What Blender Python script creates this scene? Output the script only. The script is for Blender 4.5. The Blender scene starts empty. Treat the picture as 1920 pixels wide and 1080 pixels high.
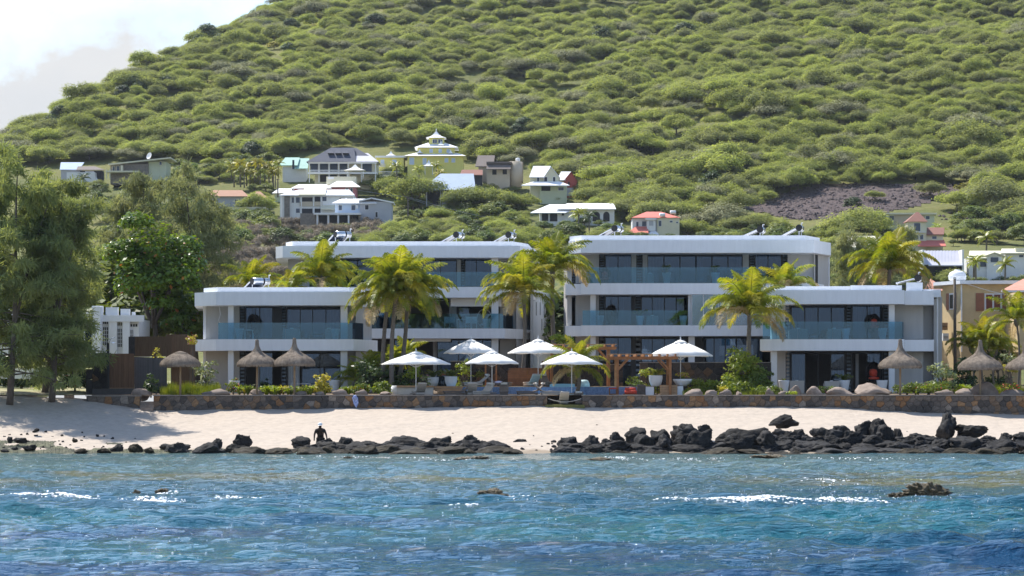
import bpy, bmesh, math, random
import numpy as np
from mathutils import Vector, Matrix, noise as mnoise, Euler

scene = bpy.context.scene
COL = scene.collection
R = math.radians

# ---------------------------------------------------------------- camera
F, CX, HY, CH = 4500.0, 960.0, 715.0, 4.5      # focal length in photo pixels, optical axis, horizon row, eye height (m)
cam_d = bpy.data.cameras.new('camera')
cam = bpy.data.objects.new('camera', cam_d)
COL.objects.link(cam)
cam.location = (0, 0, CH)
cam.rotation_euler = (R(90), 0, 0)
cam_d.sensor_width = 36
cam_d.lens = 36 * F / 1920
cam_d.shift_y = (HY - 540) / 1920
cam_d.clip_start = 1
cam_d.clip_end = 6000
scene.camera = cam

# ---------------------------------------------------------------- light
SUN_EL = R(55)
SUN_H = Vector((-0.66, 0.75, 0)).normalized()   # the sun stands behind the villas, to the left
sun_dir = Vector((SUN_H.x * math.cos(SUN_EL), SUN_H.y * math.cos(SUN_EL), math.sin(SUN_EL)))
sd = bpy.data.lights.new('sun', 'SUN')
sd.energy = 4.9
sd.angle = R(0.53)
sd.color = (1.0, 0.95, 0.87)
so = bpy.data.objects.new('sun', sd)
COL.objects.link(so)
so.rotation_euler = (-sun_dir).to_track_quat('-Z', 'Y').to_euler()

world = bpy.data.worlds.new('World')
scene.world = world
world.use_nodes = True
wt = world.node_tree
wt.nodes.clear()
def WN(t, **k):
    n = wt.nodes.new(t)
    for a, b in k.items():
        setattr(n, a, b)
    return n
w_out = WN('ShaderNodeOutputWorld')
w_sky = WN('ShaderNodeTexSky')
w_sky.sky_type = 'NISHITA'
w_sky.sun_disc = False
w_sky.sun_elevation = SUN_EL
w_sky.sun_rotation = math.atan2(SUN_H.x, SUN_H.y)
w_sky.air_density = 1.0
w_sky.dust_density = 0.3
w_sky.ozone_density = 1.2
w_bg = WN('ShaderNodeBackground')
w_bg.inputs[1].default_value = 0.15
w_cl = WN('ShaderNodeBackground')                # sunlit cloud
w_cl.inputs[1].default_value = 0.54
w_tc = WN('ShaderNodeTexCoord')
w_sep = WN('ShaderNodeSeparateXYZ')
w_n = WN('ShaderNodeTexNoise')
w_n.inputs['Scale'].default_value = 7.5
w_n.inputs['Detail'].default_value = 7
w_n.inputs['Roughness'].default_value = 0.56
w_map = WN('ShaderNodeMapping')
w_map.inputs['Location'].default_value = (4.4, 8.1, 5.0)
w_map.inputs['Scale'].default_value = (1, 1, 1.5)
w_r = WN('ShaderNodeValToRGB')
w_r.color_ramp.elements[0].position = 0.50
w_r.color_ramp.elements[1].position = 0.62
w_r2 = WN('ShaderNodeValToRGB')                  # grey undersides
w_r2.color_ramp.elements[0].position = 0.35
w_r2.color_ramp.elements[0].color = (0.98, 0.98, 0.98, 1)
w_r2.color_ramp.elements[1].position = 0.75
w_r2.color_ramp.elements[1].color = (0.84, 0.88, 0.93, 1)
w_n2 = WN('ShaderNodeTexNoise')
w_n2.inputs['Scale'].default_value = 13.0
w_n2.inputs['Detail'].default_value = 5
w_mix = WN('ShaderNodeMixShader')
L = wt.links.new
L(w_tc.outputs['Generated'], w_sep.inputs[0])
L(w_tc.outputs['Generated'], w_map.inputs[0]); L(w_map.outputs[0], w_n.inputs['Vector']); L(w_map.outputs[0], w_n2.inputs['Vector'])
w_hz = WN('ShaderNodeMapRange')                  # clouds stack up towards the horizon, the zenith is clear
w_hz.inputs['From Min'].default_value = 0.0; w_hz.inputs['From Max'].default_value = 0.32
w_hz.inputs['To Min'].default_value = 0.255; w_hz.inputs['To Max'].default_value = -0.16
w_ad2 = WN('ShaderNodeMath', operation='ADD')
L(w_sep.outputs['Z'], w_hz.inputs['Value']); L(w_hz.outputs[0], w_ad2.inputs[0]); L(w_n.outputs['Fac'], w_ad2.inputs[1])
L(w_ad2.outputs[0], w_r.inputs[0]); L(w_n2.outputs['Fac'], w_r2.inputs[0])
L(w_r2.outputs[0], w_cl.inputs[0])
L(w_sky.outputs[0], w_bg.inputs[0])
L(w_r.outputs[0], w_mix.inputs[0]); L(w_bg.outputs[0], w_mix.inputs[1]); L(w_cl.outputs[0], w_mix.inputs[2])
L(w_mix.outputs[0], w_out.inputs[0])

scene.view_settings.view_transform = 'Standard'
scene.view_settings.look = 'None'
scene.view_settings.exposure = 0.66
scene.view_settings.gamma = 1.0
scene.view_settings.use_curve_mapping = False
scene.render.engine = 'CYCLES'
scene.cycles.use_denoising = True
scene.cycles.max_bounces = 8
scene.cycles.transparent_max_bounces = 16
scene.cycles.diffuse_bounces = 3
scene.cycles.glossy_bounces = 3
scene.cycles.transmission_bounces = 4
scene.cycles.caustics_reflective = False
scene.cycles.caustics_refractive = False
scene.cycles.sample_clamp_indirect = 4.0

# ---------------------------------------------------------------- helpers
def PX(px, py, Y):
    return Vector(((px - CX) / F * Y, Y, CH + (HY - py) / F * Y))
def XX(px, Y): return (px - CX) / F * Y
def ZZ(py, Y): return CH + (HY - py) / F * Y

ORG = {}
def origin(o):
    return ORG.get(o.name, Vector((0, 0, 0))) if o else Vector((0, 0, 0))
LABELS = []
def tag(o, label, cat, group=None):
    o['label'] = label
    o['category'] = cat
    if group: o['group'] = group
    o['kind'] = 'thing'
    LABELS.append((label, group, o.name))
    return o
def thing(name, label, cat, loc=(0, 0, 0), group=None, rz=0, sc=1):
    o = bpy.data.objects.new(name, None)
    COL.objects.link(o)
    o.empty_display_size = 0.3
    o.location = loc
    o.rotation_euler = (0, 0, rz)
    o.scale = (sc, sc, sc) if not isinstance(sc, (tuple, list)) else sc
    ORG[o.name] = Vector(loc)
    return tag(o, label, cat, group)
def link(name, me, mats, parent=None, loc=(0, 0, 0), rot=(0, 0, 0), sc=(1, 1, 1)):
    o = bpy.data.objects.new(name, me)
    COL.objects.link(o)
    if mats is not None and len(me.materials) == 0:
        for m in (mats if isinstance(mats, (list, tuple)) else [mats]):
            me.materials.append(m)
    o.location = loc
    o.rotation_euler = rot
    o.scale = sc if isinstance(sc, (tuple, list, Vector)) else (sc, sc, sc)
    if parent is not None:
        o.parent = parent
        ORG[o.name] = origin(parent)
    else:
        ORG[o.name] = Vector(loc)
    return o
def kids(o):
    return [c for c in KID.get(o.name, [])]
def copy_tree(o, parent=None, loc=None, rz=None, sc=None, label=None, group=None):
    c = o.copy()
    COL.objects.link(c)
    if parent is not None: c.parent = parent
    if loc is not None: c.location = loc
    if rz is not None: c.rotation_euler = (0, 0, rz)
    if sc is not None: c.scale = (sc, sc, sc) if not isinstance(sc, (tuple, list)) else sc
    if label: c['label'] = label
    if group: c['group'] = group
    if parent is None: LABELS.append((c.get('label'), c.get('group'), c.name))
    for ch in list(o.children):
        copy_tree(ch, c)
    return c

class MB:
    """collects faces for one mesh object; coordinates are world metres unless the parent is a prototype at the origin"""
    def __init__(s):
        s.v = []; s.f = []; s.m = []; s.sm = []
        s.mi = 0; s.smooth = False
    def add(s, vs, fs):
        b = len(s.v)
        s.v.extend([tuple(p) for p in vs])
        for f in fs:
            s.f.append([b + i for i in f]); s.m.append(s.mi); s.sm.append(s.smooth)
        return s
    def box(s, x0, x1, y0, y1, z0, z1):
        x0, x1 = min(x0, x1), max(x0, x1); y0, y1 = min(y0, y1), max(y0, y1); z0, z1 = min(z0, z1), max(z0, z1)
        return s.add([(x0, y0, z0), (x1, y0, z0), (x1, y1, z0), (x0, y1, z0), (x0, y0, z1), (x1, y0, z1), (x1, y1, z1), (x0, y1, z1)],
                     [(0, 3, 2, 1), (4, 5, 6, 7), (0, 1, 5, 4), (1, 2, 6, 5), (2, 3, 7, 6), (3, 0, 4, 7)])
    def pbox(s, px0, px1, py0, py1, y0, y1):
        """box whose front face (at depth y0) covers these photo rows and columns"""
        return s.box(XX(px0, y0), XX(px1, y0), y0, y1, ZZ(py1, y0), ZZ(py0, y0))
    def prism(s, pts, z0, z1):
        n = len(pts)
        a = sum(pts[i][0] * pts[(i + 1) % n][1] - pts[(i + 1) % n][0] * pts[i][1] for i in range(n))
        if a < 0: pts = pts[::-1]
        vs = [(p[0], p[1], z0) for p in pts] + [(p[0], p[1], z1) for p in pts]
        fs = [tuple(range(n))[::-1], tuple(range(n, 2 * n))] + [(i, (i + 1) % n, n + (i + 1) % n, n + i) for i in range(n)]
        return s.add(vs, fs)
    def bar(s, a, b, w, h=None):
        """rectangular bar from a to b"""
        a = Vector(a); b = Vector(b); h = h or w
        d = (b - a).normalized()
        u = Vector((0, 0, 1)) if abs(d.z) < 0.9 else Vector((0, 1, 0))
        sx = d.cross(u).normalized() * (w / 2); sz = sx.cross(d).normalized() * (h / 2)
        vs = [a - sx - sz, a + sx - sz, a + sx + sz, a - sx + sz, b - sx - sz, b + sx - sz, b + sx + sz, b - sx + sz]
        return s.add(vs, [(3, 2, 1, 0), (4, 5, 6, 7), (0, 1, 5, 4), (1, 2, 6, 5), (2, 3, 7, 6), (3, 0, 4, 7)])
    def tube(s, pts, rad, n=8, cap=True):
        pts = [Vector(p) for p in pts]
        if not isinstance(rad, (list, tuple)): rad = [rad] * len(pts)
        vs = []; fs = []
        u = None
        for i, p in enumerate(pts):
            d = (pts[min(i + 1, len(pts) - 1)] - pts[max(i - 1, 0)])
            d = d.normalized() if d.length > 1e-9 else Vector((0, 0, 1))
            if u is None:
                u = d.orthogonal().normalized()
            else:
                u = (u - d * u.dot(d))
                u = u.normalized() if u.length > 1e-6 else d.orthogonal().normalized()
            w = d.cross(u)
            for k in range(n):
                t = 2 * math.pi * k / n
                vs.append(p + (u * math.cos(t) + w * math.sin(t)) * rad[i])
        for i in range(len(pts) - 1):
            for k in range(n):
                k2 = (k + 1) % n
                fs.append((i * n + k, i * n + k2, (i + 1) * n + k2, (i + 1) * n + k))
        if cap:
            fs.append(tuple(range(n))[::-1]); b = (len(pts) - 1) * n
            fs.append(tuple(range(b, b + n)))
        return s.add(vs, fs)
    def lathe(s, prof, n=16, c=(0, 0, 0), close=True):
        vs = []; fs = []
        for r, z in prof:
            for k in range(n):
                t = 2 * math.pi * k / n
                vs.append((c[0] + r * math.cos(t), c[1] + r * math.sin(t), c[2] + z))
        for i in range(len(prof) - 1):
            for k in range(n):
                k2 = (k + 1) % n
                fs.append((i * n + k, i * n + k2, (i + 1) * n + k2, (i + 1) * n + k))
        if close:
            fs.append(tuple(range(n))[::-1]); b = (len(prof) - 1) * n
            fs.append(tuple(range(b, b + n)))
        return s.add(vs, fs)
    def mesh(s, name, org=(0, 0, 0)):
        me = bpy.data.meshes.new(name)
        ox, oy, oz = org
        me.from_pydata([(a - ox, b - oy, c - oz) for a, b, c in s.v], [], s.f)
        me.polygons.foreach_set('material_index', s.m)
        me.polygons.foreach_set('use_smooth', s.sm)
        me.update()
        return me
    def build(s, name, mats, parent=None, local=False):
        org = (0, 0, 0) if (local or parent is None) else origin(parent)
        return link(name, s.mesh(name, org), mats, parent)

def np_quads(name, V, k=4, smooth=False, mi=None):
    """mesh of separate k-gons from an (n*k,3) array"""
    n = len(V) // k
    me = bpy.data.meshes.new(name)
    me.vertices.add(len(V)); me.vertices.foreach_set('co', np.ascontiguousarray(V, dtype=np.float32).ravel())
    me.loops.add(len(V)); me.loops.foreach_set('vertex_index', np.arange(len(V), dtype=np.int32))
    me.polygons.add(n)
    me.polygons.foreach_set('loop_start', np.arange(0, n * k, k, dtype=np.int32))
    me.polygons.foreach_set('loop_total', np.full(n, k, dtype=np.int32))
    if mi is not None: me.polygons.foreach_set('material_index', mi.astype(np.int32))
    me.update(calc_edges=True)
    return me
def np_grid(name, P, smooth=True):
    """mesh from an (ny,nx,3) array of points"""
    ny, nx, _ = P.shape
    me = bpy.data.meshes.new(name)
    me.vertices.add(ny * nx); me.vertices.foreach_set('co', np.ascontiguousarray(P, dtype=np.float32).ravel())
    i = np.arange(ny * nx).reshape(ny, nx)
    q = np.stack([i[:-1, :-1], i[:-1, 1:], i[1:, 1:], i[1:, :-1]], -1).reshape(-1, 4)
    n = len(q)
    me.loops.add(n * 4); me.loops.foreach_set('vertex_index', q.astype(np.int32).ravel())
    me.polygons.add(n)
    me.polygons.foreach_set('loop_start', np.arange(0, n * 4, 4, dtype=np.int32))
    me.polygons.foreach_set('loop_total', np.full(n, 4, dtype=np.int32))
    me.polygons.foreach_set('use_smooth', np.full(n, smooth))
    me.update(calc_edges=True)
    return me
def vnoise(X, Y, seed=0, octaves=4, per=1.0):
    """cheap value noise on arrays, about -1..1"""
    rs = np.random.RandomState(seed)
    tab = rs.rand(256, 256) * 2 - 1
    out = np.zeros_like(X, dtype=float); amp = 1.0; tot = 0
    for o in range(octaves):
        x = X / per * 2 ** o + 17.3 * o; y = Y / per * 2 ** o + 9.1 * o
        xi = np.floor(x).astype(int); yi = np.floor(y).astype(int)
        fx = x - xi; fy = y - yi
        fx = fx * fx * (3 - 2 * fx); fy = fy * fy * (3 - 2 * fy)
        a = tab[xi % 256, yi % 256]; b = tab[(xi + 1) % 256, yi % 256]; c = tab[xi % 256, (yi + 1) % 256]; d = tab[(xi + 1) % 256, (yi + 1) % 256]
        out += amp * ((a * (1 - fx) + b * fx) * (1 - fy) + (c * (1 - fx) + d * fx) * fy)
        tot += amp; amp *= 0.5
    return out / tot

# ---------------------------------------------------------------- materials
MAT = {}
def _new(name):
    m = bpy.data.materials.new(name)
    m.use_nodes = True
    m.node_tree.nodes.clear()
    return m, m.node_tree
def _rgb(c, k=1.0): return (min(c[0] * k, 1), min(c[1] * k, 1), min(c[2] * k, 1), 1)
def mat(name, col, rough=0.7, var=0.12, scale=3.0, col2=None, bump=0.0, bscale=25.0, metallic=0.0, spec=0.4, rnd=0.0, stretch=(1, 1, 1), detail=5, trans=0.0):
    m, t = _new(name)
    N = t.nodes.new; Lk = t.links.new
    out = N('ShaderNodeOutputMaterial'); p = N('ShaderNodeBsdfPrincipled')
    tc = N('ShaderNodeTexCoord'); mp = N('ShaderNodeMapping'); mp.inputs['Scale'].default_value = stretch
    Lk(tc.outputs['Object'], mp.inputs[0])
    no = N('ShaderNodeTexNoise'); no.inputs['Scale'].default_value = scale; no.inputs['Detail'].default_value = detail
    no.inputs['Roughness'].default_value = 0.62
    Lk(mp.outputs[0], no.inputs['Vector'])
    rp = N('ShaderNodeValToRGB')
    rp.color_ramp.elements[0].position = 0.3; rp.color_ramp.elements[1].position = 0.7
    c2 = col2 or (col[0] * (1 + var), col[1] * (1 + var), col[2] * (1 + var))
    c1 = col if col2 else (col[0] * (1 - var), col[1] * (1 - var), col[2] * (1 - var))
    rp.color_ramp.elements[0].color = _rgb(c1); rp.color_ramp.elements[1].color = _rgb(c2)
    Lk(no.outputs['Fac'], rp.inputs[0])
    last = rp.outputs[0]
    if rnd:
        oi = N('ShaderNodeObjectInfo'); mr = N('ShaderNodeMapRange')
        mr.inputs['To Min'].default_value = 1 - rnd; mr.inputs['To Max'].default_value = 1 + rnd
        Lk(oi.outputs['Random'], mr.inputs['Value'])
        mu = N('ShaderNodeVectorMath'); mu.operation = 'SCALE'
        Lk(last, mu.inputs[0]); Lk(mr.outputs[0], mu.inputs['Scale'])
        last = mu.outputs[0]
    Lk(last, p.inputs['Base Color'])
    p.inputs['Roughness'].default_value = rough
    p.inputs['Metallic'].default_value = metallic
    p.inputs['Specular IOR Level'].default_value = spec
    if bump:
        n2 = N('ShaderNodeTexNoise'); n2.inputs['Scale'].default_value = bscale; n2.inputs['Detail'].default_value = 6
        n2.inputs['Roughness'].default_value = 0.65
        Lk(mp.outputs[0], n2.inputs['Vector'])
        b = N('ShaderNodeBump'); b.inputs['Strength'].default_value = min(bump, 1); b.inputs['Distance'].default_value = 0.05 * max(1, bump)
        Lk(n2.outputs['Fac'], b.inputs['Height']); Lk(b.outputs[0], p.inputs['Normal'])
    if trans:
        tr = N('ShaderNodeBsdfTranslucent'); Lk(last, tr.inputs[0])
        mx = N('ShaderNodeMixShader'); mx.inputs[0].default_value = trans
        Lk(p.outputs[0], mx.inputs[1]); Lk(tr.outputs[0], mx.inputs[2]); Lk(mx.outputs[0], out.inputs[0])
    else:
        Lk(p.outputs[0], out.inputs[0])
    MAT[name] = m
    return m
def leaf(name, c1, c2, trans=0.4, rough=0.5, scale=0.6, rnd=0.25, tcol=(1.25, 1.15, 0.55), c3=None):
    """two-tone foliage that lets the sun shine through"""
    m, t = _new(name)
    N = t.nodes.new; Lk = t.links.new
    out = N('ShaderNodeOutputMaterial'); p = N('ShaderNodeBsdfPrincipled'); tr = N('ShaderNodeBsdfTranslucent')
    tc = N('ShaderNodeTexCoord'); no = N('ShaderNodeTexNoise'); no.inputs['Scale'].default_value = scale; no.inputs['Detail'].default_value = 4
    Lk(tc.outputs['Object'], no.inputs['Vector'])
    rp = N('ShaderNodeValToRGB')
    rp.color_ramp.elements[0].position = 0.36; rp.color_ramp.elements[1].position = 0.64
    rp.color_ramp.elements[0].color = _rgb(c1); rp.color_ramp.elements[1].color = _rgb(c2)
    Lk(no.outputs['Fac'], rp.inputs[0])
    oi = N('ShaderNodeObjectInfo'); mr = N('ShaderNodeMapRange')
    mr.inputs['To Min'].default_value = 1 - rnd; mr.inputs['To Max'].default_value = 1 + rnd
    Lk(oi.outputs['Random'], mr.inputs['Value'])
    mu = N('ShaderNodeVectorMath'); mu.operation = 'SCALE'
    Lk(rp.outputs[0], mu.inputs[0]); Lk(mr.outputs[0], mu.inputs['Scale'])
    last = mu.outputs[0]
    if c3:       # per-tree drift towards a third tone
        fr = N('ShaderNodeMath'); fr.operation = 'MULTIPLY'; fr.inputs[1].default_value = 7.31
        fr2 = N('ShaderNodeMath'); fr2.operation = 'FRACT'
        Lk(oi.outputs['Random'], fr.inputs[0]); Lk(fr.outputs[0], fr2.inputs[0])
        pw = N('ShaderNodeMath'); pw.operation = 'POWER'; pw.inputs[1].default_value = 2.2
        Lk(fr2.outputs[0], pw.inputs[0])
        mc = N('ShaderNodeMix'); mc.data_type = 'RGBA'
        Lk(pw.outputs[0], mc.inputs[0]); Lk(last, mc.inputs[6]); mc.inputs[7].default_value = _rgb(c3)
        last = mc.outputs[2]
    Lk(last, p.inputs['Base Color'])
    p.inputs['Roughness'].default_value = rough; p.inputs['Specular IOR Level'].default_value = 0.35
    tm = N('ShaderNodeVectorMath'); tm.operation = 'MULTIPLY'; tm.inputs[1].default_value = tcol
    Lk(last, tm.inputs[0]); Lk(tm.outputs[0], tr.inputs[0])
    mx = N('ShaderNodeMixShader'); mx.inputs[0].default_value = trans
    Lk(p.outputs[0], mx.inputs[1]); Lk(tr.outputs[0], mx.inputs[2]); Lk(mx.outputs[0], out.inputs[0])
    MAT[name] = m
    return m
def glass(name, tint, refl=0.2, rough=0.03, gcol=(0.9, 0.95, 1.0)):
    m, t = _new(name)
    N = t.nodes.new; Lk = t.links.new
    out = N('ShaderNodeOutputMaterial'); tr = N('ShaderNodeBsdfTransparent'); gl = N('ShaderNodeBsdfGlossy')
    tr.inputs[0].default_value = _rgb(tint); gl.inputs[0].default_value = _rgb(gcol); gl.inputs['Roughness'].default_value = rough
    mx = N('ShaderNodeMixShader'); mx.inputs[0].default_value = refl
    lw = N('ShaderNodeFresnel'); lw.inputs[0].default_value = 1.5
    ad = N('ShaderNodeMath'); ad.operation = 'ADD'; ad.inputs[1].default_value = refl; ad.use_clamp = True
    Lk(lw.outputs[0], ad.inputs[0]); Lk(ad.outputs[0], mx.inputs[0])
    Lk(tr.outputs[0], mx.inputs[1]); Lk(gl.outputs[0], mx.inputs[2]); Lk(mx.outputs[0], out.inputs[0])
    MAT[name] = m
    return m
def ramp_random(name, stops, rough=0.85, bump=0.6, bscale=9.0, var=0.25, spec=0.2):
    """each piece takes its own tone from the stops, with grain on top"""
    m, t = _new(name)
    N = t.nodes.new; Lk = t.links.new
    out = N('ShaderNodeOutputMaterial'); p = N('ShaderNodeBsdfPrincipled')
    oi = N('ShaderNodeObjectInfo'); rp = N('ShaderNodeValToRGB'); rp.color_ramp.interpolation = 'CONSTANT'
    els = rp.color_ramp.elements
    while len(els) < len(stops): els.new(0.5)
    for e, (pos, c) in zip(els, stops):
        e.position = pos
    for e, (pos, c) in zip(sorted(els, key=lambda e: e.position), stops):
        e.color = _rgb(c)
    Lk(oi.outputs['Random'], rp.inputs[0])
    tc = N('ShaderNodeTexCoord'); no = N('ShaderNodeTexNoise'); no.inputs['Scale'].default_value = bscale; no.inputs['Detail'].default_value = 6
    Lk(tc.outputs['Object'], no.inputs['Vector'])
    mr = N('ShaderNodeMapRange'); mr.inputs['From Min'].default_value = 0.3; mr.inputs['From Max'].default_value = 0.7
    mr.inputs['To Min'].default_value = 1 - var; mr.inputs['To Max'].default_value = 1 + var
    Lk(no.outputs['Fac'], mr.inputs['Value'])
    mu = N('ShaderNodeVectorMath'); mu.operation = 'SCALE'
    Lk(rp.outputs[0], mu.inputs[0]); Lk(mr.outputs[0], mu.inputs['Scale']); Lk(mu.outputs[0], p.inputs['Base Color'])
    b = N('ShaderNodeBump'); b.inputs['Strength'].default_value = bump; b.inputs['Distance'].default_value = 0.04
    Lk(no.outputs['Fac'], b.inputs['Height']); Lk(b.outputs[0], p.inputs['Normal'])
    p.inputs['Roughness'].default_value = rough; p.inputs['Specular IOR Level'].default_value = spec
    Lk(p.outputs[0], out.inputs[0])
    MAT[name] = m
    return m

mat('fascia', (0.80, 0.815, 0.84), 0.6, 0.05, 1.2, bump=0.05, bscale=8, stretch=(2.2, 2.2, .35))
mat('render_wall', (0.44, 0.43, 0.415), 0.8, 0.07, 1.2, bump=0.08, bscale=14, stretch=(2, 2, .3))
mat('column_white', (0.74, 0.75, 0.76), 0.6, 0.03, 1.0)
mat('ceiling', (0.70, 0.69, 0.67), 0.8, 0.03, 1.0)
mat('floor_tile', (0.33, 0.31, 0.29), 0.6, 0.08, 1.5)
mat('dark_frame', (0.018, 0.02, 0.024), 0.45, 0.1)
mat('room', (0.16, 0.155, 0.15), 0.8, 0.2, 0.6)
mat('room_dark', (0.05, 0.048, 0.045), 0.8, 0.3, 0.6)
mat('curtain', (0.62, 0.63, 0.64), 0.8, 0.06, 2.0)
glass('pane', (0.30, 0.38, 0.46), 0.06, 0.02, (0.40, 0.58, 0.85))
glass('balustrade', (0.50, 0.72, 0.82), 0.06, 0.02, (0.42, 0.62, 0.78))
glass('screen_glass', (0.30, 0.45, 0.55), 0.35, 0.25, (0.55, 0.70, 0.88))
mat('pot', (0.74, 0.75, 0.76), 0.5, 0.04, 3)
mat('wicker_dark', (0.022, 0.019, 0.02), 0.7, 0.3, 40, bump=0.5, bscale=60)
mat('wicker', (0.16, 0.13, 0.11), 0.8, 0.25, 30, bump=0.5, bscale=50)
mat('wicker_pale', (0.42, 0.39, 0.35), 0.8, 0.12, 20, bump=0.3, bscale=40)
mat('cushion_pale', (0.66, 0.63, 0.58), 0.85, 0.06, 6)
mat('cushion_red', (0.55, 0.06, 0.03), 0.8, 0.15, 6)
mat('steel', (0.62, 0.63, 0.65), 0.25, 0.08, 6, metallic=0.9)
mat('white_metal', (0.75, 0.76, 0.78), 0.4, 0.04, 4)
mat('black_cap', (0.012, 0.012, 0.014), 0.5, 0.1)
mat('collector', (0.03, 0.04, 0.07), 0.12, 0.1, spec=0.6)
mat('sand', (0.44, 0.375, 0.31), 0.92, 0.10, 2.2, bump=1.5, bscale=3.0, spec=0.1)
mat('mortar', (0.11, 0.095, 0.083), 0.95, 0.3, 5, bump=0.6, bscale=20)
mat('coping', (0.24, 0.215, 0.19), 0.9, 0.25, 3, bump=0.5, bscale=12)
ramp_random('wall_stone', [(0, (0.075, 0.066, 0.060)), (0.22, (0.115, 0.098, 0.086)), (0.45, (0.15, 0.125, 0.105)), (0.66, (0.165, 0.115, 0.078)),
                           (0.78, (0.22, 0.12, 0.06)), (0.88, (0.27, 0.165, 0.09)), (0.95, (0.25, 0.21, 0.175))])
ramp_random('dark_stone', [(0, (0.030, 0.029, 0.030)), (0.4, (0.048, 0.044, 0.042)), (0.75, (0.075, 0.06, 0.05)), (0.9, (0.12, 0.075, 0.045))])
mat('basalt', (0.010, 0.010, 0.011), 0.7, 0.4, 1.6, col2=(0.040, 0.038, 0.037), bump=2.2, bscale=5.5, spec=0.14, rnd=0.35)
mat('basalt_wet', (0.010, 0.009, 0.007), 0.7, 0.4, 1.8, col2=(0.055, 0.044, 0.026), bump=2.0, bscale=6.0, spec=0.15, rnd=0.3)
mat('reef', (0.02, 0.017, 0.011), 0.6, 0.4, 6, col2=(0.15, 0.115, 0.055), bump=1.6, bscale=9, spec=0.4)
mat('garden_rock', (0.19, 0.15, 0.125), 0.9, 0.3, 1.6, col2=(0.36, 0.29, 0.24), bump=1.0, bscale=5, spec=0.15, rnd=0.15)
mat('thatch', (0.15, 0.12, 0.095), 0.95, 0.3, 4, col2=(0.36, 0.30, 0.24), spec=0.05, stretch=(1, 1, 0.5))
mat('pole_wood', (0.32, 0.235, 0.15), 0.85, 0.2, 4, stretch=(4, 4, 0.4))
mat('timber', (0.33, 0.145, 0.055), 0.65, 0.25, 3, stretch=(1, 1, 1), rnd=0.12, bump=0.2, bscale=20)
mat('timber_pale', (0.40, 0.25, 0.14), 0.7, 0.2, 3, rnd=0.12)
mat('timber_brown', (0.21, 0.105, 0.055), 0.75, 0.25, 3, rnd=0.15)
mat('reed', (0.10, 0.062, 0.038), 0.95, 0.4, 6, col2=(0.19, 0.125, 0.075), stretch=(3, 3, 0.15), bump=0.6, bscale=12)
mat('gate_wood', (0.12, 0.065, 0.038), 0.9, 0.35, 5, col2=(0.20, 0.115, 0.065), stretch=(3, 3, 0.2), rnd=0.15)
mat('slate_fence', (0.085, 0.082, 0.085), 0.8, 0.15, 3, rnd=0.1)
mat('canvas', (0.88, 0.86, 0.82), 0.85, 0.02, 2, trans=0.15)
mat('plaster_white', (0.76, 0.77, 0.78), 0.8, 0.05, 1.2)
mat('yellow_paint', (0.62, 0.48, 0.27), 0.85, 0.12, 0.8, bump=0.1, bscale=10)
mat('shutter', (0.34, 0.155, 0.095), 0.7, 0.1, 4)
mat('curtain_brick', (0.20, 0.07, 0.05), 0.8, 0.25, 8)
mat('roof_pink', (0.52, 0.25, 0.18), 0.85, 0.12, 2)
mat('mosaic', (0.09, 0.17, 0.36), 0.35, 0.3, 9, col2=(0.20, 0.33, 0.56), detail=2)
mat('pool_pale', (0.28, 0.55, 0.70), 0.3, 0.08, 3)
mat('bark', (0.13, 0.105, 0.085), 0.95, 0.3, 5, stretch=(2, 2, 0.5), bump=0.8, bscale=10)
mat('palm_bark', (0.17, 0.145, 0.12), 0.95, 0.25, 6, stretch=(1, 1, 3), bump=0.7, bscale=12, rnd=0.15)
mat('skin', (0.20, 0.11, 0.07), 0.6, 0.08)
mat('cloth_dark', (0.02, 0.018, 0.017), 0.9, 0.2, 8)
mat('cloth_blue', (0.03, 0.10, 0.40), 0.85, 0.4, 7, col2=(0.55, 0.60, 0.75))
mat('rope', (0.40, 0.37, 0.33), 0.9, 0.1)
mat('soil', (0.16, 0.115, 0.075), 0.95, 0.3, 1.5, bump=0.8, bscale=6)
mat('flower_red', (0.62, 0.045, 0.05), 0.7, 0.25, 6, trans=0.3)
mat('flower_pink', (0.62, 0.12, 0.32), 0.7, 0.25, 6, trans=0.3)
mat('foam', (0.86, 0.88, 0.90), 0.6, 0.04, 5)  # white of the breaker foam and of the imitated sun sparkle
# ================================================================ THE SETTING
# ---------------------------------------------------------------- terrain height
_py = np.array([100, 171, 235, 300, 400, 450, 560, 650, 760, 900, 1000, 1200, 1700.])
_pz = np.array([3.5, 3.5, 4.2, 8, 17, 24, 38, 60, 92, 134, 165, 235, 420.])
_ty = np.arange(100, 1700, 5.0)
_tz = np.interp(_ty, _py, _pz)
_ker = np.ones(9) / 9
_tz[40:-10] = np.convolve(np.pad(_tz, 4, 'edge'), _ker, 'valid')[40:-10]
def H(X, Y):
    X = np.asarray(X, float); Y = np.asarray(Y, float)
    z = np.interp(Y, _ty, _tz)
    k = np.clip((Y - 560) / 200, 0, 1)
    z = z + k * (vnoise(X, Y, 5, 3, 90) * 7 + 0.03 * X)
    cap = np.interp(X, [-700, -420, -260, -153, -130, -98, -40, 0, 700], [-60, -40, 18, 80, 113, 162, 262, 330, 900])
    d = np.clip(0.5 + 0.5 * (cap - z) / 10, 0, 1)
    zc = cap * (1 - d) + z * d - 10 * d * (1 - d)
    kk = np.clip((Y - 500) / 120, 0, 1)
    return z * (1 - kk) + zc * kk
def hit(px, py):
    """where the sight line through this photo point meets the hillside"""
    Y = np.arange(240, 1400, 1.0)
    z = ZZ(py, Y); h = H(XX(px, Y), Y)
    i = np.argmax(h > z)
    return (Vector((XX(px, Y[i]), Y[i], h[i])) if (h > z).any() else None)

def struct(o):
    o['kind'] = 'structure'
    return o

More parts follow.
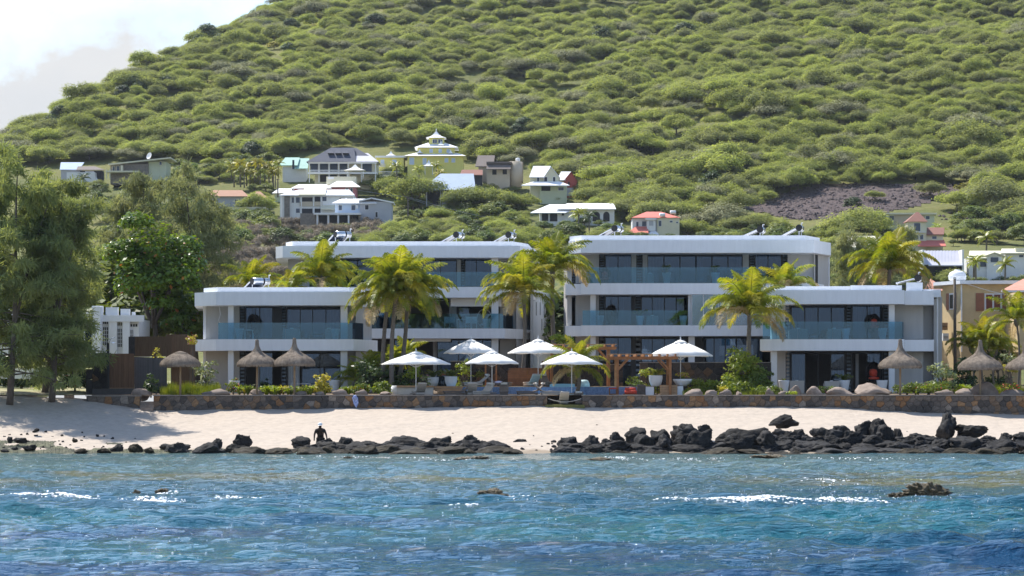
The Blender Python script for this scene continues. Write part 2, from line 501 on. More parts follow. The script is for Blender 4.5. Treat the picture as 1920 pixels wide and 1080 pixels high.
# ---------------------------------------------------------------- hillside
def hill_material():
    m, t = _new('hill_ground'); N = t.nodes.new; Lk = t.links.new
    out = N('ShaderNodeOutputMaterial'); p = N('ShaderNodeBsdfPrincipled'); tc = N('ShaderNodeTexCoord')
    n1 = N('ShaderNodeTexNoise'); n1.inputs['Scale'].default_value = 0.03; n1.inputs['Detail'].default_value = 6
    n2 = N('ShaderNodeTexNoise'); n2.inputs['Scale'].default_value = 0.6; n2.inputs['Detail'].default_value = 6
    Lk(tc.outputs['Object'], n1.inputs['Vector']); Lk(tc.outputs['Object'], n2.inputs['Vector'])
    r1 = N('ShaderNodeValToRGB'); r1.color_ramp.elements[0].position = 0.40; r1.color_ramp.elements[1].position = 0.60
    r1.color_ramp.elements[0].color = (0.095, 0.12, 0.035, 1); r1.color_ramp.elements[1].color = (0.20, 0.195, 0.065, 1)
    r2 = N('ShaderNodeValToRGB'); r2.color_ramp.elements[0].position = 0.35; r2.color_ramp.elements[1].position = 0.7
    r2.color_ramp.elements[0].color = (0.11, 0.12, 0.04, 1); r2.color_ramp.elements[1].color = (0.17, 0.15, 0.07, 1)
    mx = N('ShaderNodeMix'); mx.data_type = 'RGBA'; mx.inputs[0].default_value = 0.5
    Lk(n1.outputs['Fac'], r1.inputs[0]); Lk(n2.outputs['Fac'], r2.inputs[0])
    Lk(r1.outputs[0], mx.inputs[6]); Lk(r2.outputs[0], mx.inputs[7]); Lk(mx.outputs[2], p.inputs['Base Color'])
    b = N('ShaderNodeBump'); b.inputs['Strength'].default_value = 0.8; b.inputs['Distance'].default_value = 0.6
    Lk(n2.outputs['Fac'], b.inputs['Height']); Lk(b.outputs[0], p.inputs['Normal'])
    p.inputs['Roughness'].default_value = 0.95; p.inputs['Specular IOR Level'].default_value = 0.1
    Lk(p.outputs[0], out.inputs[0])
    return m
MAT['hill_ground'] = hill_material()
ys = np.concatenate([np.arange(235, 700, 6), np.arange(700, 1700, 14)])
xs = np.arange(-720, 721, 9.0)
gx, gy = np.meshgrid(xs, ys)
P = np.stack([gx, gy, H(gx, gy)], -1)
hillside = struct(link('hillside', np_grid('hillside', P), MAT['hill_ground']))

# garden level between the sea wall and the foot of the hill
gx, gy = np.meshgrid(np.concatenate([[-720, -300, -120], np.arange(-60, 61, 2.0), [120, 300, 720]]), np.concatenate([np.arange(170.6, 190, 1.5), np.arange(190, 236, 5.0), [235.0]]))
gz = H(gx, gy) + vnoise(gx, gy, 3, 3, 6) * 0.05
garden = struct(link('garden_ground', np_grid('garden_ground', np.stack([gx, gy, gz], -1)), MAT['soil']))

# ---------------------------------------------------------------- beach
def beach_z(X, Y):
    px = CX + X / 170.0 * F
    yb = np.interp(px, [-400, 0, 160, 290, 450, 640, 1000, 1100, 1400, 1560, 1700, 1920, 2300], [738, 742, 750, 769, 768, 766, 762, 764, 761.5, 763, 771, 778, 782])
    zb = CH - (yb - HY) / F * 170
    t = (Y - 150.3) / 19.7
    z = np.where(t < 0, t * 2.6, zb * (t - 0.22 * t * (1 - t)))
    up = np.where(Y > 170, zb + (Y - 170) * 0.10, z)
    return up
ys = np.concatenate([[96, 120, 138], np.arange(146, 171.01, 0.16)])
xs = np.concatenate([[-720, -300, -120, -70], np.arange(-50, 50.01, 0.16), [70, 120, 300, 720]])
gx, gy = np.meshgrid(xs, ys)
z = beach_z(gx, gy)
damp = np.clip((gy - 149) / 4, 0.15, 1)
left = np.clip((-14 - gx) / 16, 0, 1)
z = z + damp * (vnoise(gx, gy, 11, 3, 2.4) * 0.07 + vnoise(gx, gy, 12, 2, 0.55) * (0.034 + 0.02 * left)) + vnoise(gx, gy, 14, 2, 9) * 0.06 * damp
def wet_sand():      # sand darkened where the sea keeps it wet
    m = MAT['sand']; t = m.node_tree; p = [n for n in t.nodes if n.type == 'BSDF_PRINCIPLED'][0]
    N = t.nodes.new; src_ = p.inputs['Base Color'].links[0].from_socket
    g = N('ShaderNodeNewGeometry'); s_ = N('ShaderNodeSeparateXYZ'); t.links.new(g.outputs['Position'], s_.inputs[0])
    n = N('ShaderNodeTexNoise'); n.inputs['Scale'].default_value = .5; n.inputs['Detail'].default_value = 4; t.links.new(g.outputs['Position'], n.inputs['Vector'])
    a = N('ShaderNodeMath'); a.operation = 'MULTIPLY_ADD'; a.inputs[1].default_value = .5; t.links.new(n.outputs['Fac'], a.inputs[0]); t.links.new(s_.outputs['Z'], a.inputs[2])
    r = N('ShaderNodeMapRange'); r.inputs['From Min'].default_value = .34; r.inputs['From Max'].default_value = .50; t.links.new(a.outputs[0], r.inputs['Value'])
    mx = N('ShaderNodeMix'); mx.data_type = 'RGBA'; mx.inputs[6].default_value = (.27, .22, .165, 1); t.links.new(r.outputs[0], mx.inputs[0]); t.links.new(src_, mx.inputs[7]); t.links.new(mx.outputs[2], p.inputs['Base Color'])
wet_sand()
beach = struct(link('beach', np_grid('beach', np.stack([gx, gy, z], -1)), MAT['sand']))
# sand and thin grass that runs on behind the end of the sea wall, under the casuarinas
mat('grassy_sand', (0.40, 0.33, 0.22), 0.95, 0.3, 0.35, col2=(0.17, 0.20, 0.045), bump=1.0, bscale=3)
xs = np.concatenate([[-720, -300, -120], np.arange(-60, XX(163, 171) + 0.2, 0.25)])
ys = np.concatenate([np.arange(170.6, 196, 0.25), [200, 215, 235]])
gx, gy = np.meshgrid(xs, ys)
zz = np.minimum(beach_z(gx, gy), 3.75 + (gy - 171) * 0.012) + vnoise(gx, gy, 15, 3, 2.0) * 0.07
zz = np.maximum(zz, H(gx, gy) + 0.03)
lawn = struct(link('lawn', np_grid('lawn', np.stack([gx, gy, zz], -1)), MAT['grassy_sand']))
def ground_z(x, y):
    if y < 170.3: return float(beach_z(np.array(x), np.array(y)))
    if x < XX(163, 171): return max(min(float(beach_z(np.array(x), np.array(y))), 3.75 + (y - 171) * 0.012), float(H(x, y)) + .03)
    return float(H(x, y))

# ---------------------------------------------------------------- sea
def sea_material():
    m, t = _new('sea_water'); N = t.nodes.new; Lk = t.links.new
    out = N('ShaderNodeOutputMaterial'); p = N('ShaderNodeBsdfPrincipled'); geo = N('ShaderNodeNewGeometry')
    sep = N('ShaderNodeSeparateXYZ'); Lk(geo.outputs['Position'], sep.inputs[0])
    # depth of water: shallow reef flat near the beach, deep towards the open sea
    mp = N('ShaderNodeMapping'); mp.inputs['Scale'].default_value = (0.055, 0.11, 0.1); Lk(geo.outputs['Position'], mp.inputs[0])
    n1 = N('ShaderNodeTexNoise'); n1.inputs['Scale'].default_value = 1.0; n1.inputs['Detail'].default_value = 5; Lk(mp.outputs[0], n1.inputs['Vector'])
    mr = N('ShaderNodeMapRange'); mr.inputs['From Min'].default_value = 62; mr.inputs['From Max'].default_value = 128
    Lk(sep.outputs['Y'], mr.inputs['Value'])
    ad = N('ShaderNodeMath'); ad.operation = 'MULTIPLY_ADD'; ad.inputs[1].default_value = 0.9; ad.inputs[2].default_value = -0.45
    Lk(n1.outputs['Fac'], ad.inputs[0])
    sm = N('ShaderNodeMath'); sm.operation = 'ADD'; sm.use_clamp = True; Lk(ad.outputs[0], sm.inputs[0]); Lk(mr.outputs[0], sm.inputs[1])
    rp = N('ShaderNodeValToRGB'); e = rp.color_ramp.elements
    e[0].position = 0.0; e[0].color = (0.003, 0.040, 0.098, 1)
    e[1].position = 1.0; e[1].color = (0.085, 0.14, 0.13, 1)
    for pos, c in ((0.22, (0.006, 0.10, 0.125)), (0.42, (0.008, 0.070, 0.110)), (0.62, (0.045, 0.095, 0.105)), (0.76, (0.12, 0.115, 0.05)), (0.86, (0.055, 0.125, 0.145))):
        k = e.new(pos); k.color = (*c, 1)
    Lk(sm.outputs[0], rp.inputs[0]); Lk(rp.outputs[0], p.inputs['Base Color'])
    p.inputs['Roughness'].default_value = 0.04
    p.inputs['IOR'].default_value = 1.33
    # ripples finer than the mesh
    mp2 = N('ShaderNodeMapping'); mp2.inputs['Scale'].default_value = (0.6, 1.6, 1.0); Lk(geo.outputs['Position'], mp2.inputs[0])
    n2 = N('ShaderNodeTexNoise'); n2.inputs['Scale'].default_value = 4.2; n2.inputs['Detail'].default_value = 4; n2.inputs['Roughness'].default_value = 0.55
    Lk(mp2.outputs[0], n2.inputs['Vector'])
    b = N('ShaderNodeBump'); b.inputs['Strength'].default_value = 1.0; b.inputs['Distance'].default_value = 0.24
    Lk(n2.outputs['Fac'], b.inputs['Height']); Lk(b.outputs[0], p.inputs['Normal'])
    Lk(p.outputs[0], out.inputs[0])
    return m
MAT['sea_water'] = sea_material()
rs = np.random.RandomState(4)
def sea_height(X, Y):
    z = np.zeros_like(X); 
    r2 = np.random.RandomState(8)
    for i in range(64):
        lam = 0.5 * (5.5 / 0.5) ** r2.rand()
        a = r2.normal(-math.pi / 2, 0.5)
        k = 2 * math.pi / lam
        amp = 0.0078 * lam ** 0.85
        ph = r2.rand() * 6.28
        s = np.sin(k * (X * math.cos(a) + Y * math.sin(a)) + ph + 0.7 * vnoise(X, Y, i % 5, 1, 7))
        z += amp * (s + 0.35 * s * np.abs(s))
    group = 0.75 + 0.5 * vnoise(X, Y, 21, 2, 14)
    return z * group * np.clip((153 - Y) / 28, 0.22, 1)
BREAK = [(-80, 375, 937, 0.16), (400, 520, 934, .06), (1150, 1275, 940, .08), (1240, 1670, 942, 0.16), (955, 1010, 939, 0.12), (1525, 1600, 903, 0.12), (1860, 1960, 940, 0.15), (680, 760, 951, 0.05), (840, 900, 950, .06)]
def brk(X, Y):
    z = np.zeros_like(X)
    for a, b, py, h in BREAK:
        Yc = F * CH / (py - HY); xa, xb = XX(a, Yc), XX(b, Yc)
        w = np.clip((X - xa) / 1.5, 0, 1) * np.clip((xb - X) / 1.5, 0, 1)
        d = (Y - Yc - 0.5 * vnoise(X, Y * 0, 33, 2, 3.0)) / 0.8
        z += h * w * np.exp(-d * d)
    return z
ys = np.arange(40, 153.2, 0.21)
xs = np.arange(-40, 40.01, 0.21)
gx, gy = np.meshgrid(xs, ys)
edge = np.clip((40 - np.abs(gx)) / 3, 0, 1) * np.clip((gy - 40) / 3, 0, 1)
z = (sea_height(gx, gy) + brk(gx, gy)) * edge
P = np.stack([gx, gy, z], -1)
sea_me = np_grid('sea', P)
sea = struct(link('sea', sea_me, MAT['sea_water']))
o = MB().add([(-900, -900, -.01), (900, -900, -.01), (900, 40, -.01), (-900, 40, -.01), (-900, 40, -.01), (-40, 40, -.01), (-40, 153, -.01), (-900, 153, -.01), (40, 40, -.01), (900, 40, -.01), (900, 153, -.01), (40, 153, -.01)],
             [(0, 1, 2, 3), (4, 5, 6, 7), (8, 9, 10, 11)]).build('open_sea', MAT['sea_water'])
struct(o)

# foam on the small breakers, and flecks shaped to imitate sun sparkle
rng = random.Random(3)
V = []
def foam_sparkle_at(x, y, zc, s, flat=0.35):
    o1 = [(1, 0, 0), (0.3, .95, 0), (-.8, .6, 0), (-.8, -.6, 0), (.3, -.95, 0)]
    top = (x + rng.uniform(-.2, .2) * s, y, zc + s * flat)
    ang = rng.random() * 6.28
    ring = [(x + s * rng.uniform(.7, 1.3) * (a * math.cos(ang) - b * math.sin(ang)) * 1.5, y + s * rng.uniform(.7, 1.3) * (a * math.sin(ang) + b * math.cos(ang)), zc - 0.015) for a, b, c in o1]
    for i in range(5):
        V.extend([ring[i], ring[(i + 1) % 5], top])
def sea_z(x, y):
    a = np.array([x]); b = np.array([y])
    return float((sea_height(a, b) + brk(a, b))[0])
pts = []
for a, b, py, h in BREAK:
    Yc = F * CH / (py - HY); xa, xb = XX(a, Yc), XX(b, Yc)
    n = int((xb - xa) * (230 if h > .15 else 70))
    for i in range(n):
        x = rng.uniform(xa, xb)
        u = (x - xa) / (xb - xa); env = min(1, 5 * u, 5 * (1 - u)) * (0.35 + 0.65 * abs(math.sin(x * 1.3 + py) * math.sin(x * 0.47 + 1)))
        if rng.random() > env: continue
        pts.append((x, Yc + rng.gauss(-0.2, 0.38) + 0.5 * float(vnoise(np.array([x]), np.array([0.]), 33, 2, 3.0)[0]), rng.uniform(.02, .075)))
for px, py, w, n in ((1745, 930, 60, 260), (925, 930, 40, 160), (300, 923, 30, 60), (1560, 905, 40, 80), (860, 861, 90, 120), (1250, 860, 120, 140), (1160, 857, 30, 60), (700, 857, 160, 90), (1600, 858, 200, 140)):
    for i in range(n):
        q = py + abs(rng.gauss(0, 2.2)); Yc = F * CH / (q - HY)
        pts.append((XX(px + rng.gauss(0, w / 2), Yc), Yc, rng.uniform(.03, .07)))
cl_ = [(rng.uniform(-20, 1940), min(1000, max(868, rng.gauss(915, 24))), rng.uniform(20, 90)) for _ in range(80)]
for i in range(3000):     # scattered white flecks imitating sun sparkle on the waves, in drifts
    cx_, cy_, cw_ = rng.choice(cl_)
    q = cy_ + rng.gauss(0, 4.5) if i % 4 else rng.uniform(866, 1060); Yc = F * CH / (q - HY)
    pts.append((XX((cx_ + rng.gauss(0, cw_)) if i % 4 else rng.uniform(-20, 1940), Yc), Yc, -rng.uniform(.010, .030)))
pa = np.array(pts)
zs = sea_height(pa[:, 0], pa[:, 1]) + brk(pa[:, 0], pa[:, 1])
for (x, y, s), zc in zip(pts, zs): foam_sparkle_at(x, y, zc, abs(s), .35 if s > 0 else 1.3)
fo = link('sea_foam_sparkle', np_quads('sea_foam_sparkle', np.array(V), 3), MAT['foam'])
fo['kind'] = 'stuff'; fo['label'] = 'white foam of small breakers and flecks imitating sun sparkle on the blue sea'; fo['category'] = 'foam'

# ---------------------------------------------------------------- stone walls
def clip_poly(poly, nx, ny, c):
    out = []
    for i in range(len(poly)):
        p, q = poly[i], poly[(i + 1) % len(poly)]
        dp = nx * p[0] + ny * p[1] - c; dq = nx * q[0] + ny * q[1] - c
        if dp <= 0: out.append(p)
        if (dp < 0 < dq) or (dq < 0 < dp):
            t = dp / (dp - dq); out.append((p[0] + t * (q[0] - p[0]), p[1] + t * (q[1] - p[1])))
    return out
def stone_face(parent, x0, x1, z0, z1, y, cell, m, seed, aspect=1.25, gap=0.022):
    """irregular fitted stones over a wall face, each a block of its own standing proud of the mortar"""
    rg = random.Random(seed)
    nx = max(1, int((x1 - x0) / (cell * aspect))); nz = max(1, int(round((z1 - z0) / cell)))
    S = []
    for i in range(nx):
        for j in range(nz):
            S.append((x0 + (i + 0.5 + (0.25 if j % 2 else -0.25) + rg.uniform(-.34, .34)) * (x1 - x0) / nx, z0 + (j + 0.5 + rg.uniform(-.32, .32)) * (z1 - z0) / nz))
    org = origin(parent)
    for i, s in enumerate(S):
        poly = [(x0, z0), (x1, z0), (x1, z1), (x0, z1)]
        for j, q in enumerate(S):
            if i == j or abs(q[0] - s[0]) > 4 * cell or abs(q[1] - s[1]) > 4 * cell: continue
            dx, dz = q[0] - s[0], q[1] - s[1]; d = math.hypot(dx, dz)
            mx, mz = (s[0] + q[0]) / 2, (s[1] + q[1]) / 2
            poly = clip_poly(poly, dx / d, dz / d, (mx * dx + mz * dz) / d - gap / 2)
            if len(poly) < 3: break
        if len(poly) < 3: continue
        cx = sum(p[0] for p in poly) / len(poly); cz = sum(p[1] for p in poly) / len(poly)
        n = len(poly); dep = rg.uniform(.02, .06); k = rg.uniform(.78, .9)
        vs = [(p[0] - cx, 0.03, p[1] - cz) for p in poly] + [(p[0] - cx, -dep * .6, p[1] - cz) for p in poly] + \
             [((p[0] - cx) * k, -dep - rg.uniform(0, .015), (p[1] - cz) * k) for p in poly]
        fs = [(a * n + i2, a * n + (i2 + 1) % n, (a + 1) * n + (i2 + 1) % n, (a + 1) * n + i2) for a in (0, 1) for i2 in range(n)] + [tuple(range(2 * n, 3 * n))]
        mb = MB(); mb.add(vs, fs)
        o = link('stone', mb.mesh('stone'), m, parent, (cx - org.x, y - org.y, cz - org.z))
def sea_wall(label, pa, pb, seed, ytop=740.5, Y0=170.0, group=None):
    x0, x1 = XX(pa, Y0), XX(pb, Y0)
    z1 = ZZ(ytop, Y0) - 0.07
    xs_ = np.linspace(x0, x1, 40)
    z0 = float(beach_z(xs_, np.full(40, Y0)).min()) - 0.12
    t = thing('sea_wall', label, 'wall', ((x0 + x1) / 2, Y0, z0), group)
    MB().box(x0, x1, Y0, Y0 + 0.55, z0 - 0.8, z1).build('mortar_core', MAT['mortar'], t)
    n = max(1, int((x1 - x0) / 2.1))
    for i in range(n):
        a = x0 + (x1 - x0) * i / n; b = x0 + (x1 - x0) * (i + 1) / n
        MB().box(a - (.06 if i == 0 else -.006), b + (.06 if i == n - 1 else -.006), Y0 - .09, Y0 + .62, z1 + .003, z1 + 0.07 + 0.012 * math.sin(i * 2.3)).build('coping_stone', MAT['coping'], t)
    stone_face(t, x0, x1, z0, z1, Y0, 0.40, MAT['wall_stone'], seed)
    return t
sea_wall('short brown stone sea wall in front of the wooden gate', 162, 262, 1, ytop=741.5)
sea_wall('long brown stone sea wall below the three thatched umbrellas and the pool', 288, 1026, 2)
sea_wall('long stone sea wall with orange stones below the pergola and big garden rocks', 1092, 1995, 3)
# steps between the first two walls
for i, (pa, pb, py, Y) in enumerate(((262, 288, 757, 170.2), (262, 288, 764, 169.7), (264, 286, 769, 169.2))):
    z1 = ZZ(py - 4, Y)
    m = MB().box(XX(pa, Y), XX(pb, Y), Y, Y + (.7 if i else 1.6), z1 - 1.2, z1)
    if i == 0:
        st = thing('beach_steps', 'grey stone steps through the gap between two sea walls', 'steps', (XX(275, 170), 170, z1 - 1))
    m.build('step', MAT['garden_rock'], st)
# low dry-stone footing at the far right end of the wall
# ---------------------------------------------------------------- scree on the hill
scree_px = []
rg = random.Random(12)
def in_scree(px, py):
    top = np.interp(px, [1395, 1480, 1530, 1620, 1800, 1815], [392, 362, 347, 346, 346, 352])
    bot = np.interp(px, [1395, 1440, 1500, 1580, 1640, 1700, 1760, 1815], [392, 404, 414, 412, 402, 392, 375, 362])
    return 1392 < px < 1815 and top < py < bot
V = []
faces = []
Vs = []
nn = 0
def lowrock(c, s):
    r = rg.uniform
    o = [(r(.7, 1.2), r(-.3, .3), r(-.2, .3)), (r(-.3, .3), r(.7, 1.1), r(-.2, .3)), (r(-1.2, -.7), r(-.3, .3), r(-.2, .3)), (r(-.3, .3), r(-1.1, -.7), r(-.2, .3)), (r(-.3, .3), r(-.3, .3), r(.5, 1)), (r(-.2, .2), r(-.2, .2), -.6)]
    o = [(c[0] + a * s, c[1] + b * s, c[2] + d * s) for a, b, d in o]
    for a, b, d in ((0, 1, 4), (1, 2, 4), (2, 3, 4), (3, 0, 4), (1, 0, 5), (2, 1, 5), (3, 2, 5), (0, 3, 5)):
        V.extend([o[a], o[b], o[d]])
cnt = 0
while cnt < 4600:
    px, py = rg.uniform(1392, 1815), rg.uniform(345, 415)
    if not in_scree(px, py): continue
    h = hit(px, py)
    if h is None: continue
    cnt += 1
    s = rg.uniform(.14, .34) if rg.random() < .88 else rg.uniform(.4, .8)
    lowrock((h.x, h.y, h.z + s * .1), s)
for pxc, pyc, w, hh, n in ((1900, 262, 26, 16, 200), (1765, 205, 18, 12, 60), (1690, 205, 14, 10, 30), (1830, 410, 60, 6, 150)):
    for i in range(n):
        h = hit(pxc + rg.gauss(0, w * .5), pyc + rg.gauss(0, hh * .5))
        if h: s = rg.uniform(.3, .9); lowrock((h.x, h.y, h.z + .1), s)
mat('scree_stone', (0.055, 0.042, 0.042), 0.9, 0.4, 0.5, col2=(0.13, 0.096, 0.092), detail=8)
so_ = link('scree', np_quads('scree', np.array(V), 3), MAT['scree_stone'])
so_['kind'] = 'stuff'; so_['label'] = 'slope of loose purple-grey rubble on the green hillside'; so_['category'] = 'rubble'
# bare purple earth under the rubble and the dirt track below it
mat('scree_earth', (0.08, 0.056, 0.052), 0.95, 0.3, 0.4, bump=1.0, bscale=3)
def drape(name, label_mat, poly_fn, step, lift):
    vs = {}; fs = []; lst = []
    def g(i, j):
        if (i, j) not in vs:
            p = hit(i, j); vs[(i, j)] = len(lst); lst.append((p.x, p.y, p.z + lift) if p else (0, 900, 0))
        return vs[(i, j)]
    for i in range(1385, 1825, step):
        for j in range(340, 425, step):
            if poly_fn(i + step / 2, j + step / 2):
                fs.append((g(i, j + step), g(i + step, j + step), g(i + step, j), g(i, j)))
    m = MB(); m.smooth = True; m.add(lst, fs)
    return struct(m.build(name, label_mat))
drape('scree_slope', MAT['scree_earth'], in_scree, 6, 0.10)
# ================================================================ THE VILLAS
def pane_part(parent, px0, px1, py0, py1, Y, m='pane', name='pane'):
    return MB().pbox(px0, px1, py0, py1, Y, Y + 0.012).build(name, MAT[m], parent)
def curtain(parent, px0, px1, py0, py1, Y, waves=7):
    x0, x1 = XX(px0, Y), XX(px1, Y); z0, z1 = ZZ(py1, Y), ZZ(py0, Y)
    n = waves * 6
    mb = MB(); mb.smooth = True
    vs = []
    for i in range(n + 1):
        x = x0 + (x1 - x0) * i / n
        y = Y + 0.05 * math.sin(i / n * waves * 2 * math.pi) + 0.02 * math.sin(i * 1.7)
        vs += [(x, y, z0), (x, y, z1)]
    mb.add(vs, [(2 * i, 2 * i + 2, 2 * i + 3, 2 * i + 1) for i in range(n)])
    return mb.build('curtain', MAT['curtain'], parent)
def louvre(parent, px0, px1, py0, py1, Y, n=11):
    fr = MB()
    w = (px1 - px0)
    fr.pbox(px0, px0 + w * .16, py0, py1, Y, Y + .06); fr.pbox(px1 - w * .16, px1, py0, py1, Y, Y + .06)
    o = fr.build('louvre_frame', MAT['dark_frame'], parent)
    mb = MB()
    for i in range(n):
        a = py0 + (py1 - py0) * (i + .25) / n; b = py0 + (py1 - py0) * (i + .72) / n
        x0, x1 = XX(px0 + w * .16, Y), XX(px1 - w * .16, Y)
        z0, z1 = ZZ(b, Y), ZZ(a, Y)
        mb.add([(x0, Y + .0, z0), (x1, Y + .0, z0), (x1, Y + .09, z1), (x0, Y + .09, z1)], [(0, 1, 2, 3)])
    s = mb.build('louvre_slats', MAT['slat'], o); s['kind'] = 'stuff'
mat('slat', (0.20, 0.24, 0.28), 0.4, 0.1)
def glazing(parent, edges, py0, py1, Y, head=4, open_=(), curtains=(), post=1.6):
    """sliding doors: one dark aluminium frame, every pane its own part"""
    a, b = edges[0], edges[-1]
    fr = MB()
    fr.pbox(a, b, py0, py0 + head, Y - .02, Y + .10)
    fr.pbox(a, b, py1 - 2, py1, Y - .02, Y + .10)
    for e in edges:
        fr.pbox(e - post / 2, e + post / 2, py0 + head, py1 - 2, Y - .02, Y + .08)
    o = fr.build('door_frame', MAT['dark_frame'], parent)
    for i in range(len(edges) - 1):
        if i in open_: continue
        pane_part(o, edges[i] + post / 2, edges[i + 1] - post / 2, py0 + head, py1 - 2, Y + .03)
    for c in curtains:
        curtain(o, c[0], c[1], py0 + head, py1 - 2, Y + .45)
    return o
def poly(pp): return [(XX(px, Y), Y) for px, Y in pp]
def slab(parent, name, pp, py0, py1, Yref, m='fascia'):
    return MB().prism(poly(pp), ZZ(py1, Yref), ZZ(py0, Yref)).build(name, MAT[m], parent)
def railing(parent, pts, py0, py1, Yref, seg=62):
    """frameless glass balustrade in sheets along pts [(px,Y)...]"""
    z0, z1 = ZZ(py1, Yref), ZZ(py0, Yref)
    for (a, Ya), (b, Yb) in zip(pts[:-1], pts[1:]):
        n = max(1, int(round(abs(b - a) / seg)))
        A = Vector((XX(a, Ya), Ya, 0)); B = Vector((XX(b, Yb), Yb, 0))
        d = (B - A).normalized(); nn = Vector((-d.y, d.x, 0)) * 0.008
        for i in range(n):
            p = A + (B - A) * (i / n) + d * .008; q = A + (B - A) * ((i + 1) / n) - d * .008
            MB().prism([(p - nn)[:2], (q - nn)[:2], (q + nn)[:2], (p + nn)[:2]], z0, z1).build('balustrade_pane', MAT['balustrade'], parent)
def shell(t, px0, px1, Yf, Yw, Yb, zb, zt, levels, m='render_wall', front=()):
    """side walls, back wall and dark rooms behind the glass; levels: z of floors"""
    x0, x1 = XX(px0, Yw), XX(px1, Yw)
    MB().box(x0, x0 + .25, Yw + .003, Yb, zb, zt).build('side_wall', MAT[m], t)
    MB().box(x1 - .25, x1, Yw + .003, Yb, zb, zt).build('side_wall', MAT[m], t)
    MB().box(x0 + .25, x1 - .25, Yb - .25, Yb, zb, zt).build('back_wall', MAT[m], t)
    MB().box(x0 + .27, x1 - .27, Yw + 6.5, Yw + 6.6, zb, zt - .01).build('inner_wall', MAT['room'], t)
    for z in levels:
        MB().box(x0 + .26, x1 - .26, Yw + .2, Yb - .26, z - .22, z).build('floor', MAT['floor_tile'], t)
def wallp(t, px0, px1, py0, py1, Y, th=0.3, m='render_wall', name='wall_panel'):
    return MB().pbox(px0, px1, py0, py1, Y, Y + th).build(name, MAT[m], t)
def colm(t, px0, px1, py0, py1, Y, m='column_white'):
    return MB().pbox(px0, px1, py0, py1, Y, Y + .42).build('column', MAT[m], t)

GZ = 3.62          # paving level of the villas' ground floors
# ---- villa in front on the left: two storeys
YA = 182.0
va = thing('villa', 'white two-storey villa behind two pointed thatched umbrellas, beside the dark stone gate', 'villa', (XX(530, YA), YA, 3.4))
zt = ZZ(560, YA)
shell(va, 386, 671, YA, YA + 2.9, YA + 15, 3.3, zt, [GZ, ZZ(637.5, YA)])
slab(va, 'roof_slab', [(405, YA), (662, YA), (692, YA + 4.5), (700, YA + 15), (372, YA + 15), (365, YA + 2.2)], 547, 572.5, YA)
slab(va, 'parapet', [(408, YA + 1.2), (655, YA + 1.2), (682, YA + 5), (688, YA + 14), (386, YA + 14), (382, YA + 3)], 537.5, 546.9, YA)
slab(va, 'balcony_slab', [(405, YA), (663, YA), (708, YA + 5.5), (706, YA + 8), (380, YA + 8), (365, YA + 2.2)], 636, 657.5, YA)
for py0, py1, gl in ((572.6, 635.9, True), (657.6, 738, False)):
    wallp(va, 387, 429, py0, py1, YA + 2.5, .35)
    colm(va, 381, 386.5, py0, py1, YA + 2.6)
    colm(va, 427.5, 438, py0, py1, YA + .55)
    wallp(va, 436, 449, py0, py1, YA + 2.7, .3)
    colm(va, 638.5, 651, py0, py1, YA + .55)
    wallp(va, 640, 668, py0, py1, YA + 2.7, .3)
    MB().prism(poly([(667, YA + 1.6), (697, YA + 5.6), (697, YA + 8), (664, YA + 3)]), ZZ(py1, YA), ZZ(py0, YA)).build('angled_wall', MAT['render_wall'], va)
    louvre(va, 449, 460, py0 + 2, py1 - 1, YA + 2.8); louvre(va, 527, 537, py0 + 2, py1 - 1, YA + 2.8)
    if gl:
        glazing(va, [461, 487, 511], py0 + 1, py1, YA + 2.9, curtains=((462, 474), (496, 510)))
        wallp(va, 511, 527, py0, py1, YA + 2.95, .2, 'dark_frame')
        glazing(va, [538, 563, 586, 611, 638], py0 + 1, py1, YA + 2.9, head=7, curtains=((539, 546), (614, 634)))
    else:
        glazing(va, [461, 487, 511], py0 + 1, py1, YA + 2.9, open_=(0,), curtains=((484, 502),))
        glazing(va, [538, 566, 600, 638], py0 + 1, py1, YA + 2.9, head=5, open_=(0,), curtains=((540, 562), (575, 586)))
railing(va, [(409, YA + .12), (661, YA + .12), (681, YA + 2.4)], 605, 635.9, YA)
MB().tube([PX(411, 573, YA + .5), PX(413, 590, YA + .5), PX(410, 600, YA + .5), PX(412, 606, YA + .5)], .015, 5).build('rain_chain', MAT['white_metal'], va)

# ---- three-storey villa set back, left of the middle
YB = 203.0
vb = thing('villa', 'pale three-storey villa set back between the tall palms, with an open dining balcony', 'villa', (XX(770, YB), YB, 3.4))
zt = ZZ(472, YB)
shell(vb, 540, 1000, YB, YB + 2.9, YB + 15, 3.3, zt, [GZ, ZZ(617.5, YB), ZZ(539.5, YB)])
slab(vb, 'roof_slab', [(530, YB), (975, YB), (1002, YB + 4), (1012, YB + 15), (522, YB + 15), (517, YB + 1.5)], 461, 483, YB)
slab(vb, 'parapet', [(548, YB + 1.2), (960, YB + 1.2), (990, YB + 5), (1000, YB + 14), (545, YB + 14), (536, YB + 3)], 451, 460.9, YB)
slab(vb, 'balcony_slab', [(530, YB), (950, YB), (1004, YB + 5.5), (1002, YB + 8), (530, YB + 8)], 538, 558, YB)
slab(vb, 'balcony_slab', [(560, YB), (946, YB), (998, YB + 4.5), (996, YB + 8), (560, YB + 8)], 616, 634.5, YB)
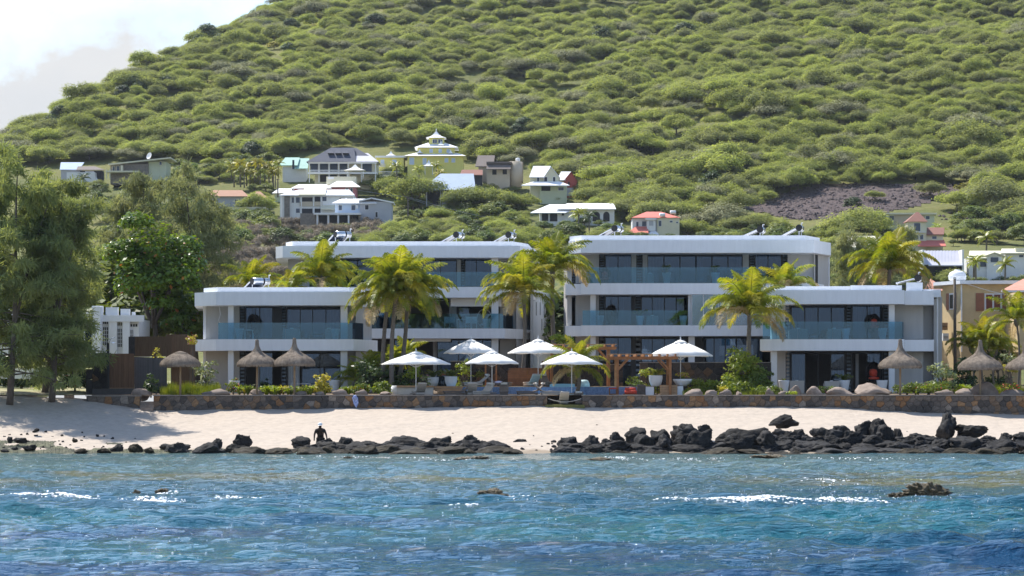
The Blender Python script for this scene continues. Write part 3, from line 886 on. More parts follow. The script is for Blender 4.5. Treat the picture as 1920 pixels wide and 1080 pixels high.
for k, (py0, py1) in enumerate(((483.1, 537.9), (558.1, 615.9), (634.6, 738))):
    colm(vb, 921.5, 934.5, py0, py1, YB + .6)
    wallp(vb, 937, 969, py0, py1, YB + 2.6, .3)
    wallp(vb, 545, 580, py0, py1, YB + 2.6, .3)
    MB().prism(poly([(968, YB + 1.8), (990, YB + 5.0), (990, YB + 8), (965, YB + 3)]), ZZ(py1, YB), ZZ(py0, YB)).build('angled_wall', MAT['render_wall'], vb)
    if k == 0:
        glazing(vb, [580, 610, 640, 670, 700], py0, py1, YB + 2.9)
        wallp(vb, 700, 740, py0, py1, YB + 2.7, .3)
        glazing(vb, [740, 770, 798, 826, 856], py0 + 2, py1, YB + 2.9, curtains=((744, 756), (812, 824)))
        wallp(vb, 857, 864, py0, py1, YB + 2.7, .3); louvre(vb, 864, 872, py0, py1, YB + 2.8)
        glazing(vb, [872, 893, 920], py0 + 1, py1, YB + 2.9, head=2, curtains=((874, 883),))
        wallp(vb, 920, 938, py0, py1, YB + 2.75, .3)
    elif k == 1:
        glazing(vb, [580, 615, 650, 690, 730, 770, 805, 842], py0, py1, YB + 2.9, open_=(5, 6), curtains=((842, 856), (640, 660)))
        glazing(vb, [860, 880, 920], py0, py1, YB + 3.1, head=5, open_=(1,))
        MB().pbox(845, 940, 559, 574.5, YB + .9, YB + 1.15).build('rolled_awning', MAT['ceiling'], vb)
    else:
        glazing(vb, [580, 620, 660, 700, 740, 780, 820, 860, 905, 921], py0, py1, YB + 2.9, open_=(2, 3, 5), curtains=((812, 826), (895, 907)))
        MB().pbox(775, 845, 635, 640.5, YB + .5, YB + .8).build('rolled_awning', MAT['ceiling'], vb)
railing(vb, [(580, YB + .12), (944, YB + .12), (962, YB + 2.2)], 588, 615.9, YB)
railing(vb, [(580, YB + .12), (944, YB + .12)], 510, 537.9, YB)
# the wing behind it with slit windows, seen obliquely
wing = thing('villa_wing', 'pale side wing with narrow slit windows behind the tall leaning palm', 'villa wing', (XX(1020, 210), 210, 3.4))
wp = poly([(989, 208), (1041, 222), (1041, 230), (985, 230)])
MB().prism(wp, 3.2, ZZ(545, 212)).build('wall', MAT['column_white'], wing)
A = Vector((wp[0][0], wp[0][1], 0)); B = Vector((wp[1][0], wp[1][1], 0)); d = (B - A).normalized(); nrm = Vector((d.y, -d.x, 0))
for u, za, zb in ((.30, 567, 592), (.44, 566, 590), (.58, 566, 592), (.70, 570, 592), (.50, 597, 618)):
    c = A + (B - A) * u + nrm * .01
    MB().prism([(c - d * .11 + nrm * .01)[:2], (c + d * .11 + nrm * .01)[:2], (c + d * .11 - nrm * .03)[:2], (c - d * .11 - nrm * .03)[:2]], ZZ(zb, 213), ZZ(za, 213)).build('slit_window', MAT['dark_frame'], wing)

# ---- three-storey villa set back, right of the middle
YC = 197.0
vc = thing('villa', 'wide three-storey villa with two glass balconies behind the pergola', 'villa', (XX(1310, YC), YC, 3.4))
zt = ZZ(462, YC)
shell(vc, 1063, 1530, YC, YC + 2.9, YC + 15, 3.3, zt, [GZ, ZZ(611.5, YC), ZZ(532.5, YC)])
slab(vc, 'roof_slab', [(1089, YC), (1526, YC), (1558, YC + 4.2), (1552, YC + 15), (1066, YC + 15), (1066, YC + 1.6)], 450, 474, YC)
slab(vc, 'parapet', [(1090, YC + 1.0), (1510, YC + 1.0), (1537, YC + 4.5), (1530, YC + 14), (1068, YC + 14), (1068, YC + 2.5)], 440, 449.9, YC)
slab(vc, 'balcony_slab', [(1089, YC), (1526, YC), (1545, YC + 3), (1545, YC + 8), (1060, YC + 8), (1060, YC + 1.6), (1089, YC + 1.4)], 531, 552, YC)
slab(vc, 'balcony_slab', [(1089, YC), (1500, YC), (1500, YC + 8), (1060, YC + 8), (1060, YC + 1.6), (1089, YC + 1.4)], 610, 630, YC)
for k, (py0, py1) in enumerate(((474.1, 530.9), (552.1, 609.9), (630.1, 738))):
    colm(vc, 1064, 1072, py0, py1, YC + 2.2, 'render_wall')
    wallp(vc, 1079, 1107, py0, py1, YC + 2.5, .3)
    if k == 0:
        louvre(vc, 1071, 1079, py0, py1, YC + 2.6)
        wallp(vc, 1107, 1123, py0, py1, YC + 2.5, .3)
        louvre(vc, 1123, 1134, py0 + 1, py1, YC + 2.8)
        glazing(vc, [1135, 1159, 1184], py0 + 1, py1, YC + 2.9, head=2, curtains=((1136, 1142), (1170, 1182)))
        wallp(vc, 1184, 1193, py0, py1, YC + 2.7, .3); louvre(vc, 1193, 1205, py0 + 2, py1, YC + 2.8); wallp(vc, 1205, 1214, py0, py1, YC + 2.7, .3)
        glazing(vc, [1214, 1245, 1275, 1305], py0 + 2, py1, YC + 2.9, head=5, post=2.2, curtains=((1216, 1232),))
        glazing(vc, [1305, 1335, 1365, 1392], py0 + 2, py1, YC + 2.9, head=5, post=2.2, curtains=((1308, 1318), (1380, 1391)))
        wallp(vc, 1393, 1404, py0, py1, YC + 2.7, .3); louvre(vc, 1404, 1416, py0 + 2, py1, YC + 2.8)
        glazing(vc, [1416, 1440, 1465], py0 + 1, py1, YC + 2.9, head=2, curtains=((1418, 1425), (1456, 1464)))
        louvre(vc, 1466, 1477, py0 + 1, py1, YC + 2.8)
        wallp(vc, 1477, 1526, py0, py1, YC + 2.5, .3)
    else:
        colm(vc, 1107, 1117, py0, py1, YC + .6); wallp(vc, 1115, 1123, py0, py1, YC + 2.7, .3)
        louvre(vc, 1123, 1134, py0 + 1, py1, YC + 2.8)
        glazing(vc, [1135, 1159, 1184], py0 + 1, py1, YC + 2.9, head=3, curtains=((1137, 1150), (1160, 1170)))
        wallp(vc, 1184, 1190, py0, py1, YC + 2.8, .2, 'dark_frame'); louvre(vc, 1190, 1203, py0 + 1, py1, YC + 2.8)
        glazing(vc, [1203, 1223, 1246, 1268, 1291], py0 + 1, py1, YC + 2.9, head=5, curtains=((1226, 1244),) if k == 1 else ((1204, 1214),))
        if k == 1:
            colm(vc, 1290.5, 1296, py0, py1, YC + .4)
            fr = MB()
            for e in (1297, 1319, 1347, 1374, 1402, 1430): fr.pbox(e - .5, e + .5, py0, py1, YC + .18, YC + .22)
            f = fr.build('screen_frame', MAT['white_metal'], vc)
            for a, b in zip((1297, 1319, 1347, 1374, 1402), (1319, 1347, 1374, 1402, 1430)):
                pane_part(f, a + .6, b - .6, py0 + .3, py1 - .3, YC + .19, 'screen_glass', 'screen_pane')
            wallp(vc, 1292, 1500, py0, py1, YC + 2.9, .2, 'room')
        else:
            colm(vc, 1291, 1302.5, py0, py1, YC + .6)
            wallp(vc, 1302, 1316, py0, py1, YC + 2.8, .2, 'dark_frame')
            glazing(vc, [1318, 1339, 1360, 1381, 1402, 1424, 1446], py0 + 1, py1, YC + 2.9, head=4, curtains=((1342, 1358),))
railing(vc, [(1092, YC + .12), (1498, YC + .12)], 501, 530.9, YC)
railing(vc, [(1092, YC + .12), (1290, YC + .12)], 582, 609.9, YC)
sw = poly([(1526, YC + 2.2), (1556, YC + 5.5), (1556, YC + 12), (1520, YC + 4)])
MB().prism(sw, 3.3, ZZ(474.2, YC)).build('angled_wall', MAT['render_wall'], vc)
for u in (.12, .2, .93):
    c = Vector(sw[0]) * (1 - u) + Vector(sw[1]) * u
    MB().tube([(c.x, c.y - .06, 3.4), (c.x, c.y - .06, ZZ(475, YC))], .06, 6).build('downpipe', MAT['white_metal'] if u > .5 else MAT['dark_frame'], vc)

# ---- villa in front on the right: two storeys
YD = 182.0
vd = thing('villa', 'white two-storey villa with red cushioned egg chairs on both floors', 'villa', (XX(1590, YD), YD, 3.4))
zt = ZZ(558, YD)
shell(vd, 1476, 1757, YD, YD + 2.9, YD + 15, 3.3, zt, [GZ, ZZ(637.5, YD)])
slab(vd, 'roof_slab', [(1428, YD), (1696, YD), (1696, YD + 13), (1440, YD + 13)], 544, 570, YD)
slab(vd, 'roof_slab', [(1696.3, YD + .5), (1751, YD + .5), (1751, YD + 12), (1696.3, YD + 12)], 544.6, 571, YD)
slab(vd, 'parapet', [(1452, YD + 1.2), (1594, YD + 1.2), (1594, YD + 12), (1452, YD + 12)], 535.5, 543.9, YD)
slab(vd, 'parapet', [(1594.3, YD + 1.0), (1691, YD + 1.0), (1691, YD + 12), (1594.3, YD + 12)], 534, 543.9, YD)
slab(vd, 'parapet', [(1699, YD + 1.6), (1730, YD + 1.6), (1730, YD + 4), (1699, YD + 4)], 528, 544.5, YD)
slab(vd, 'parapet', [(1731, YD + 2.5), (1764, YD + 2.5), (1764, YD + 14), (1731, YD + 14)], 540, 555, YD)
slab(vd, 'balcony_slab', [(1425, YD), (1696, YD), (1696, YD + 7), (1430, YD + 7)], 636, 657.5, YD)
slab(vd, 'balcony_slab', [(1696.3, YD + .5), (1751, YD + .5), (1751, YD + 7), (1696.3, YD + 7)], 636.6, 658.3, YD)
for k, (py0, py1) in enumerate(((570.1, 635.9), (658.4, 738))):
    colm(vd, 1446, 1457, py0, py1, YD + .6)
    wallp(vd, 1457, 1473, py0, py1, YD + 2.6, .3)
    louvre(vd, 1473, 1482, py0 + 2, py1, YD + 2.8)
    if k == 0:
        glazing(vd, [1484, 1509, 1534, 1559, 1584], py0 + 3, py1, YD + 2.9, head=4, post=2, curtains=((1487, 1495), (1512, 1522), (1572, 1580)))
        louvre(vd, 1586, 1597, py0 + 2, py1, YD + 2.8)
        glazing(vd, [1598, 1626, 1654], py0 + 2, py1, YD + 2.9, head=3, curtains=((1600, 1622), (1630, 1650)))
    else:
        glazing(vd, [1484, 1510, 1534, 1558, 1584], py0 + 2, py1, YD + 2.9, head=4, open_=(1, 2), curtains=((1487, 1508), (1560, 1582)))
        louvre(vd, 1586, 1597, py0 + 2, py1, YD + 2.8)
        glazing(vd, [1598, 1626, 1654], py0 + 2, py1, YD + 2.9, head=3, open_=(0,), curtains=((1604, 1610), (1628, 1652)))
    louvre(vd, 1656, 1667, py0 + 2, py1, YD + 2.8)
    colm(vd, 1667, 1677.5, py0, py1, YD + .6)
    wallp(vd, 1677, 1731, py0, py1, YD + 2.0, .3)
    wallp(vd, 1731, 1753, py0, py1, YD + 3.6, .3)
wallp(vd, 1753, 1758, 557, 738, YD + 3.0, .3); wallp(vd, 1759, 1766.5, 556, 738, YD + 3.2, 8)
MB().tube([PX(1757.5, 557, YD + 2.9), PX(1757.5, 738, YD + 2.9)], .07, 6).build('downpipe', MAT['white_metal'], vd)
railing(vd, [(1430, YD + .12), (1692, YD + .12), (1694, YD + 2.0)], 603, 635.9, YD)

# ---------------------------------------------------------------- paved terraces
for a, b, Y0, Y1 in ((386, 700, 178.5, 183), (1440, 1760, 178.5, 183), (700, 1440, 183.3, 204)):
    struct(MB().box(XX(a, Y0), XX(b, Y0), Y0, Y1 + 2, 3.2, GZ - .03).build('terrace', MAT['floor_tile']))

# ---------------------------------------------------------------- solar water heaters
def solar(px, py, Y, az, label, r=.27, length=1.5, panel_side=-1, zroof=None):
    c = PX(px, py, Y)
    zr = zroof if zroof is not None else c.z - .75
    t = thing('solar_water_heater', label, 'water heater', (c.x, Y, zr), 'solar water heaters on the villa roofs')
    d = Vector((math.sin(az), math.cos(az), 0))
    e = c + d * length
    mb = MB(); mb.smooth = True; mb.tube([c + d * .02, c + d * .6, e], r, 18); mb.build('tank', MAT['steel'], t)
    MB().tube([c - d * .02, c + d * .05], r * 1.03, 18).build('end_cap', MAT['black_cap'], t)
    MB().tube([c + d * (length * .62), c + d * (length * .70)], r * 1.04, 18).build('strap', MAT['black_cap'], t)
    s = Vector((d.y, -d.x, 0)) * panel_side
    a0 = c + s * .30 + Vector((0, 0, -.05)); b0 = e + s * .30 + Vector((0, 0, -.05)); dn = s * 1.35 + Vector((0, 0, -(c.z - zr) + .12))
    mb = MB(); nn = dn.cross(b0 - a0).normalized() * .05
    vs = [a0, b0, b0 + dn, a0 + dn]
    mb.add([v for v in vs] + [v - nn for v in vs], [(0, 1, 2, 3), (7, 6, 5, 4), (0, 4, 5, 1), (1, 5, 6, 2), (2, 6, 7, 3), (3, 7, 4, 0)])
    mb.build('collector', MAT['collector'], t)
    fr = MB()
    for p, q in ((a0, a0 + dn), (b0, b0 + dn), (a0, b0), (a0 + dn, b0 + dn)): fr.bar(p, q, .09, .07)
    for p in (a0 + d * .05, b0 - d * .05): fr.bar(p - s * .3, Vector((p.x - s.x * .3, p.y - s.y * .3, zr)), .06)
    fr.bar(a0 + dn, Vector(((a0 + dn).x, (a0 + dn).y, zr)), .06); fr.bar(b0 + dn, Vector(((b0 + dn).x, (b0 + dn).y, zr)), .06)
    fr.build('stand', MAT['white_metal'], t)
    MB().tube([e + Vector((0, 0, r * .9)), e + Vector((0, 0, r + .22)), e + Vector((.12, 0, r + .22))], .045, 6).build('valve_pipe', MAT['white_metal'], t)
RA, RB, RC, RD = ZZ(537.5, YA), ZZ(451, YB), ZZ(440, YC), ZZ(534, YD)
solar(472, 527, 188, R(58), 'silver solar water heater on the villa roof beside the dark gate', zroof=RA)
solar(628, 439, 207, R(58), 'silver solar tank on the back villa roof, end nearest the bare brown bushes', zroof=RB)
solar(855, 440, 208, R(20), 'solar water heater on the back villa roof in front of the green mound', zroof=RB)
solar(953, 440, 208, R(20), 'solar water heater at the palm end of the back villa roof', zroof=RB)
solar(1152, 428, 201, R(25), 'solar water heater on the wide villa roof before the red-roofed house', zroof=RC)
solar(1425, 430, 201, R(15), 'solar water heater on the wide villa roof, inner one of a pair', zroof=RC)
solar(1498, 427, 201, R(15), 'solar water heater nearest the end of the wide villa roof', zroof=RC)
solar(1721, 521, 186, R(12), 'solar water heater beside the yellow house on a low villa roof', zroof=ZZ(528, YD))
# small roof lamp posts
for px, py, Y in ((408, 541, YA + 1.4), (1694, 535, YD + 1.2)):
    t = thing('roof_lamp', 'tiny dark lamp fixed on the edge of a villa roof', 'lamp', PX(px, py + 4, Y), 'lamps on the roof edges')
    MB().pbox(px - 2.5, px - 1.5, py - 4, py + 6, Y, Y + .05).build('bracket', MAT['dark_frame'], t)
    MB().pbox(px - 1.4, px + 2.5, py, py + 5, Y, Y + .1).build('lamp_head', MAT['dark_frame'], t)
# ================================================================ TERRACE, POOL AND FURNITURE
# ---------------------------------------------------------------- lawn behind the gap in the sea wall, rope across it
mat('turf', (0.13, 0.14, 0.035), 0.95, 0.3, 2.0, col2=(0.22, 0.20, 0.06), bump=0.8, bscale=30)
zg = ZZ(758, 170.0)
t_ = MB().add([(XX(1024, 169.9), 169.7, zg - .05), (XX(1094, 169.9), 169.7, zg - .05), (XX(1096, 172), 172.2, zg + .05), (XX(1022, 172), 172.2, zg + .05)], [(0, 1, 2, 3)])
t_.box(XX(1022, 170), XX(1096, 170), 169.66, 169.9, zg - 1, zg - .04)
struct(t_.build('turf_patch', MAT['turf']))
struct(MB().box(XX(1020, 172), XX(1098, 172), 172.2, 172.5, zg - .5, 3.52).build('turf_bank', MAT['mortar']))
rp_ = thing('rope_barrier', 'pale rope slung across the gap in the sea wall', 'rope', (XX(1059, 170), 170, zg))
pts = []
for i in range(13):
    u = i / 12; px = 1027 + 64 * u
    pts.append(PX(px, 747 + 6.5 * (1 - (2 * u - 1) ** 2), 170.2))
MB().tube(pts, .035, 6).build('rope', MAT['rope'], rp_)
for px in (1027, 1091): MB().tube([PX(px, 752, 170.2), PX(px, 744, 170.2)], .05, 6).build('hook_post', MAT['dark_frame'], rp_)

# ---------------------------------------------------------------- pool
YP = 174.6
pool = thing('swimming_pool', 'raised infinity pool with blue mosaic wall behind the sea wall', 'pool', (XX(1030, YP), YP, 3.45))
MB().pbox(830, 1098, 725.5, 744, YP, YP + .3).build('mosaic_wall', MAT['mosaic'], pool)
MB().pbox(1098.2, 1200, 725.5, 744, YP - .02, YP + .3).build('mosaic_wall', MAT['mosaic'], pool)
MB().pbox(1200.2, 1226, 725.5, 744, YP + .2, YP + .5).build('mosaic_wall', MAT['mosaic'], pool)
struct(MB().box(XX(828, 177), XX(1226, 177), 176.65, 182.1, 3.3, 4.13).build('pool_deck', MAT['timber_pale']))
MB().box(XX(830, YP), XX(1226, YP), YP + .3, YP + 2.0, 3.4, ZZ(725.9, YP)).build('pool_water', MAT['pool_pale'], pool)
MB().pbox(995, 1098, 738.8, 741, YP - .5, YP - .02).build('overflow_channel', MAT['pool_pale'], pool)
jac = thing('jacuzzi', 'pale turquoise raised jacuzzi rim standing in the pool', 'jacuzzi', (XX(1055, YP), YP + .5, 3.9))
MB().pbox(1031, 1078, 720.3, 728, YP + .5, YP + 1.9).build('rim', MAT['pool_pale'], jac)
MB().pbox(1033, 1076, 719.6, 720.5, YP + .8, YP + 1.7).build('water', MAT['pool_pale'], jac)
bag = thing('bean_bag', 'pale blue bean bag at the pool edge by the young palm', 'bean bag', PX(1095, 726, YP + 1.2))
mb = MB(); mb.smooth = True
mb.lathe([(.36, 0), (.42, .06), (.40, .30), (.30, .48), (.22, .53), (.05, .54)], 8, PX(1095, 726, YP + 1.2)); mb.build('cover', mat('bag_blue', (0.55, 0.72, 0.80), 0.8, 0.1, 4), bag)
# beige block bar, deck boxes and steps at the pool's end
bb = thing('bar_block', 'beige plastered block with rounded end beside the pool steps', 'bar counter', PX(772, 741, 173.5))
MB().pbox(744, 812, 723, 726, 173.4, 174.6).build('counter_top', MAT['timber_pale'], bb)
MB().pbox(744, 812, 726.1, 744, 173.6, 174.4).build('body', MAT['cushion_pale'], bb)
mb = MB(); mb.smooth = True; c = PX(741, 744, 173.9); mb.lathe([(.30, 0), (.30, ZZ(723, 173.9) - c.z)], 16, c); mb.build('rounded_end', MAT['plaster_white'], bb)
st = thing('deck_steps', 'brown timber steps up to the pool deck', 'steps', PX(835, 741, 173.6))
for i, (a, b, py) in enumerate(((812, 868, 724), (815, 868, 729), (820, 866, 734))):
    MB().pbox(a, b - i * 2, py, py + 4.6, 174.4 - .35 * i, 174.8 - .35 * i).build('step', MAT['timber_pale'], st)
MB().pbox(838, 870, 725.2, 740, 174.9, 175.2).build('riser_board', MAT['timber_brown'], st)
for a, b, m, lab in ((1195, 1210, 'mortar', 'dark stone block at the pool end under the big white bowl planter'), (1211, 1226, 'plaster_white', 'small white plastered block at the pool end')):
    t = thing('pool_block', lab, 'block', PX((a + b) / 2, 741, 174.3))
    MB().pbox(a, b, 722.5 if m == 'mortar' else 725, 744, 174.1, 174.5).build('block_body', MAT[m], t)
    MB().pbox(a - .5, b + .5, 721.5 if m == 'mortar' else 724, 722.4 if m == 'mortar' else 724.9, 174.05, 174.55).build('block_top', MAT['coping'], t)
t = thing('timber_box', 'honey-coloured timber planter box beside the pergola post', 'planter box', PX(1252, 741, 173.8))
for i in range(4): MB().pbox(1238, 1270, 722 + i * 4.6, 726.2 + i * 4.6, 173.8, 174.5).build('plank', MAT['timber_pale'], t)
MB().pbox(1270.2, 1281, 724, 741, 173.9, 174.3).build('end_panel', MAT['plaster_white'], t)
t = thing('side_table', 'small red-brown open side table by the pool wall', 'table', PX(1149, 741, 173.3))
MB().pbox(1142, 1157, 727, 729.5, 173.3, 173.8).build('top', MAT['cushion_red'], t)
for a, b in ((1142, 1144), (1155, 1157)): MB().pbox(a, b, 729.6, 742, 173.3, 173.8).build('side_panel', MAT['timber_brown'], t)
MB().pbox(1144.2, 1154.8, 738, 742, 173.35, 173.8).build('shelf', MAT['timber_brown'], t)
t = thing('daybed', 'low daybed with stacked orange-red cushions under the pergola', 'daybed', PX(1182, 741, 173.2))
mb = MB(); mb.smooth = True; mb.tube([PX(1172, 731, 173.2), PX(1192, 731, 173.2)], .17, 10); mb.build('cushion', MAT['cushion_red'], t)
mb = MB(); mb.smooth = True; mb.tube([PX(1171, 735.5, 173.0), PX(1194, 735.5, 173.0)], .14, 10); mb.build('cushion', MAT['cushion_red'], t)
MB().pbox(1169, 1196, 738.5, 742, 172.9, 173.9).build('base', MAT['timber_brown'], t)

# ---------------------------------------------------------------- garden walls and timber screens behind the pool
def garden_wall(label, a, b, py0, py1, Y, seed, cell=.5, cope=True):
    x0, x1 = XX(a, Y), XX(b, Y); z0, z1 = ZZ(py1, Y), ZZ(py0, Y)
    t = thing('garden_wall', label, 'wall', ((x0 + x1) / 2, Y, z0))
    MB().box(x0, x1, Y, Y + .4, z0 - .3, z1).build('mortar_core', MAT['mortar'], t)
    if cope: MB().box(x0 - .03, x1 + .03, Y - .08, Y + .46, z1 + .002, z1 + .06).build('coping_stone', MAT['coping'], t)
    stone_face(t, x0, x1, z0, z1, Y, cell, MAT['dark_stone'], seed)
garden_wall('dark stone garden wall behind the front pergola', 1200, 1445, 680.5, 741, 182.6, 21)
garden_wall('dark stone garden wall behind the loungers and bowl planters', 845, 972, 678, 741, 182.4, 22)
garden_wall('dark stone pier beside the brown timber screen', 938, 964, 674, 727, 180.2, 24, .42, False)
garden_wall('dark stone garden wall behind the young palm', 1026, 1168, 684, 741, 182.2, 23)
t = thing('timber_screen', 'brown screen of wide horizontal planks with grass on top', 'screen', PX(985, 727, 180))
for i in range(9):
    MB().pbox(952 if i else 956, 1021, 690 + i * 4.0, 693.7 + i * 4.0, 180, 180.06).build('plank', MAT['timber_brown'], t)
MB().pbox(953, 1020, 690, 727, 180.07, 180.6).build('backing', MAT['mortar'], t)
for i, (a, b) in enumerate(((909, 912), (929, 932), (1016, 1021), (1024, 1029), (1031, 1036))):
    t = thing('timber_post', ['slim timber post beside the grey lounger', 'slim timber post beside the stone pier', 'dark stone-coloured post at the end of the timber screen', 'orange timber post next to the timber screen', 'outer orange timber post next to the timber screen'][i], 'post', PX((a + b) / 2, 728, 179.6))
    MB().pbox(a, b, 678, 729, 179.6, 179.7).build('shaft', MAT['timber'] if i != 2 else MAT['mortar'], t)
    MB().pbox(a - .4, b + .4, 677, 677.9, 179.58, 179.72).build('cap', MAT['timber_brown'], t)

# ---------------------------------------------------------------- pergolas
def pergola(label, xa, xb, Y0, Y1, ztop, zb, nr, m='timber'):
    t = thing('pergola', label, 'pergola', ((xa + xb) / 2, (Y0 + Y1) / 2, zb))
    hb = .2
    for Y in (Y0, Y1):
        MB().box(xa - .55, xb + .55, Y - .05, Y + .05, ztop - hb, ztop).build('beam', MAT[m], t)
        MB().box(xa - .5, xb + .5, Y + .17, Y + .25, ztop - hb, ztop).build('beam', MAT[m], t)
        for x in (xa, xb):
            MB().box(x - .09, x + .09, Y + .052, Y + .168, zb, ztop - .01).build('post', MAT[m], t)
            s = 1 if x == xa else -1
            MB().bar((x + s * .09, Y + .11, ztop - .95), (x + s * .75, Y + .11, ztop - .22), .09, .10).build('brace', MAT[m], t)
    for i in range(nr):
        x = xa - .35 + (xb - xa + .7) * i / (nr - 1)
        MB().box(x - .05, x + .05, Y0 - .55, Y1 + .7, ztop + .003, ztop + .16).build('rafter', MAT[m], t)
    for i in range(4):
        y = Y0 - .3 + (Y1 - Y0 + .7) * i / 3
        MB().box(xa - .6, xb + .6, y - .03, y + .03, ztop + .163, ztop + .20).build('batten', MAT['timber_pale'], t)
pergola('honey timber pergola over the bowl planter', XX(1158, 173.6), XX(1257, 173.6), 173.6, 176.6, ZZ(668.5, 173.6), ZZ(741, 173.6), 9)
pergola('timber pergola set back behind the young palm', XX(1035, 178.6), XX(1142, 178.6), 178.6, 181.0, ZZ(650, 178.6), 3.55, 9)

# ---------------------------------------------------------------- white parasols
def make_parasol():
    t = thing('parasol', 'x', 'parasol', (0, 0, 0))
    n = 8; W = 2.55; zr = 2.95; rise = .80
    mb = MB(); mb.smooth = False
    rings = [(0.0, 1.0), (.2, .90), (.45, .66), (.75, .33), (1.0, 0.0)]
    vs = []; fs = []
    K = n * 4
    for r, h in rings:
        for k in range(K):
            a = 2 * math.pi * k / K + math.pi / 8
            mid = abs((k % 4) / 4 - .5) * 2          # 1 on a rib, 0 between
            mid = 1 if k % 4 == 0 else (.25 if k % 4 in (1, 3) else 0)
            rad = W * r * (math.cos(math.pi / n) / math.cos(((k % 4) / 4 - .5) * 2 * math.pi / n)) * (1 - .015 * (1 - mid) * r)
            sag = -.045 * (1 - mid) * math.sin(math.pi * min(r, .95)) + (.05 * (1 - mid) if r == 1 else 0)
            vs.append((rad * math.cos(a), rad * math.sin(a), zr - rise + rise * h + sag))
    for i in range(len(rings) - 1):
        for k in range(K):
            k2 = (k + 1) % K
            fs.append((i * K + k, (i + 1) * K + k, (i + 1) * K + k2, i * K + k2))
    b = (len(rings) - 1) * K
    val = len(vs)
    for k in range(K):                                  # short hem
        x, y, z = vs[b + k]; vs.append((x * .995, y * .995, z - .07 - .02 * (k % 2)))
    for k in range(K):
        k2 = (k + 1) % K; fs.append((b + k, val + k, val + k2, b + k2))
    mb.smooth = True
    mb.add(vs, fs); c = mb.build('canopy', MAT['canvas'], t)
    v = MB(); v.smooth = True
    v.lathe([(.66, zr - .16), (.40, zr - .01), (.03, zr + .10)], 16); v.build('vent_cap', MAT['canvas'], c)
    MB().tube([(0, 0, 0), (0, 0, zr + .1)], .032, 8).build('pole', MAT['white_metal'], t)
    MB().lathe([(.035, 0), (.05, .05), (.03, .12), (.012, .2)], 8, (0, 0, zr + .12)).build('finial', MAT['white_metal'], t)
    for k in range(n):
        a = 2 * math.pi * k / n + math.pi / 8
        r = MB().bar((.05 * math.cos(a), .05 * math.sin(a), zr - .08), (W * .985 * math.cos(a), W * .985 * math.sin(a), zr - rise - .02), .03, .02).build('rib', MAT['white_metal'], t)
        MB().bar((.04 * math.cos(a), .04 * math.sin(a), zr - 1.05), (W * .5 * math.cos(a), W * .5 * math.sin(a), zr - .50), .02, .02).build('strut', MAT['white_metal'], r)
    MB().lathe([(.42, 0), (.42, .07), (.08, .1)], 14).build('base', MAT['coping'], t)
    return t
PARA = [(780, 661, 684.5, 172.6, 130, 'white parasol in front of the big coconut palm clump, beside the beige block'),
        (883, 638, 659.5, 178.6, 100, 'white parasol behind the pool, between two other parasols'),
        (922.5, 660, 682, 172.8, 105, 'white parasol in front of the dining villa, over the pool wall'),
        (1009, 638, 660, 178.0, 112, 'white parasol beside the timber screen, partly behind palm fronds'),
        (1072, 661, 683.5, 172.4, 117, 'white parasol beside the gap in the sea wall'),
        (1276, 640, 656.5, 176.0, 120, 'white parasol behind the honey timber pergola')]
proto = make_parasol()
LABELS.clear()
for i, (px, pyt, pye, Y, w, lab) in enumerate(PARA):
    zt_ = ZZ(pyt, Y); k = (w / F * Y) / (2 * 2.55 * .97)
    zb = min(zt_ - 2.9, 3.62) if Y > 175 else zt_ - 3.0
    if Y > 175: zb = 4.13 if px < 1200 else 3.6
    sc_z = (zt_ - zb) / 2.95
    loc = (XX(px, Y), Y, zb)
    if i == 0:
        o = proto; o.location = loc; o.scale = (k, k, sc_z); o['label'] = lab; o['group'] = 'white parasols round the pool'; o.rotation_euler[2] = R(11)
        LABELS.append((lab, o['group'], o.name))
    else:
        o = copy_tree(proto, None, loc, R(11 + i * 17), (k, k, sc_z), lab)

# ---------------------------------------------------------------- thatched umbrellas
def thatch_mesh(seed, spike=True):
    rg = np.random.RandomState(seed)
    prof = [(1.42, -.02), (1.47, .04), (1.46, .14), (1.38, .30), (1.20, .48), (.95, .64), (.66, .80), (.40, .95), (.24, 1.08), (.15, 1.25), (.115, 1.50), (.10, 1.85), (.075, 1.92)]
    if not spike: prof = prof[:8] + [(.2, 1.02), (.05, 1.06)]
    mb = MB(); mb.smooth = True
    mb.lathe([(1.30, .02)] + prof, 28, close=True)
    V = []
    pr = np.array(prof)
    L_ = np.concatenate([[0], np.cumsum(np.hypot(np.diff(pr[:, 0]), np.diff(pr[:, 1])))])
    n = 5200
    s = L_[-1] * rg.rand(n) ** 1.6; a = rg.rand(n) * 2 * np.pi
    ln = .22 + .28 * rg.rand(n)
    s0 = np.clip(s + ln, 0, L_[-1]); s1 = s - .04 - .06 * rg.rand(n)
    def at(s, a, off):
        r = np.interp(s, L_, pr[:, 0]); z = np.interp(s, L_, pr[:, 1])
        z = np.where(s < 0, z + s * .85, z)
        return np.stack([(r + off) * np.cos(a), (r + off) * np.sin(a), z], -1)
    w = (.008 + .010 * rg.rand(n)) / np.maximum(np.interp(s, L_, pr[:, 0]), .1)
    da = rg.normal(0, .03, n); off = .012 + .03 * rg.rand(n)
    q = np.stack([at(s0, a - w * .5, .0), at(s1, a + da - w, off), at(s1, a + da + w, off), at(s0, a + w * .5, .0)], 1)
    V = q.reshape(-1, 3)
    base = len(mb.v)
    mb.add(V.tolist(), [(4 * i, 4 * i + 1, 4 * i + 2, 4 * i + 3) for i in range(n)])
    # binding band below the spike
    return mb.mesh('thatch')
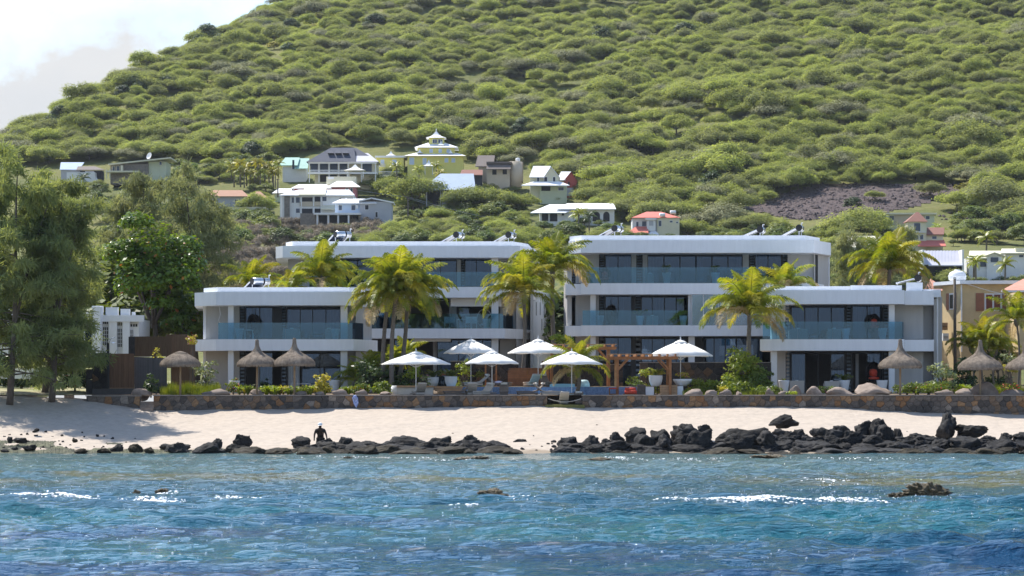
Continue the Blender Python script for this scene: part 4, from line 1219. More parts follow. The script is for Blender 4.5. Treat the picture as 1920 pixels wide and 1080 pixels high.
def make_thatch(me, label, loc, sx, hz, group='thatched beach umbrellas', rz=0):
    t = thing('thatched_umbrella', label, 'thatched umbrella', loc, group, rz)
    link('thatch', me, MAT['thatch'], t, (0, 0, hz), (0, 0, 0), (sx, sx, sx))
    pl = MB(); pl.smooth = True; pl.tube([(0, 0, -.3), (.01, 0, hz * .5), (0, 0, hz + .6)], [.085, .078, .07], 9); pl.build('post', MAT['pole_wood'], t, local=True)
    if True:
        b = MB(); b.smooth = True
        b.lathe([(.50, .86), (.53, .89), (.51, .93)], 20, (0, 0, 0), close=False)
        link('binding', b.mesh('binding'), MAT['thatch'], t, (0, 0, hz), (0, 0, 0), (sx, sx, sx))
    for k in range(6):
        a = k * math.pi / 3
        MB().bar((.06 * math.cos(a), .06 * math.sin(a), hz + .65), (1.25 * sx * math.cos(a), 1.25 * sx * math.sin(a), hz + .08), .05).build('rafter', MAT['pole_wood'], t, local=True)
th = [thatch_mesh(1), thatch_mesh(2), thatch_mesh(3, False)]
for px, pye, w, Y, k, lab in ((338, 686, 77, 171.3, 2, 'dark shaded thatched umbrella without a spike, beside the gate'),
                              (482, 686, 76, 171.4, 0, 'pointed thatched umbrella of a touching pair, the one nearer the spikeless umbrella'),
                              (552, 685, 79, 171.2, 1, 'pointed thatched umbrella of a touching pair, the one nearer the coconut palms'),
                              (1688, 689, 82, 171.4, 1, 'pointed thatched umbrella in front of the egg chair villa'),
                              (1838, 692, 84, 171.5, 0, 'pointed thatched umbrella in front of a big round garden rock and yellow palms'),
                              (1922, 692, 74, 171.6, 1, 'pointed thatched umbrella standing beside the bright yellow bush')):
    zb = 3.5; make_thatch(th[k], lab, (XX(px, Y), Y, zb), (w / F * Y) / 2.94, ZZ(pye, Y) - zb, rz=px)

# ---------------------------------------------------------------- sun loungers
def make_lounger(m):
    t = thing('sun_lounger', 'x', 'lounger', (0, 0, 0))
    prof = [(-1.0, .30), (-.35, .32), (.15, .30), (.45, .36), (.8, .66), (1.02, .90)]
    mb = MB(); mb.smooth = True
    vs = []
    for x, z in prof:
        vs += [(x, -.33, z), (x, .33, z), (x, .33, z - .09), (x, -.33, z - .09)]
    fs = []
    for i in range(len(prof) - 1):
        for k in range(4): fs.append((4 * i + k, 4 * i + (k + 1) % 4, 4 * i + 4 + (k + 1) % 4, 4 * i + 4 + k))
    fs += [(0, 1, 2, 3), tuple(range(len(vs) - 4, len(vs)))[::-1]]
    mb.smooth = False
    mb.add(vs, fs); mb.build('bed', MAT[m], t)
    MB().box(-.95, .5, -.30, .30, .06, .205).build('base', MAT[m], t)
    MB().box(-.9, -.82, -.28, .28, 0, .058).build('foot', MAT['dark_frame'], t); MB().box(.38, .46, -.28, .28, 0, .058).build('foot', MAT['dark_frame'], t)
    pil = MB(); pil.smooth = True; pil.tube([(.86, -.24, .83), (.86, .24, .83)], .08, 8); pil.build('headrest', MAT['cushion_pale'], t)
    return t
pal = make_lounger('wicker_pale'); drk = make_lounger('wicker')
LABELS[:] = [l for l in LABELS if l[0] != 'x']
LOUNGE = [(0, 891, 724, 177.4, 20, 'beige sun lounger beside the big bowl planters'), (1, 935, 724, 177.6, 160, 'grey-brown lounger with a folded lilac towel'),
          (0, 997, 724, 177.0, -70, 'beige lounger in front of the timber screen'), (1, 1026, 724, 177.0, 110, 'grey-brown lounger behind the pool by the orange posts'),
          (0, 786, 741, 172.4, -75, 'beige lounger below the beige block bar'), (1, 858, 741, 172.6, 15, 'dark lounger at the foot of the pool steps'),
          (0, 883, 741, 172.6, -80, 'beige lounger under the mosaic wall beside the pool steps'), (0, 907, 741, 172.3, 60, 'beige lounger under the mosaic wall, back turned to the parasol pole'),
          (1, 945, 741, 172.6, 90, 'dark square-backed lounger under the mosaic wall'), (1, 995, 741, 172.6, 10, 'large dark lounger under the mosaic wall near the wall gap'),
          (0, 1027, 741, 172.8, 190, 'beige-backed lounger under the mosaic wall near the wall gap'), (0, 1056, 752, 170.9, -85, 'cream lounger standing on the turf in the wall gap'),
          (1, 1086, 746, 171.2, 90, 'dark lounger at the wall gap beside the parasol pole')]
first = {0: pal, 1: drk}; seen = set()
for k, px, py, Y, rz, lab in LOUNGE:
    zb = max(ZZ(py, Y), 3.46) if py < 745 else zg
    loc = (XX(px, Y), Y, zb)
    if k not in seen:
        seen.add(k); o = first[k]; o.location = loc; o.rotation_euler[2] = R(rz); o['label'] = lab; o['group'] = 'sun loungers round the pool'; LABELS.append((lab, o['group'], o.name))
    else:
        copy_tree(first[k], None, loc, R(rz), 1, lab)
t = MB(); t.smooth = True
t.lathe([(.26, 0), (.30, .05), (.26, .13), (.1, .17)], 12, PX(935, 718.5, 177.4)); o = t.build('towel', mat('towel', (0.62, 0.58, 0.72), .9, .1, 8)); tag(o, 'folded lilac-white towel lying on a grey-brown lounger', 'towel')
o = MB(); o.smooth = True
o.lathe([(.06, 0), (.13, .06), (.16, .16), (.12, .27), (.05, .33)], 9, PX(665.5, 749.5, 169.75)); o.add([PX(660, 745, 169.8), PX(671, 744.5, 169.8), PX(672, 756, 169.72), PX(668, 765, 169.7), PX(663, 757, 169.72)], [(0, 4, 3, 2, 1)])
tag(o.build('hanging_towel', MAT['cloth_blue']), 'blue and white cloth hung over the sea wall', 'towel')

# ---------------------------------------------------------------- planters
leaf('pot_plant', (0.10, 0.15, 0.03), (0.28, 0.28, 0.07), .4)
def tuft(n, h, spread, seed, w=.03):
    """a spray of narrow leaves rising from the origin"""
    rg = np.random.RandomState(seed)
    a = rg.rand(n) * 2 * np.pi; tl = spread * (.25 + .75 * rg.rand(n)); hh = h * (.5 + .5 * rg.rand(n))
    d = np.stack([np.cos(a), np.sin(a)], -1)
    side = np.stack([-np.sin(a), np.cos(a)], -1) * w * (.6 + .8 * rg.rand(n))[:, None]
    b0 = d * .04
    m1 = d * (tl * .45)[:, None]; m2 = d * tl[:, None]
    def z(v, k): return np.concatenate([v, k[:, None]], 1)
    q1 = np.stack([z(b0 - side * .5, hh * 0), z(b0 + side * .5, hh * 0), z(m1 + side, hh * .75), z(m1 - side, hh * .75)], 1)
    q2 = np.stack([z(m1 - side, hh * .75), z(m1 + side, hh * .75), z(m2 + side * .15, hh * (.7 + .3 * rg.rand(n))), z(m2 - side * .15, hh * .85)], 1)
    return np.concatenate([q1, q2]).reshape(-1, 3)
POTM = {}
def pot_mesh(kind):
    if kind in POTM: return POTM[kind]
    mb = MB(); mb.smooth = True
    if kind == 'tall': prof = [(.20, 0), (.23, .02), (.27, .30), (.33, .62), (.36, .80), (.365, .84), (.33, .84), (.31, .74), (.02, .72)]
    elif kind == 'bowl': prof = [(.26, 0), (.36, .05), (.47, .35), (.51, .62), (.50, .78), (.52, .82), (.46, .82), (.44, .72), (.02, .70)]
    else: prof = [(.22, 0), (.42, .10), (.60, .32), (.66, .46), (.60, .47), (.5, .40), (.02, .38)]
    mb.lathe(prof, 20); POTM[kind] = mb.mesh('pot'); return POTM[kind]
TUFT = [np_quads('plant', tuft(60, .9, .45, 5), 4), np_quads('plant', tuft(40, .35, .35, 6), 4), np_quads('plant', tuft(110, .7, .75, 7), 4)]
def pot(px, py, Y, h, lab, kind='tall', plant=None, zb=None, ps=1.0):
    z = ZZ(py, Y) if zb is None else zb
    t = thing('planter', lab, 'planter', (XX(px, Y), Y, z), 'white planters')
    k = h / .84 if kind != 'dish' else h / .47
    link('pot', pot_mesh(kind), MAT['pot'], t, (0, 0, 0), (0, 0, px), (k, k, k))
    if plant is not None:
        link('plant', TUFT[plant], MAT['pot_plant'], t, (0, 0, h * .85), (0, 0, px * 1.7), (ps, ps, ps))
POTS = [(449, 635.8, YA + .75, .80, 'tapered white planter on the balcony beside the white table, over the thatched umbrella', 'tall', None),
        (629, 635.8, YA + .75, .78, 'tapered white planter beside the balcony column next to the coconut palms', 'tall', None),
        (760, 615.8, YB + .8, .80, 'white planter on the balcony just beside the palm trunks', 'tall', 1),
        (912, 615.8, YB + .8, .82, 'white planter on the dining balcony beside the hoop chair', 'tall', 1),
        (1105, 530.8, YC + .7, .86, 'white planter at the outer corner of the top balcony', 'tall', 1),
        (1250, 530.8, YC + .5, .88, 'white planter with a leafy sapling on the top balcony', 'tall', 0),
        (1341, 530.8, YC + .9, .85, 'white planter with a sapling on the top balcony beside the palm crown', 'tall', 0),
        (1486, 530.8, YC + .6, .86, 'white planter on the top balcony above the low villa roof', 'tall', 1),
        (1125, 609.8, YC + .8, .80, 'white planter on the middle balcony beside the dark egg chair', 'tall', None),
        (1200, 609.8, YC + 1.6, .78, 'shaded planter on the middle balcony with a dark palm', 'tall', 2),
        (1281, 609.8, YC + .8, .78, 'white planter on the middle balcony beside the closed glass screen', 'tall', None),
        (1467, 635.8, YD + .75, .86, 'white planter on the balcony beside the outer column next to the palm', 'tall', None),
        (1586, 635.8, YD + 1.5, .80, 'shaded planter behind the balcony sofa', 'tall', None),
        (1655, 635.8, YD + .75, .82, 'white planter beside the balcony egg chair', 'tall', None)]
for px, py, Y, h, lab, kd, pl in POTS: pot(px, py, Y, h, lab, kd, pl)
for px, Y, h, lab, kd, pl, zt_ in ((440, 179.5, .95, 'white planter with flowers at the ground floor corner', 'tall', 1, None), (627, 180.6, 1.0, 'white planter before the ground floor doors beside the column', 'tall', None, None),
                              (1470, 180.4, .98, 'white planter with clipped plant beside the ground floor armchair', 'tall', 1, None), (1583, 181.2, .98, 'white planter with a dark shrub at the open ground floor room', 'tall', 2, None),
                              (1654, 180.4, .98, 'white planter beside the ground floor egg chair', 'tall', None, None), (1313, 195, .9, 'white planter on the ground terrace of the wide villa', 'dish', None, None)):
    pot(px, 0, Y, h, lab, kd, pl, zb=GZ - .02)
for px, py, Y, h, lab, kd, pl in ((812, 724.5, 176.4, .70, 'beige bowl planter with red flowers, in shade beside the whiter bowl', 'bowl', 2), (845.5, 724.8, 175.9, .76, 'bright white bowl planter with red flowers beside the pool', 'bowl', 2),
                               (1229.5, 724.5, 175.0, .82, 'bright white bowl planter with pale leaves under the pergola', 'bowl', 2), (1280, 724, 174.6, .52, 'wide white dish planter by the parasol pole', 'dish', 1)):
    pot(px, py, Y, h, lab, kd, pl, ps=1.0)

# ---------------------------------------------------------------- egg chairs and balcony furniture
def egg_chair(px, py0, py1, Y, lab, red=True, face=0.0):
    c = PX(px, (py0 + py1) / 2, Y); rz_ = (ZZ(py0, Y) - ZZ(py1, Y)) / 2; rx_ = rz_ * .70
    t = thing('egg_chair', lab, 'chair', (c.x, Y, ZZ(py1, Y)), 'hanging egg chairs', rz=face)
    nu, nv = 20, 14
    vs = []; fs = []
    for lay in (1.0, .93):
        for j in range(nv + 1):
            th_ = math.pi * j / nv
            for i in range(nu):
                ph = 2 * math.pi * i / nu
                vs.append((rx_ * lay * math.sin(th_) * math.cos(ph), rx_ * lay * math.sin(th_) * math.sin(ph), rz_ + rz_ * lay * math.cos(th_)))
    N1 = (nv + 1) * nu
    for L0, fl in ((0, False), (N1, True)):
        for j in range(nv):
            for i in range(nu):
                i2 = (i + 1) % nu
                q = [L0 + j * nu + i, L0 + j * nu + i2, L0 + (j + 1) * nu + i2, L0 + (j + 1) * nu + i]
                cy = sum(vs[k][1] for k in q) / 4; cz = sum(vs[k][2] for k in q) / 4
                if cy < -.30 * rx_ and cz > .32 * rz_: continue     # the opening at the front
                fs.append(q[::-1] if not fl else q)
    mb = MB(); mb.smooth = True; mb.add(vs, fs); mb.build('shell', MAT['wicker_dark'], t, local=True)
    mb = MB(); mb.smooth = True
    mb.lathe([(.05, 0), (rx_ * .62, .03), (rx_ * .70, .10), (rx_ * .62, .2), (.05, .24)], 16, (0, -.05, rz_ * .38)); mb.build('seat_cushion', MAT['cushion_red' if red else 'wicker_dark'], t, local=True)
    mb = MB(); mb.smooth = True
    mb.lathe([(.05, -.25), (rx_ * .5, -.2), (rx_ * .55, .1), (rx_ * .45, .28), (.05, .34)], 14, (0, rx_ * .25, rz_ * .95)); mb.build('back_cushion', MAT['cushion_red' if red else 'wicker_dark'], t, local=True)
    MB().tube([(0, 0, rz_ * 2), (0, 0, rz_ * 2 + .45)], .02, 6).build('chain', MAT['dark_frame'], t, local=True)
egg_chair(1639, 588, 622, YD + 1.9, 'hanging dark egg chair with red cushions on the upper balcony of the low villa')
egg_chair(1638, 678, 720, YD + 1.8, 'hanging dark egg chair with red cushions on the ground floor', face=.1)
egg_chair(1134, 500, 531, YC + 1.5, 'dark egg chair with red cushions on the top balcony beside the corner planter')
egg_chair(1147, 571, 607, YC + 1.7, 'empty dark egg chair on the middle balcony', False, .9)
egg_chair(474, 589, 628, YA + 2.0, 'empty dark egg chair behind the balcony table', False, -.8)
# hoop chair on the dining balcony
t = thing('hoop_chair', 'pale round hoop chair on the dining balcony', 'chair', PX(908, 615.5, YB + 2))
c = PX(908, 597, YB + 2)
MB().tube([c + Vector((math.cos(a) * .62, 0, math.sin(a) * .78)) for a in [2 * math.pi * i / 24 for i in range(25)]], .035, 6, False).build('hoop', MAT['cushion_pale'], t)
mb = MB(); mb.smooth = True; mb.lathe([(.05, 0), (.45, .04), (.48, .12), (.05, .2)], 14, c + Vector((0, 0, -.62))); mb.build('seat', MAT['cushion_pale'], t)
def sofa(px0, px1, py1, Y, lab, h=.78, m='wicker_pale', zb=None):
    z = ZZ(py1, Y) if zb is None else zb
    x0, x1 = XX(px0, Y), XX(px1, Y)
    t = thing('armchair' if x1 - x0 < 1.4 else 'sofa', lab, 'sofa' if x1 - x0 >= 1.4 else 'armchair', ((x0 + x1) / 2, Y, z))
    MB().box(x0, x1, Y, Y + .15, z + .02, z + h).build('backrest', MAT[m], t)
    MB().box(x0, x0 + .14, Y + .152, Y + .8, z + .02, z + h * .8).build('arm', MAT[m], t)
    MB().box(x1 - .14, x1, Y + .152, Y + .8, z + .02, z + h * .8).build('arm', MAT[m], t)
    MB().box(x0 + .145, x1 - .145, Y + .152, Y + .8, z + .02, z + h * .45).build('seat', MAT['cushion_pale'], t)
    mb = MB(); mb.smooth = True; cx = (x0 + x1) / 2
    mb.lathe([(.02, 0), (.2, .05), (.22, .2), (.1, .32)], 10, (cx, Y + .25, z + h * .7)); mb.build('cushion', MAT['cushion_pale'], t)
sofa(1480, 1515, 635.8, YD + .9, 'beige wicker sofa seen from behind on the upper balcony')
sofa(1552, 1577, 635.8, YD + .9, 'beige wicker armchair on the upper balcony beside the shaded planter')
sofa(1481, 1508, 0, 180.3, 'beige wicker armchair by the ground floor curtain', .95, zb=GZ - .02)
sofa(1546, 1574, 0, 180.5, 'beige wicker armchair at the open ground floor room', .92, zb=GZ - .02)
sofa(531, 562, 635.8, YA + 1.0, 'pale wicker sofa in the middle of the balcony above the thatched umbrellas')
sofa(610, 622, 635.8, YA + 1.3, 'small pale armchair on the balcony next to the column planter')
sofa(1212, 1234, 609.8, YC + 1.4, 'pale wicker armchair on the middle balcony')
sofa(1212, 1226, 530.8, YC + 1.2, 'pale armchair on the top balcony before the sliding doors')
def table(px0, px1, py1, Y, lab, h=.72, m='white_metal', zb=None, dpt=.8):
    z = ZZ(py1, Y) if zb is None else zb
    x0, x1 = XX(px0, Y), XX(px1, Y)
    t = thing('balcony_table', lab, 'table', ((x0 + x1) / 2, Y, z))
    MB().box(x0, x1, Y, Y + dpt, z + h - .05, z + h).build('top', MAT[m], t)
    for x in (x0 + .04, x1 - .04):
        for y in (Y + .05, Y + dpt - .05): MB().box(x - .03, x + .03, y - .03, y + .03, z, z + h - .052).build('leg', MAT[m], t)
table(457, 474, 635.8, YA + 1.0, 'white table beside a planter on the balcony above the thatched umbrellas', m='cushion_pale')
table(578, 606, 635.8, YA + 1.6, 'low dark table on the balcony above the thatched umbrellas', .42, 'wicker')
table(1519, 1547, 635.8, YD + 1.2, 'low dark table between sofa and armchair on the upper balcony', .42, 'wicker')
table(856, 885, 615.8, YB + 1.8, 'pale dining table on the open dining balcony', .80, 'cushion_pale')
table(1246, 1268, 609.8, YC + 1.2, 'low dark table on the middle balcony', .42, 'wicker')
table(1515, 1545, 0, 181.5, 'low dark table in the open ground floor room', .5, 'wicker_dark', zb=GZ - .02)
table(546, 582, 0, 181.2, 'ground floor table under a white cloth', .74, 'cushion_pale', zb=GZ - .02)
def chair(px, py1, Y, lab, m='cushion_pale', zb=None, h=1.0):
    z = ZZ(py1, Y) if zb is None else zb; x = XX(px, Y)
    t = thing('dining_chair', lab, 'chair', (x, Y, z))
    MB().box(x - .24, x + .24, Y, Y + .05, z + .45, z + h).build('backrest', MAT[m], t)
    MB().box(x - .24, x + .24, Y + .052, Y + .5, z + .42, z + .47).build('seat', MAT[m], t)
    for dx in (-.21, .21):
        for dy in (.03, .46): MB().box(x + dx - .025, x + dx + .025, Y + dy - .025, Y + dy + .025, z, z + .418).build('leg', MAT[m], t)
for px, lab in ((838, 'pale dining chair beside the balcony curtain'), (848, 'pale slatted dining chair at the near table corner'), (878, 'pale tall chair at the middle of the dining table'), (889, 'pale tall chair next to the hoop chair')):
    chair(px, 615.8, YB + 1.3, lab)

# ---------------------------------------------------------------- left: gate, fences, white house
YG = 173.5
mat('gate_stone', (0.035, 0.034, 0.036), .9, .4, 3, bump=.8, bscale=6)
t = thing('gate_pillar', 'dark stepped stone gate pillar beside the wooden gate', 'pillar', PX(182, 738, YG))
for i, (a, b, c0, c1) in enumerate(((161, 172.8, 712, 740), (161, 172.8, 692, 711.5), (173, 203, 662, 740), (203.3, 204.5, 663, 727))):
    MB().pbox(a, b, c0, c1, YG + .1 * i, YG + 1.0).build('pillar_block', MAT['gate_stone'], t)
stone_face(t, XX(173, YG + .2), XX(202.5, YG + .2), ZZ(739, YG), ZZ(663, YG), YG + .19, .42, MAT['dark_stone'], 41)
t = thing('gate', 'brown gate of upright bamboo canes between dark pillars', 'gate', PX(228, 727, YG + .4))
for i in range(15):
    a = 205 + i * 3.1; MB().pbox(a, a + 2.8, 664 + .5 * math.sin(i * 2.1), 727, YG + .4, YG + .46).build('cane', MAT['gate_wood'], t)
MB().pbox(204.8, 251.8, 727.2, 729, YG + .38, YG + .5).build('bottom_rail', MAT['timber_pale'], t)
MB().pbox(205, 251, 663, 728, YG + .47, YG + .52).build('backing', MAT['gate_wood'], t)
t = thing('low_wall', 'grey plastered base wall below the wooden gate', 'wall', PX(220, 742, YG))
MB().pbox(172, 262, 729.2, 745, YG + .1, YG + .9).build('body', MAT['slate_fence'], t); MB().pbox(190, 255, 728.2, 729.1, YG + .05, YG + .38).build('ledge', MAT['slate_fence'], t)
t = thing('fence', 'dark grey upright board fence between the gate and the spikeless umbrella', 'fence', PX(285, 735, YG + .8))
for i in range(13):
    a = 252 + i * 4.7; MB().pbox(a, a + 4.5, 669 + .22 * i, 738, YG + .8, YG + .86).build('board', MAT['slate_fence'], t)
MB().pbox(252, 312, 671, 738, YG + .87, YG + .92).build('backing', MAT['slate_fence'], t)
t = thing('reed_screen', 'weathered reed screen fence stepping up behind the gate', 'fence', PX(285, 668, 178))
MB().pbox(243, 321, 631, 668, 178, 178.08).build('reed_panel', MAT['reed'], t); MB().pbox(311, 352, 627, 690, 178.6, 178.68).build('reed_panel', MAT['reed'], t)
MB().pbox(321.5, 366, 640, 735, 179.5, 179.6).build('reed_panel', MAT['reed'], t)
MB().pbox(241, 252, 631.5, 668, 177.8, 177.98).build('end_post', MAT['gate_stone'], t)
for i in range(26): MB().pbox(243 + i * 3, 243.5 + i * 3, 630.5, 668, 177.96, 177.99).build('cane', MAT['reed'], t)
t = thing('outdoor_shower', 'dark shower post with a bent head beside the wooden gate', 'shower', PX(202, 728, YG - .3))
MB().pbox(200, 204.5, 643, 728, YG - .3, YG - .12).build('post', MAT['dark_frame'], t)
MB().tube([PX(203, 645, YG - .3), PX(209, 634, YG - .4), PX(216, 632, YG - .4)], .02, 6).build('arm', MAT['steel'], t)
MB().lathe([(.02, .05), (.2, 0), (.2, -.03)], 12, PX(213, 643, YG - .4)).build('shower_head', MAT['steel'], t)

YW = 190.0
wh = thing('white_house', 'white flat-roofed house with tall paned windows behind the gate', 'house', PX(195, 668, YW))
def wbox(name, a, b, c0, c1, y0, y1, m='plaster_white'): return MB().pbox(a, b, c0, c1, y0, y1).build(name, MAT[m], wh)
wbox('wall', 172, 188.5, 575, 668, YW - 1.2, YW); wbox('wall', 190, 260, 598, 668, YW + .1, YW + 6)
wbox('roof_beam', 98, 172, 585.5, 597.5, YW + .2, YW + 4); wbox('roof_beam', 190.5, 269, 591, 603, YW - .4, YW + .09)
wbox('parapet_block', 172.5, 192, 573.5, 585.8, YW + .05, YW + .6); wbox('parapet_block', 198, 221, 576, 590.8, YW + .1, YW + .5); wbox('parapet_block', 226, 243, 579, 590.8, YW + .1, YW + .5); wbox('parapet_block', 247, 253, 585, 590.8, YW + .1, YW + .5)
wbox('pilaster', 204, 219, 601, 668, YW - .3, YW + .09); wbox('pilaster', 230, 243, 603, 668, YW - .3, YW + .09)
for a, b, c0, c1 in ((193, 203, 601, 608), (193, 203, 613, 648), (220, 229, 604, 611), (220, 229, 616, 651), (244, 258, 607, 613), (244, 250, 618, 635)):
    f = MB().pbox(a, b, c0, c1, YW + .06, YW + .095).build('window', MAT['dark_frame'], wh)
    fr = MB(); nx_ = 3; nz_ = max(1, int((c1 - c0) / 7))
    for i in range(nx_ + 1): x = a + (b - a) * i / nx_; fr.pbox(x - .4, x + .4, c0, c1, YW + .03, YW + .058)
    for j in range(nz_ + 1): z = c0 + (c1 - c0) * j / nz_; fr.pbox(a, b, z - .4, z + .4, YW + .028, YW + .0575)
    fr.build('glazing_bars', MAT['plaster_white'], f)
wbox('wall', 98, 172, 655, 668, YW + .3, YW + .6)
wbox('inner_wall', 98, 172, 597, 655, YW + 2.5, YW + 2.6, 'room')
for a, b in ((113, 129), (131, 157), (159, 172)):
    f = MB().pbox(a, b, 612, 655, YW + .40, YW + .42).build('pane', MAT['pane'], wh)
    curtain(wh, a + 2, b - 3, 613, 655, YW + .8, 4)
fr = MB()
for a in (112, 130, 158): fr.pbox(a - 1, a + 1, 598, 656, YW + .33, YW + .39)
fr.pbox(98, 172, 606, 612, YW + .33, YW + .39); fr.build('window_frame', MAT['plaster_white'], wh)
t = thing('white_house', 'low white house wing with a sloping roof behind the dark casuarina', 'house', PX(20, 665, 192))
MB().pbox(-40, 40, 600, 668, 192, 198).build('wall', MAT['plaster_white'], t)
mb = MB(); a, b, c_, d_ = PX(-45, 605, 191), PX(42, 605, 191), PX(30, 580, 196), PX(-45, 580, 196); mb.add([a, b, c_, d_] + [p - Vector((0, 0, .12)) for p in (a, b, c_, d_)], [(0, 1, 2, 3), (7, 6, 5, 4), (0, 4, 5, 1), (1, 5, 6, 2), (2, 6, 7, 3), (3, 7, 4, 0)]); mb.build('roof', mat('tin_blue', (.45, .5, .58), .5, .1, 2), t)
MB().pbox(5, 18, 620, 650, 191.95, 191.99).build('window', MAT['dark_frame'], t)
t = thing('boundary_wall', 'low white boundary wall on the lawn behind the casuarina trunks', 'wall', PX(40, 706, 184))
MB().pbox(-30, 76, 691, 710, 184, 184.25).build('body', MAT['plaster_white'], t); MB().pbox(-30, 76.5, 690, 690.9, 183.95, 184.3).build('capping', MAT['plaster_white'], t)

# ---------------------------------------------------------------- right: yellow house, pole
YY = 196.0
yh = thing('yellow_house', 'ochre yellow house with brown shutters and a flat white roof', 'house', PX(1840, 660, YY))
s0 = poly([(1802, YY), (1915, YY), (1915, YY + 9), (1767, YY + 9), (1767, YY + 3.4)])
MB().prism(s0, 3.3, ZZ(533, YY)).build('wall', MAT['yellow_paint'], yh)
MB().prism(poly([(1800, YY - .7), (1925, YY - .7), (1925, YY + 10), (1750, YY + 10), (1750, YY + 3)]), ZZ(533, YY) + .003, ZZ(526.5, YY)).build('roof_slab', MAT['plaster_white'], yh)
w = MB().pbox(1846, 1879, 550, 583, YY - .04, YY - .003).build('window', MAT['plaster_white'], yh)
for a, b in ((1849, 1860.5), (1864, 1875.5)): MB().pbox(a, b, 552.5, 580.5, YY - .06, YY - .045).build('pane', MAT['curtain_brick'], w)
for a, b in ((1830, 1845), (1879.5, 1894)):
    f = MB().pbox(a, b, 549.5, 583, YY - .08, YY - .003).build('shutter', MAT['shutter'], yh)
    sl = MB()
    for i in range(10): sl.pbox(a + 2, b - 2, 551.5 + i * 3.1, 553.6 + i * 3.1, YY - .1, YY - .082)
    s = sl.build('slats', MAT['shutter'], f)
A = Vector((s0[0][0], s0[0][1], 0)); B = Vector((s0[4][0], s0[4][1], 0)); d = (B - A).normalized(); nrm = Vector((d.y, -d.x, 0)); nrm = nrm if nrm.y < 0 else -nrm
def onleft(u0, u1, py0, py1, off, th_, name, m, par):
    p = A + (B - A) * u0; q = A + (B - A) * u1
    return MB().prism([(p + nrm * off)[:2], (q + nrm * off)[:2], (q + nrm * (off - th_))[:2], (p + nrm * (off - th_))[:2]], ZZ(py1, YY + 1), ZZ(py0, YY + 1)).build(name, MAT[m], par)
w = onleft(.38, .62, 549, 580, .03, .028, 'window', 'plaster_white', yh); onleft(.41, .59, 552, 578, .045, .014, 'pane', 'dark_frame', w)
onleft(.24, .37, 549, 580, .05, .048, 'shutter', 'shutter', yh); onleft(.64, .78, 549, 580, .05, .048, 'shutter', 'shutter', yh)
MB().tube([PX(1803, 534, YY - .1), PX(1803, 660, YY - .1)], .06, 6).build('downpipe', MAT['plaster_white'], yh)
t = thing('water_tank', 'round white water tank on the yellow house roof', 'water tank', PX(1795, 526, YY + 3))
mb = MB(); mb.smooth = True; c = PX(1795, 526, YY + 3); mb.lathe([(.62, 0), (.72, .1), (.74, .35), (.66, .62), (.40, .78), (.24, .82), (.24, .90), (.02, .92)], 20, c); mb.build('tank_body', MAT['plaster_white'], t)
MB().lathe([(.75, .33), (.77, .36), (.75, .39)], 20, c, False).build('rib', MAT['plaster_white'], t)
for px, py, lab in ((1774, 632, 'white air conditioner unit low on the yellow house'), (1772, 612, 'rusty air conditioner unit above the white one on the yellow house')):
    t = thing('air_conditioner', lab, 'air conditioner', PX(px, py + 6, YY + 2))
    MB().pbox(px - 6, px + 5, py - 7, py + 7, YY + 1.6, YY + 2.1).build('case', MAT['plaster_white' if py > 620 else 'timber_pale'], t)
    MB().lathe([(.2, 0), (.2, .03)], 14, (XX(px, YY + 1.5), YY + 1.55, ZZ(py, YY + 1.5))).build('fan_grille', MAT['dark_frame'], t)
t = thing('utility_pole', 'tall wooden utility pole in front of the yellow house', 'pole', PX(1791, 742, 187))
mb = MB(); mb.smooth = True; mb.tube([PX(1791, 742, 187), PX(1790.5, 620, 187), PX(1790, 520, 187)], [.14, .12, .10], 9); mb.build('shaft', MAT['bark'], t)
MB().pbox(1787, 1793, 521, 523, 186.85, 186.88).build('bracket', MAT['steel'], t)
for pa, pb, sag, lab in (((1790, 523, 187), (1960, 560, 183), 6, 'thin grey wire'),):
    t2 = MB(); pts = []
    for i in range(15):
        u = i / 14; p = PX(*pa) * (1 - u) + PX(*pb) * u; pts.append(p - Vector((0, 0, .35 * 4 * u * (1 - u))))
    t2.tube(pts, .012, 4); t2.build('wire', MAT['steel'], t)
t = thing('tiled_house', 'house corner with a pink tiled roof beside the yellow house', 'house', PX(1915, 640, 190))
a, b, c_, d_ = PX(1878, 544, 189), PX(1990, 544, 189), PX(1990, 520, 194), PX(1918, 523, 194)
mb = MB(); mb.add([a, b, c_, d_] + [p - Vector((0, 0, .12)) for p in (a, b, c_, d_)], [(0, 1, 2, 3), (7, 6, 5, 4), (0, 4, 5, 1), (1, 5, 6, 2), (2, 6, 7, 3), (3, 7, 4, 0)]); mb.build('roof', MAT['roof_pink'], t)
MB().pbox(1878, 1990, 544.5, 547.5, 188.95, 189.1).build('gutter', MAT['plaster_white'], t)
MB().pbox(1911, 1990, 547, 660, 190, 195).build('wall', MAT['yellow_paint'], t)
t = thing('small_house', 'small house with pink pyramid roof peeking over the yellow house roof edge', 'house', PX(1750, 545, 212))
mb = MB(); p0, p1, p2 = PX(1732, 545, 210), PX(1775, 545, 210), PX(1745, 522, 213); p3 = PX(1775, 545, 218); p4 = PX(1732, 545, 218); mb.add([p0, p1, p3, p4, p2], [(0, 1, 4), (1, 2, 4), (2, 3, 4), (3, 0, 4)]); mb.build('roof', MAT['roof_pink'], t)
MB().box(p0.x + .3, p1.x - .3, 210.3, 217.5, 3.3, p0.z).build('wall', MAT['yellow_paint'], t)
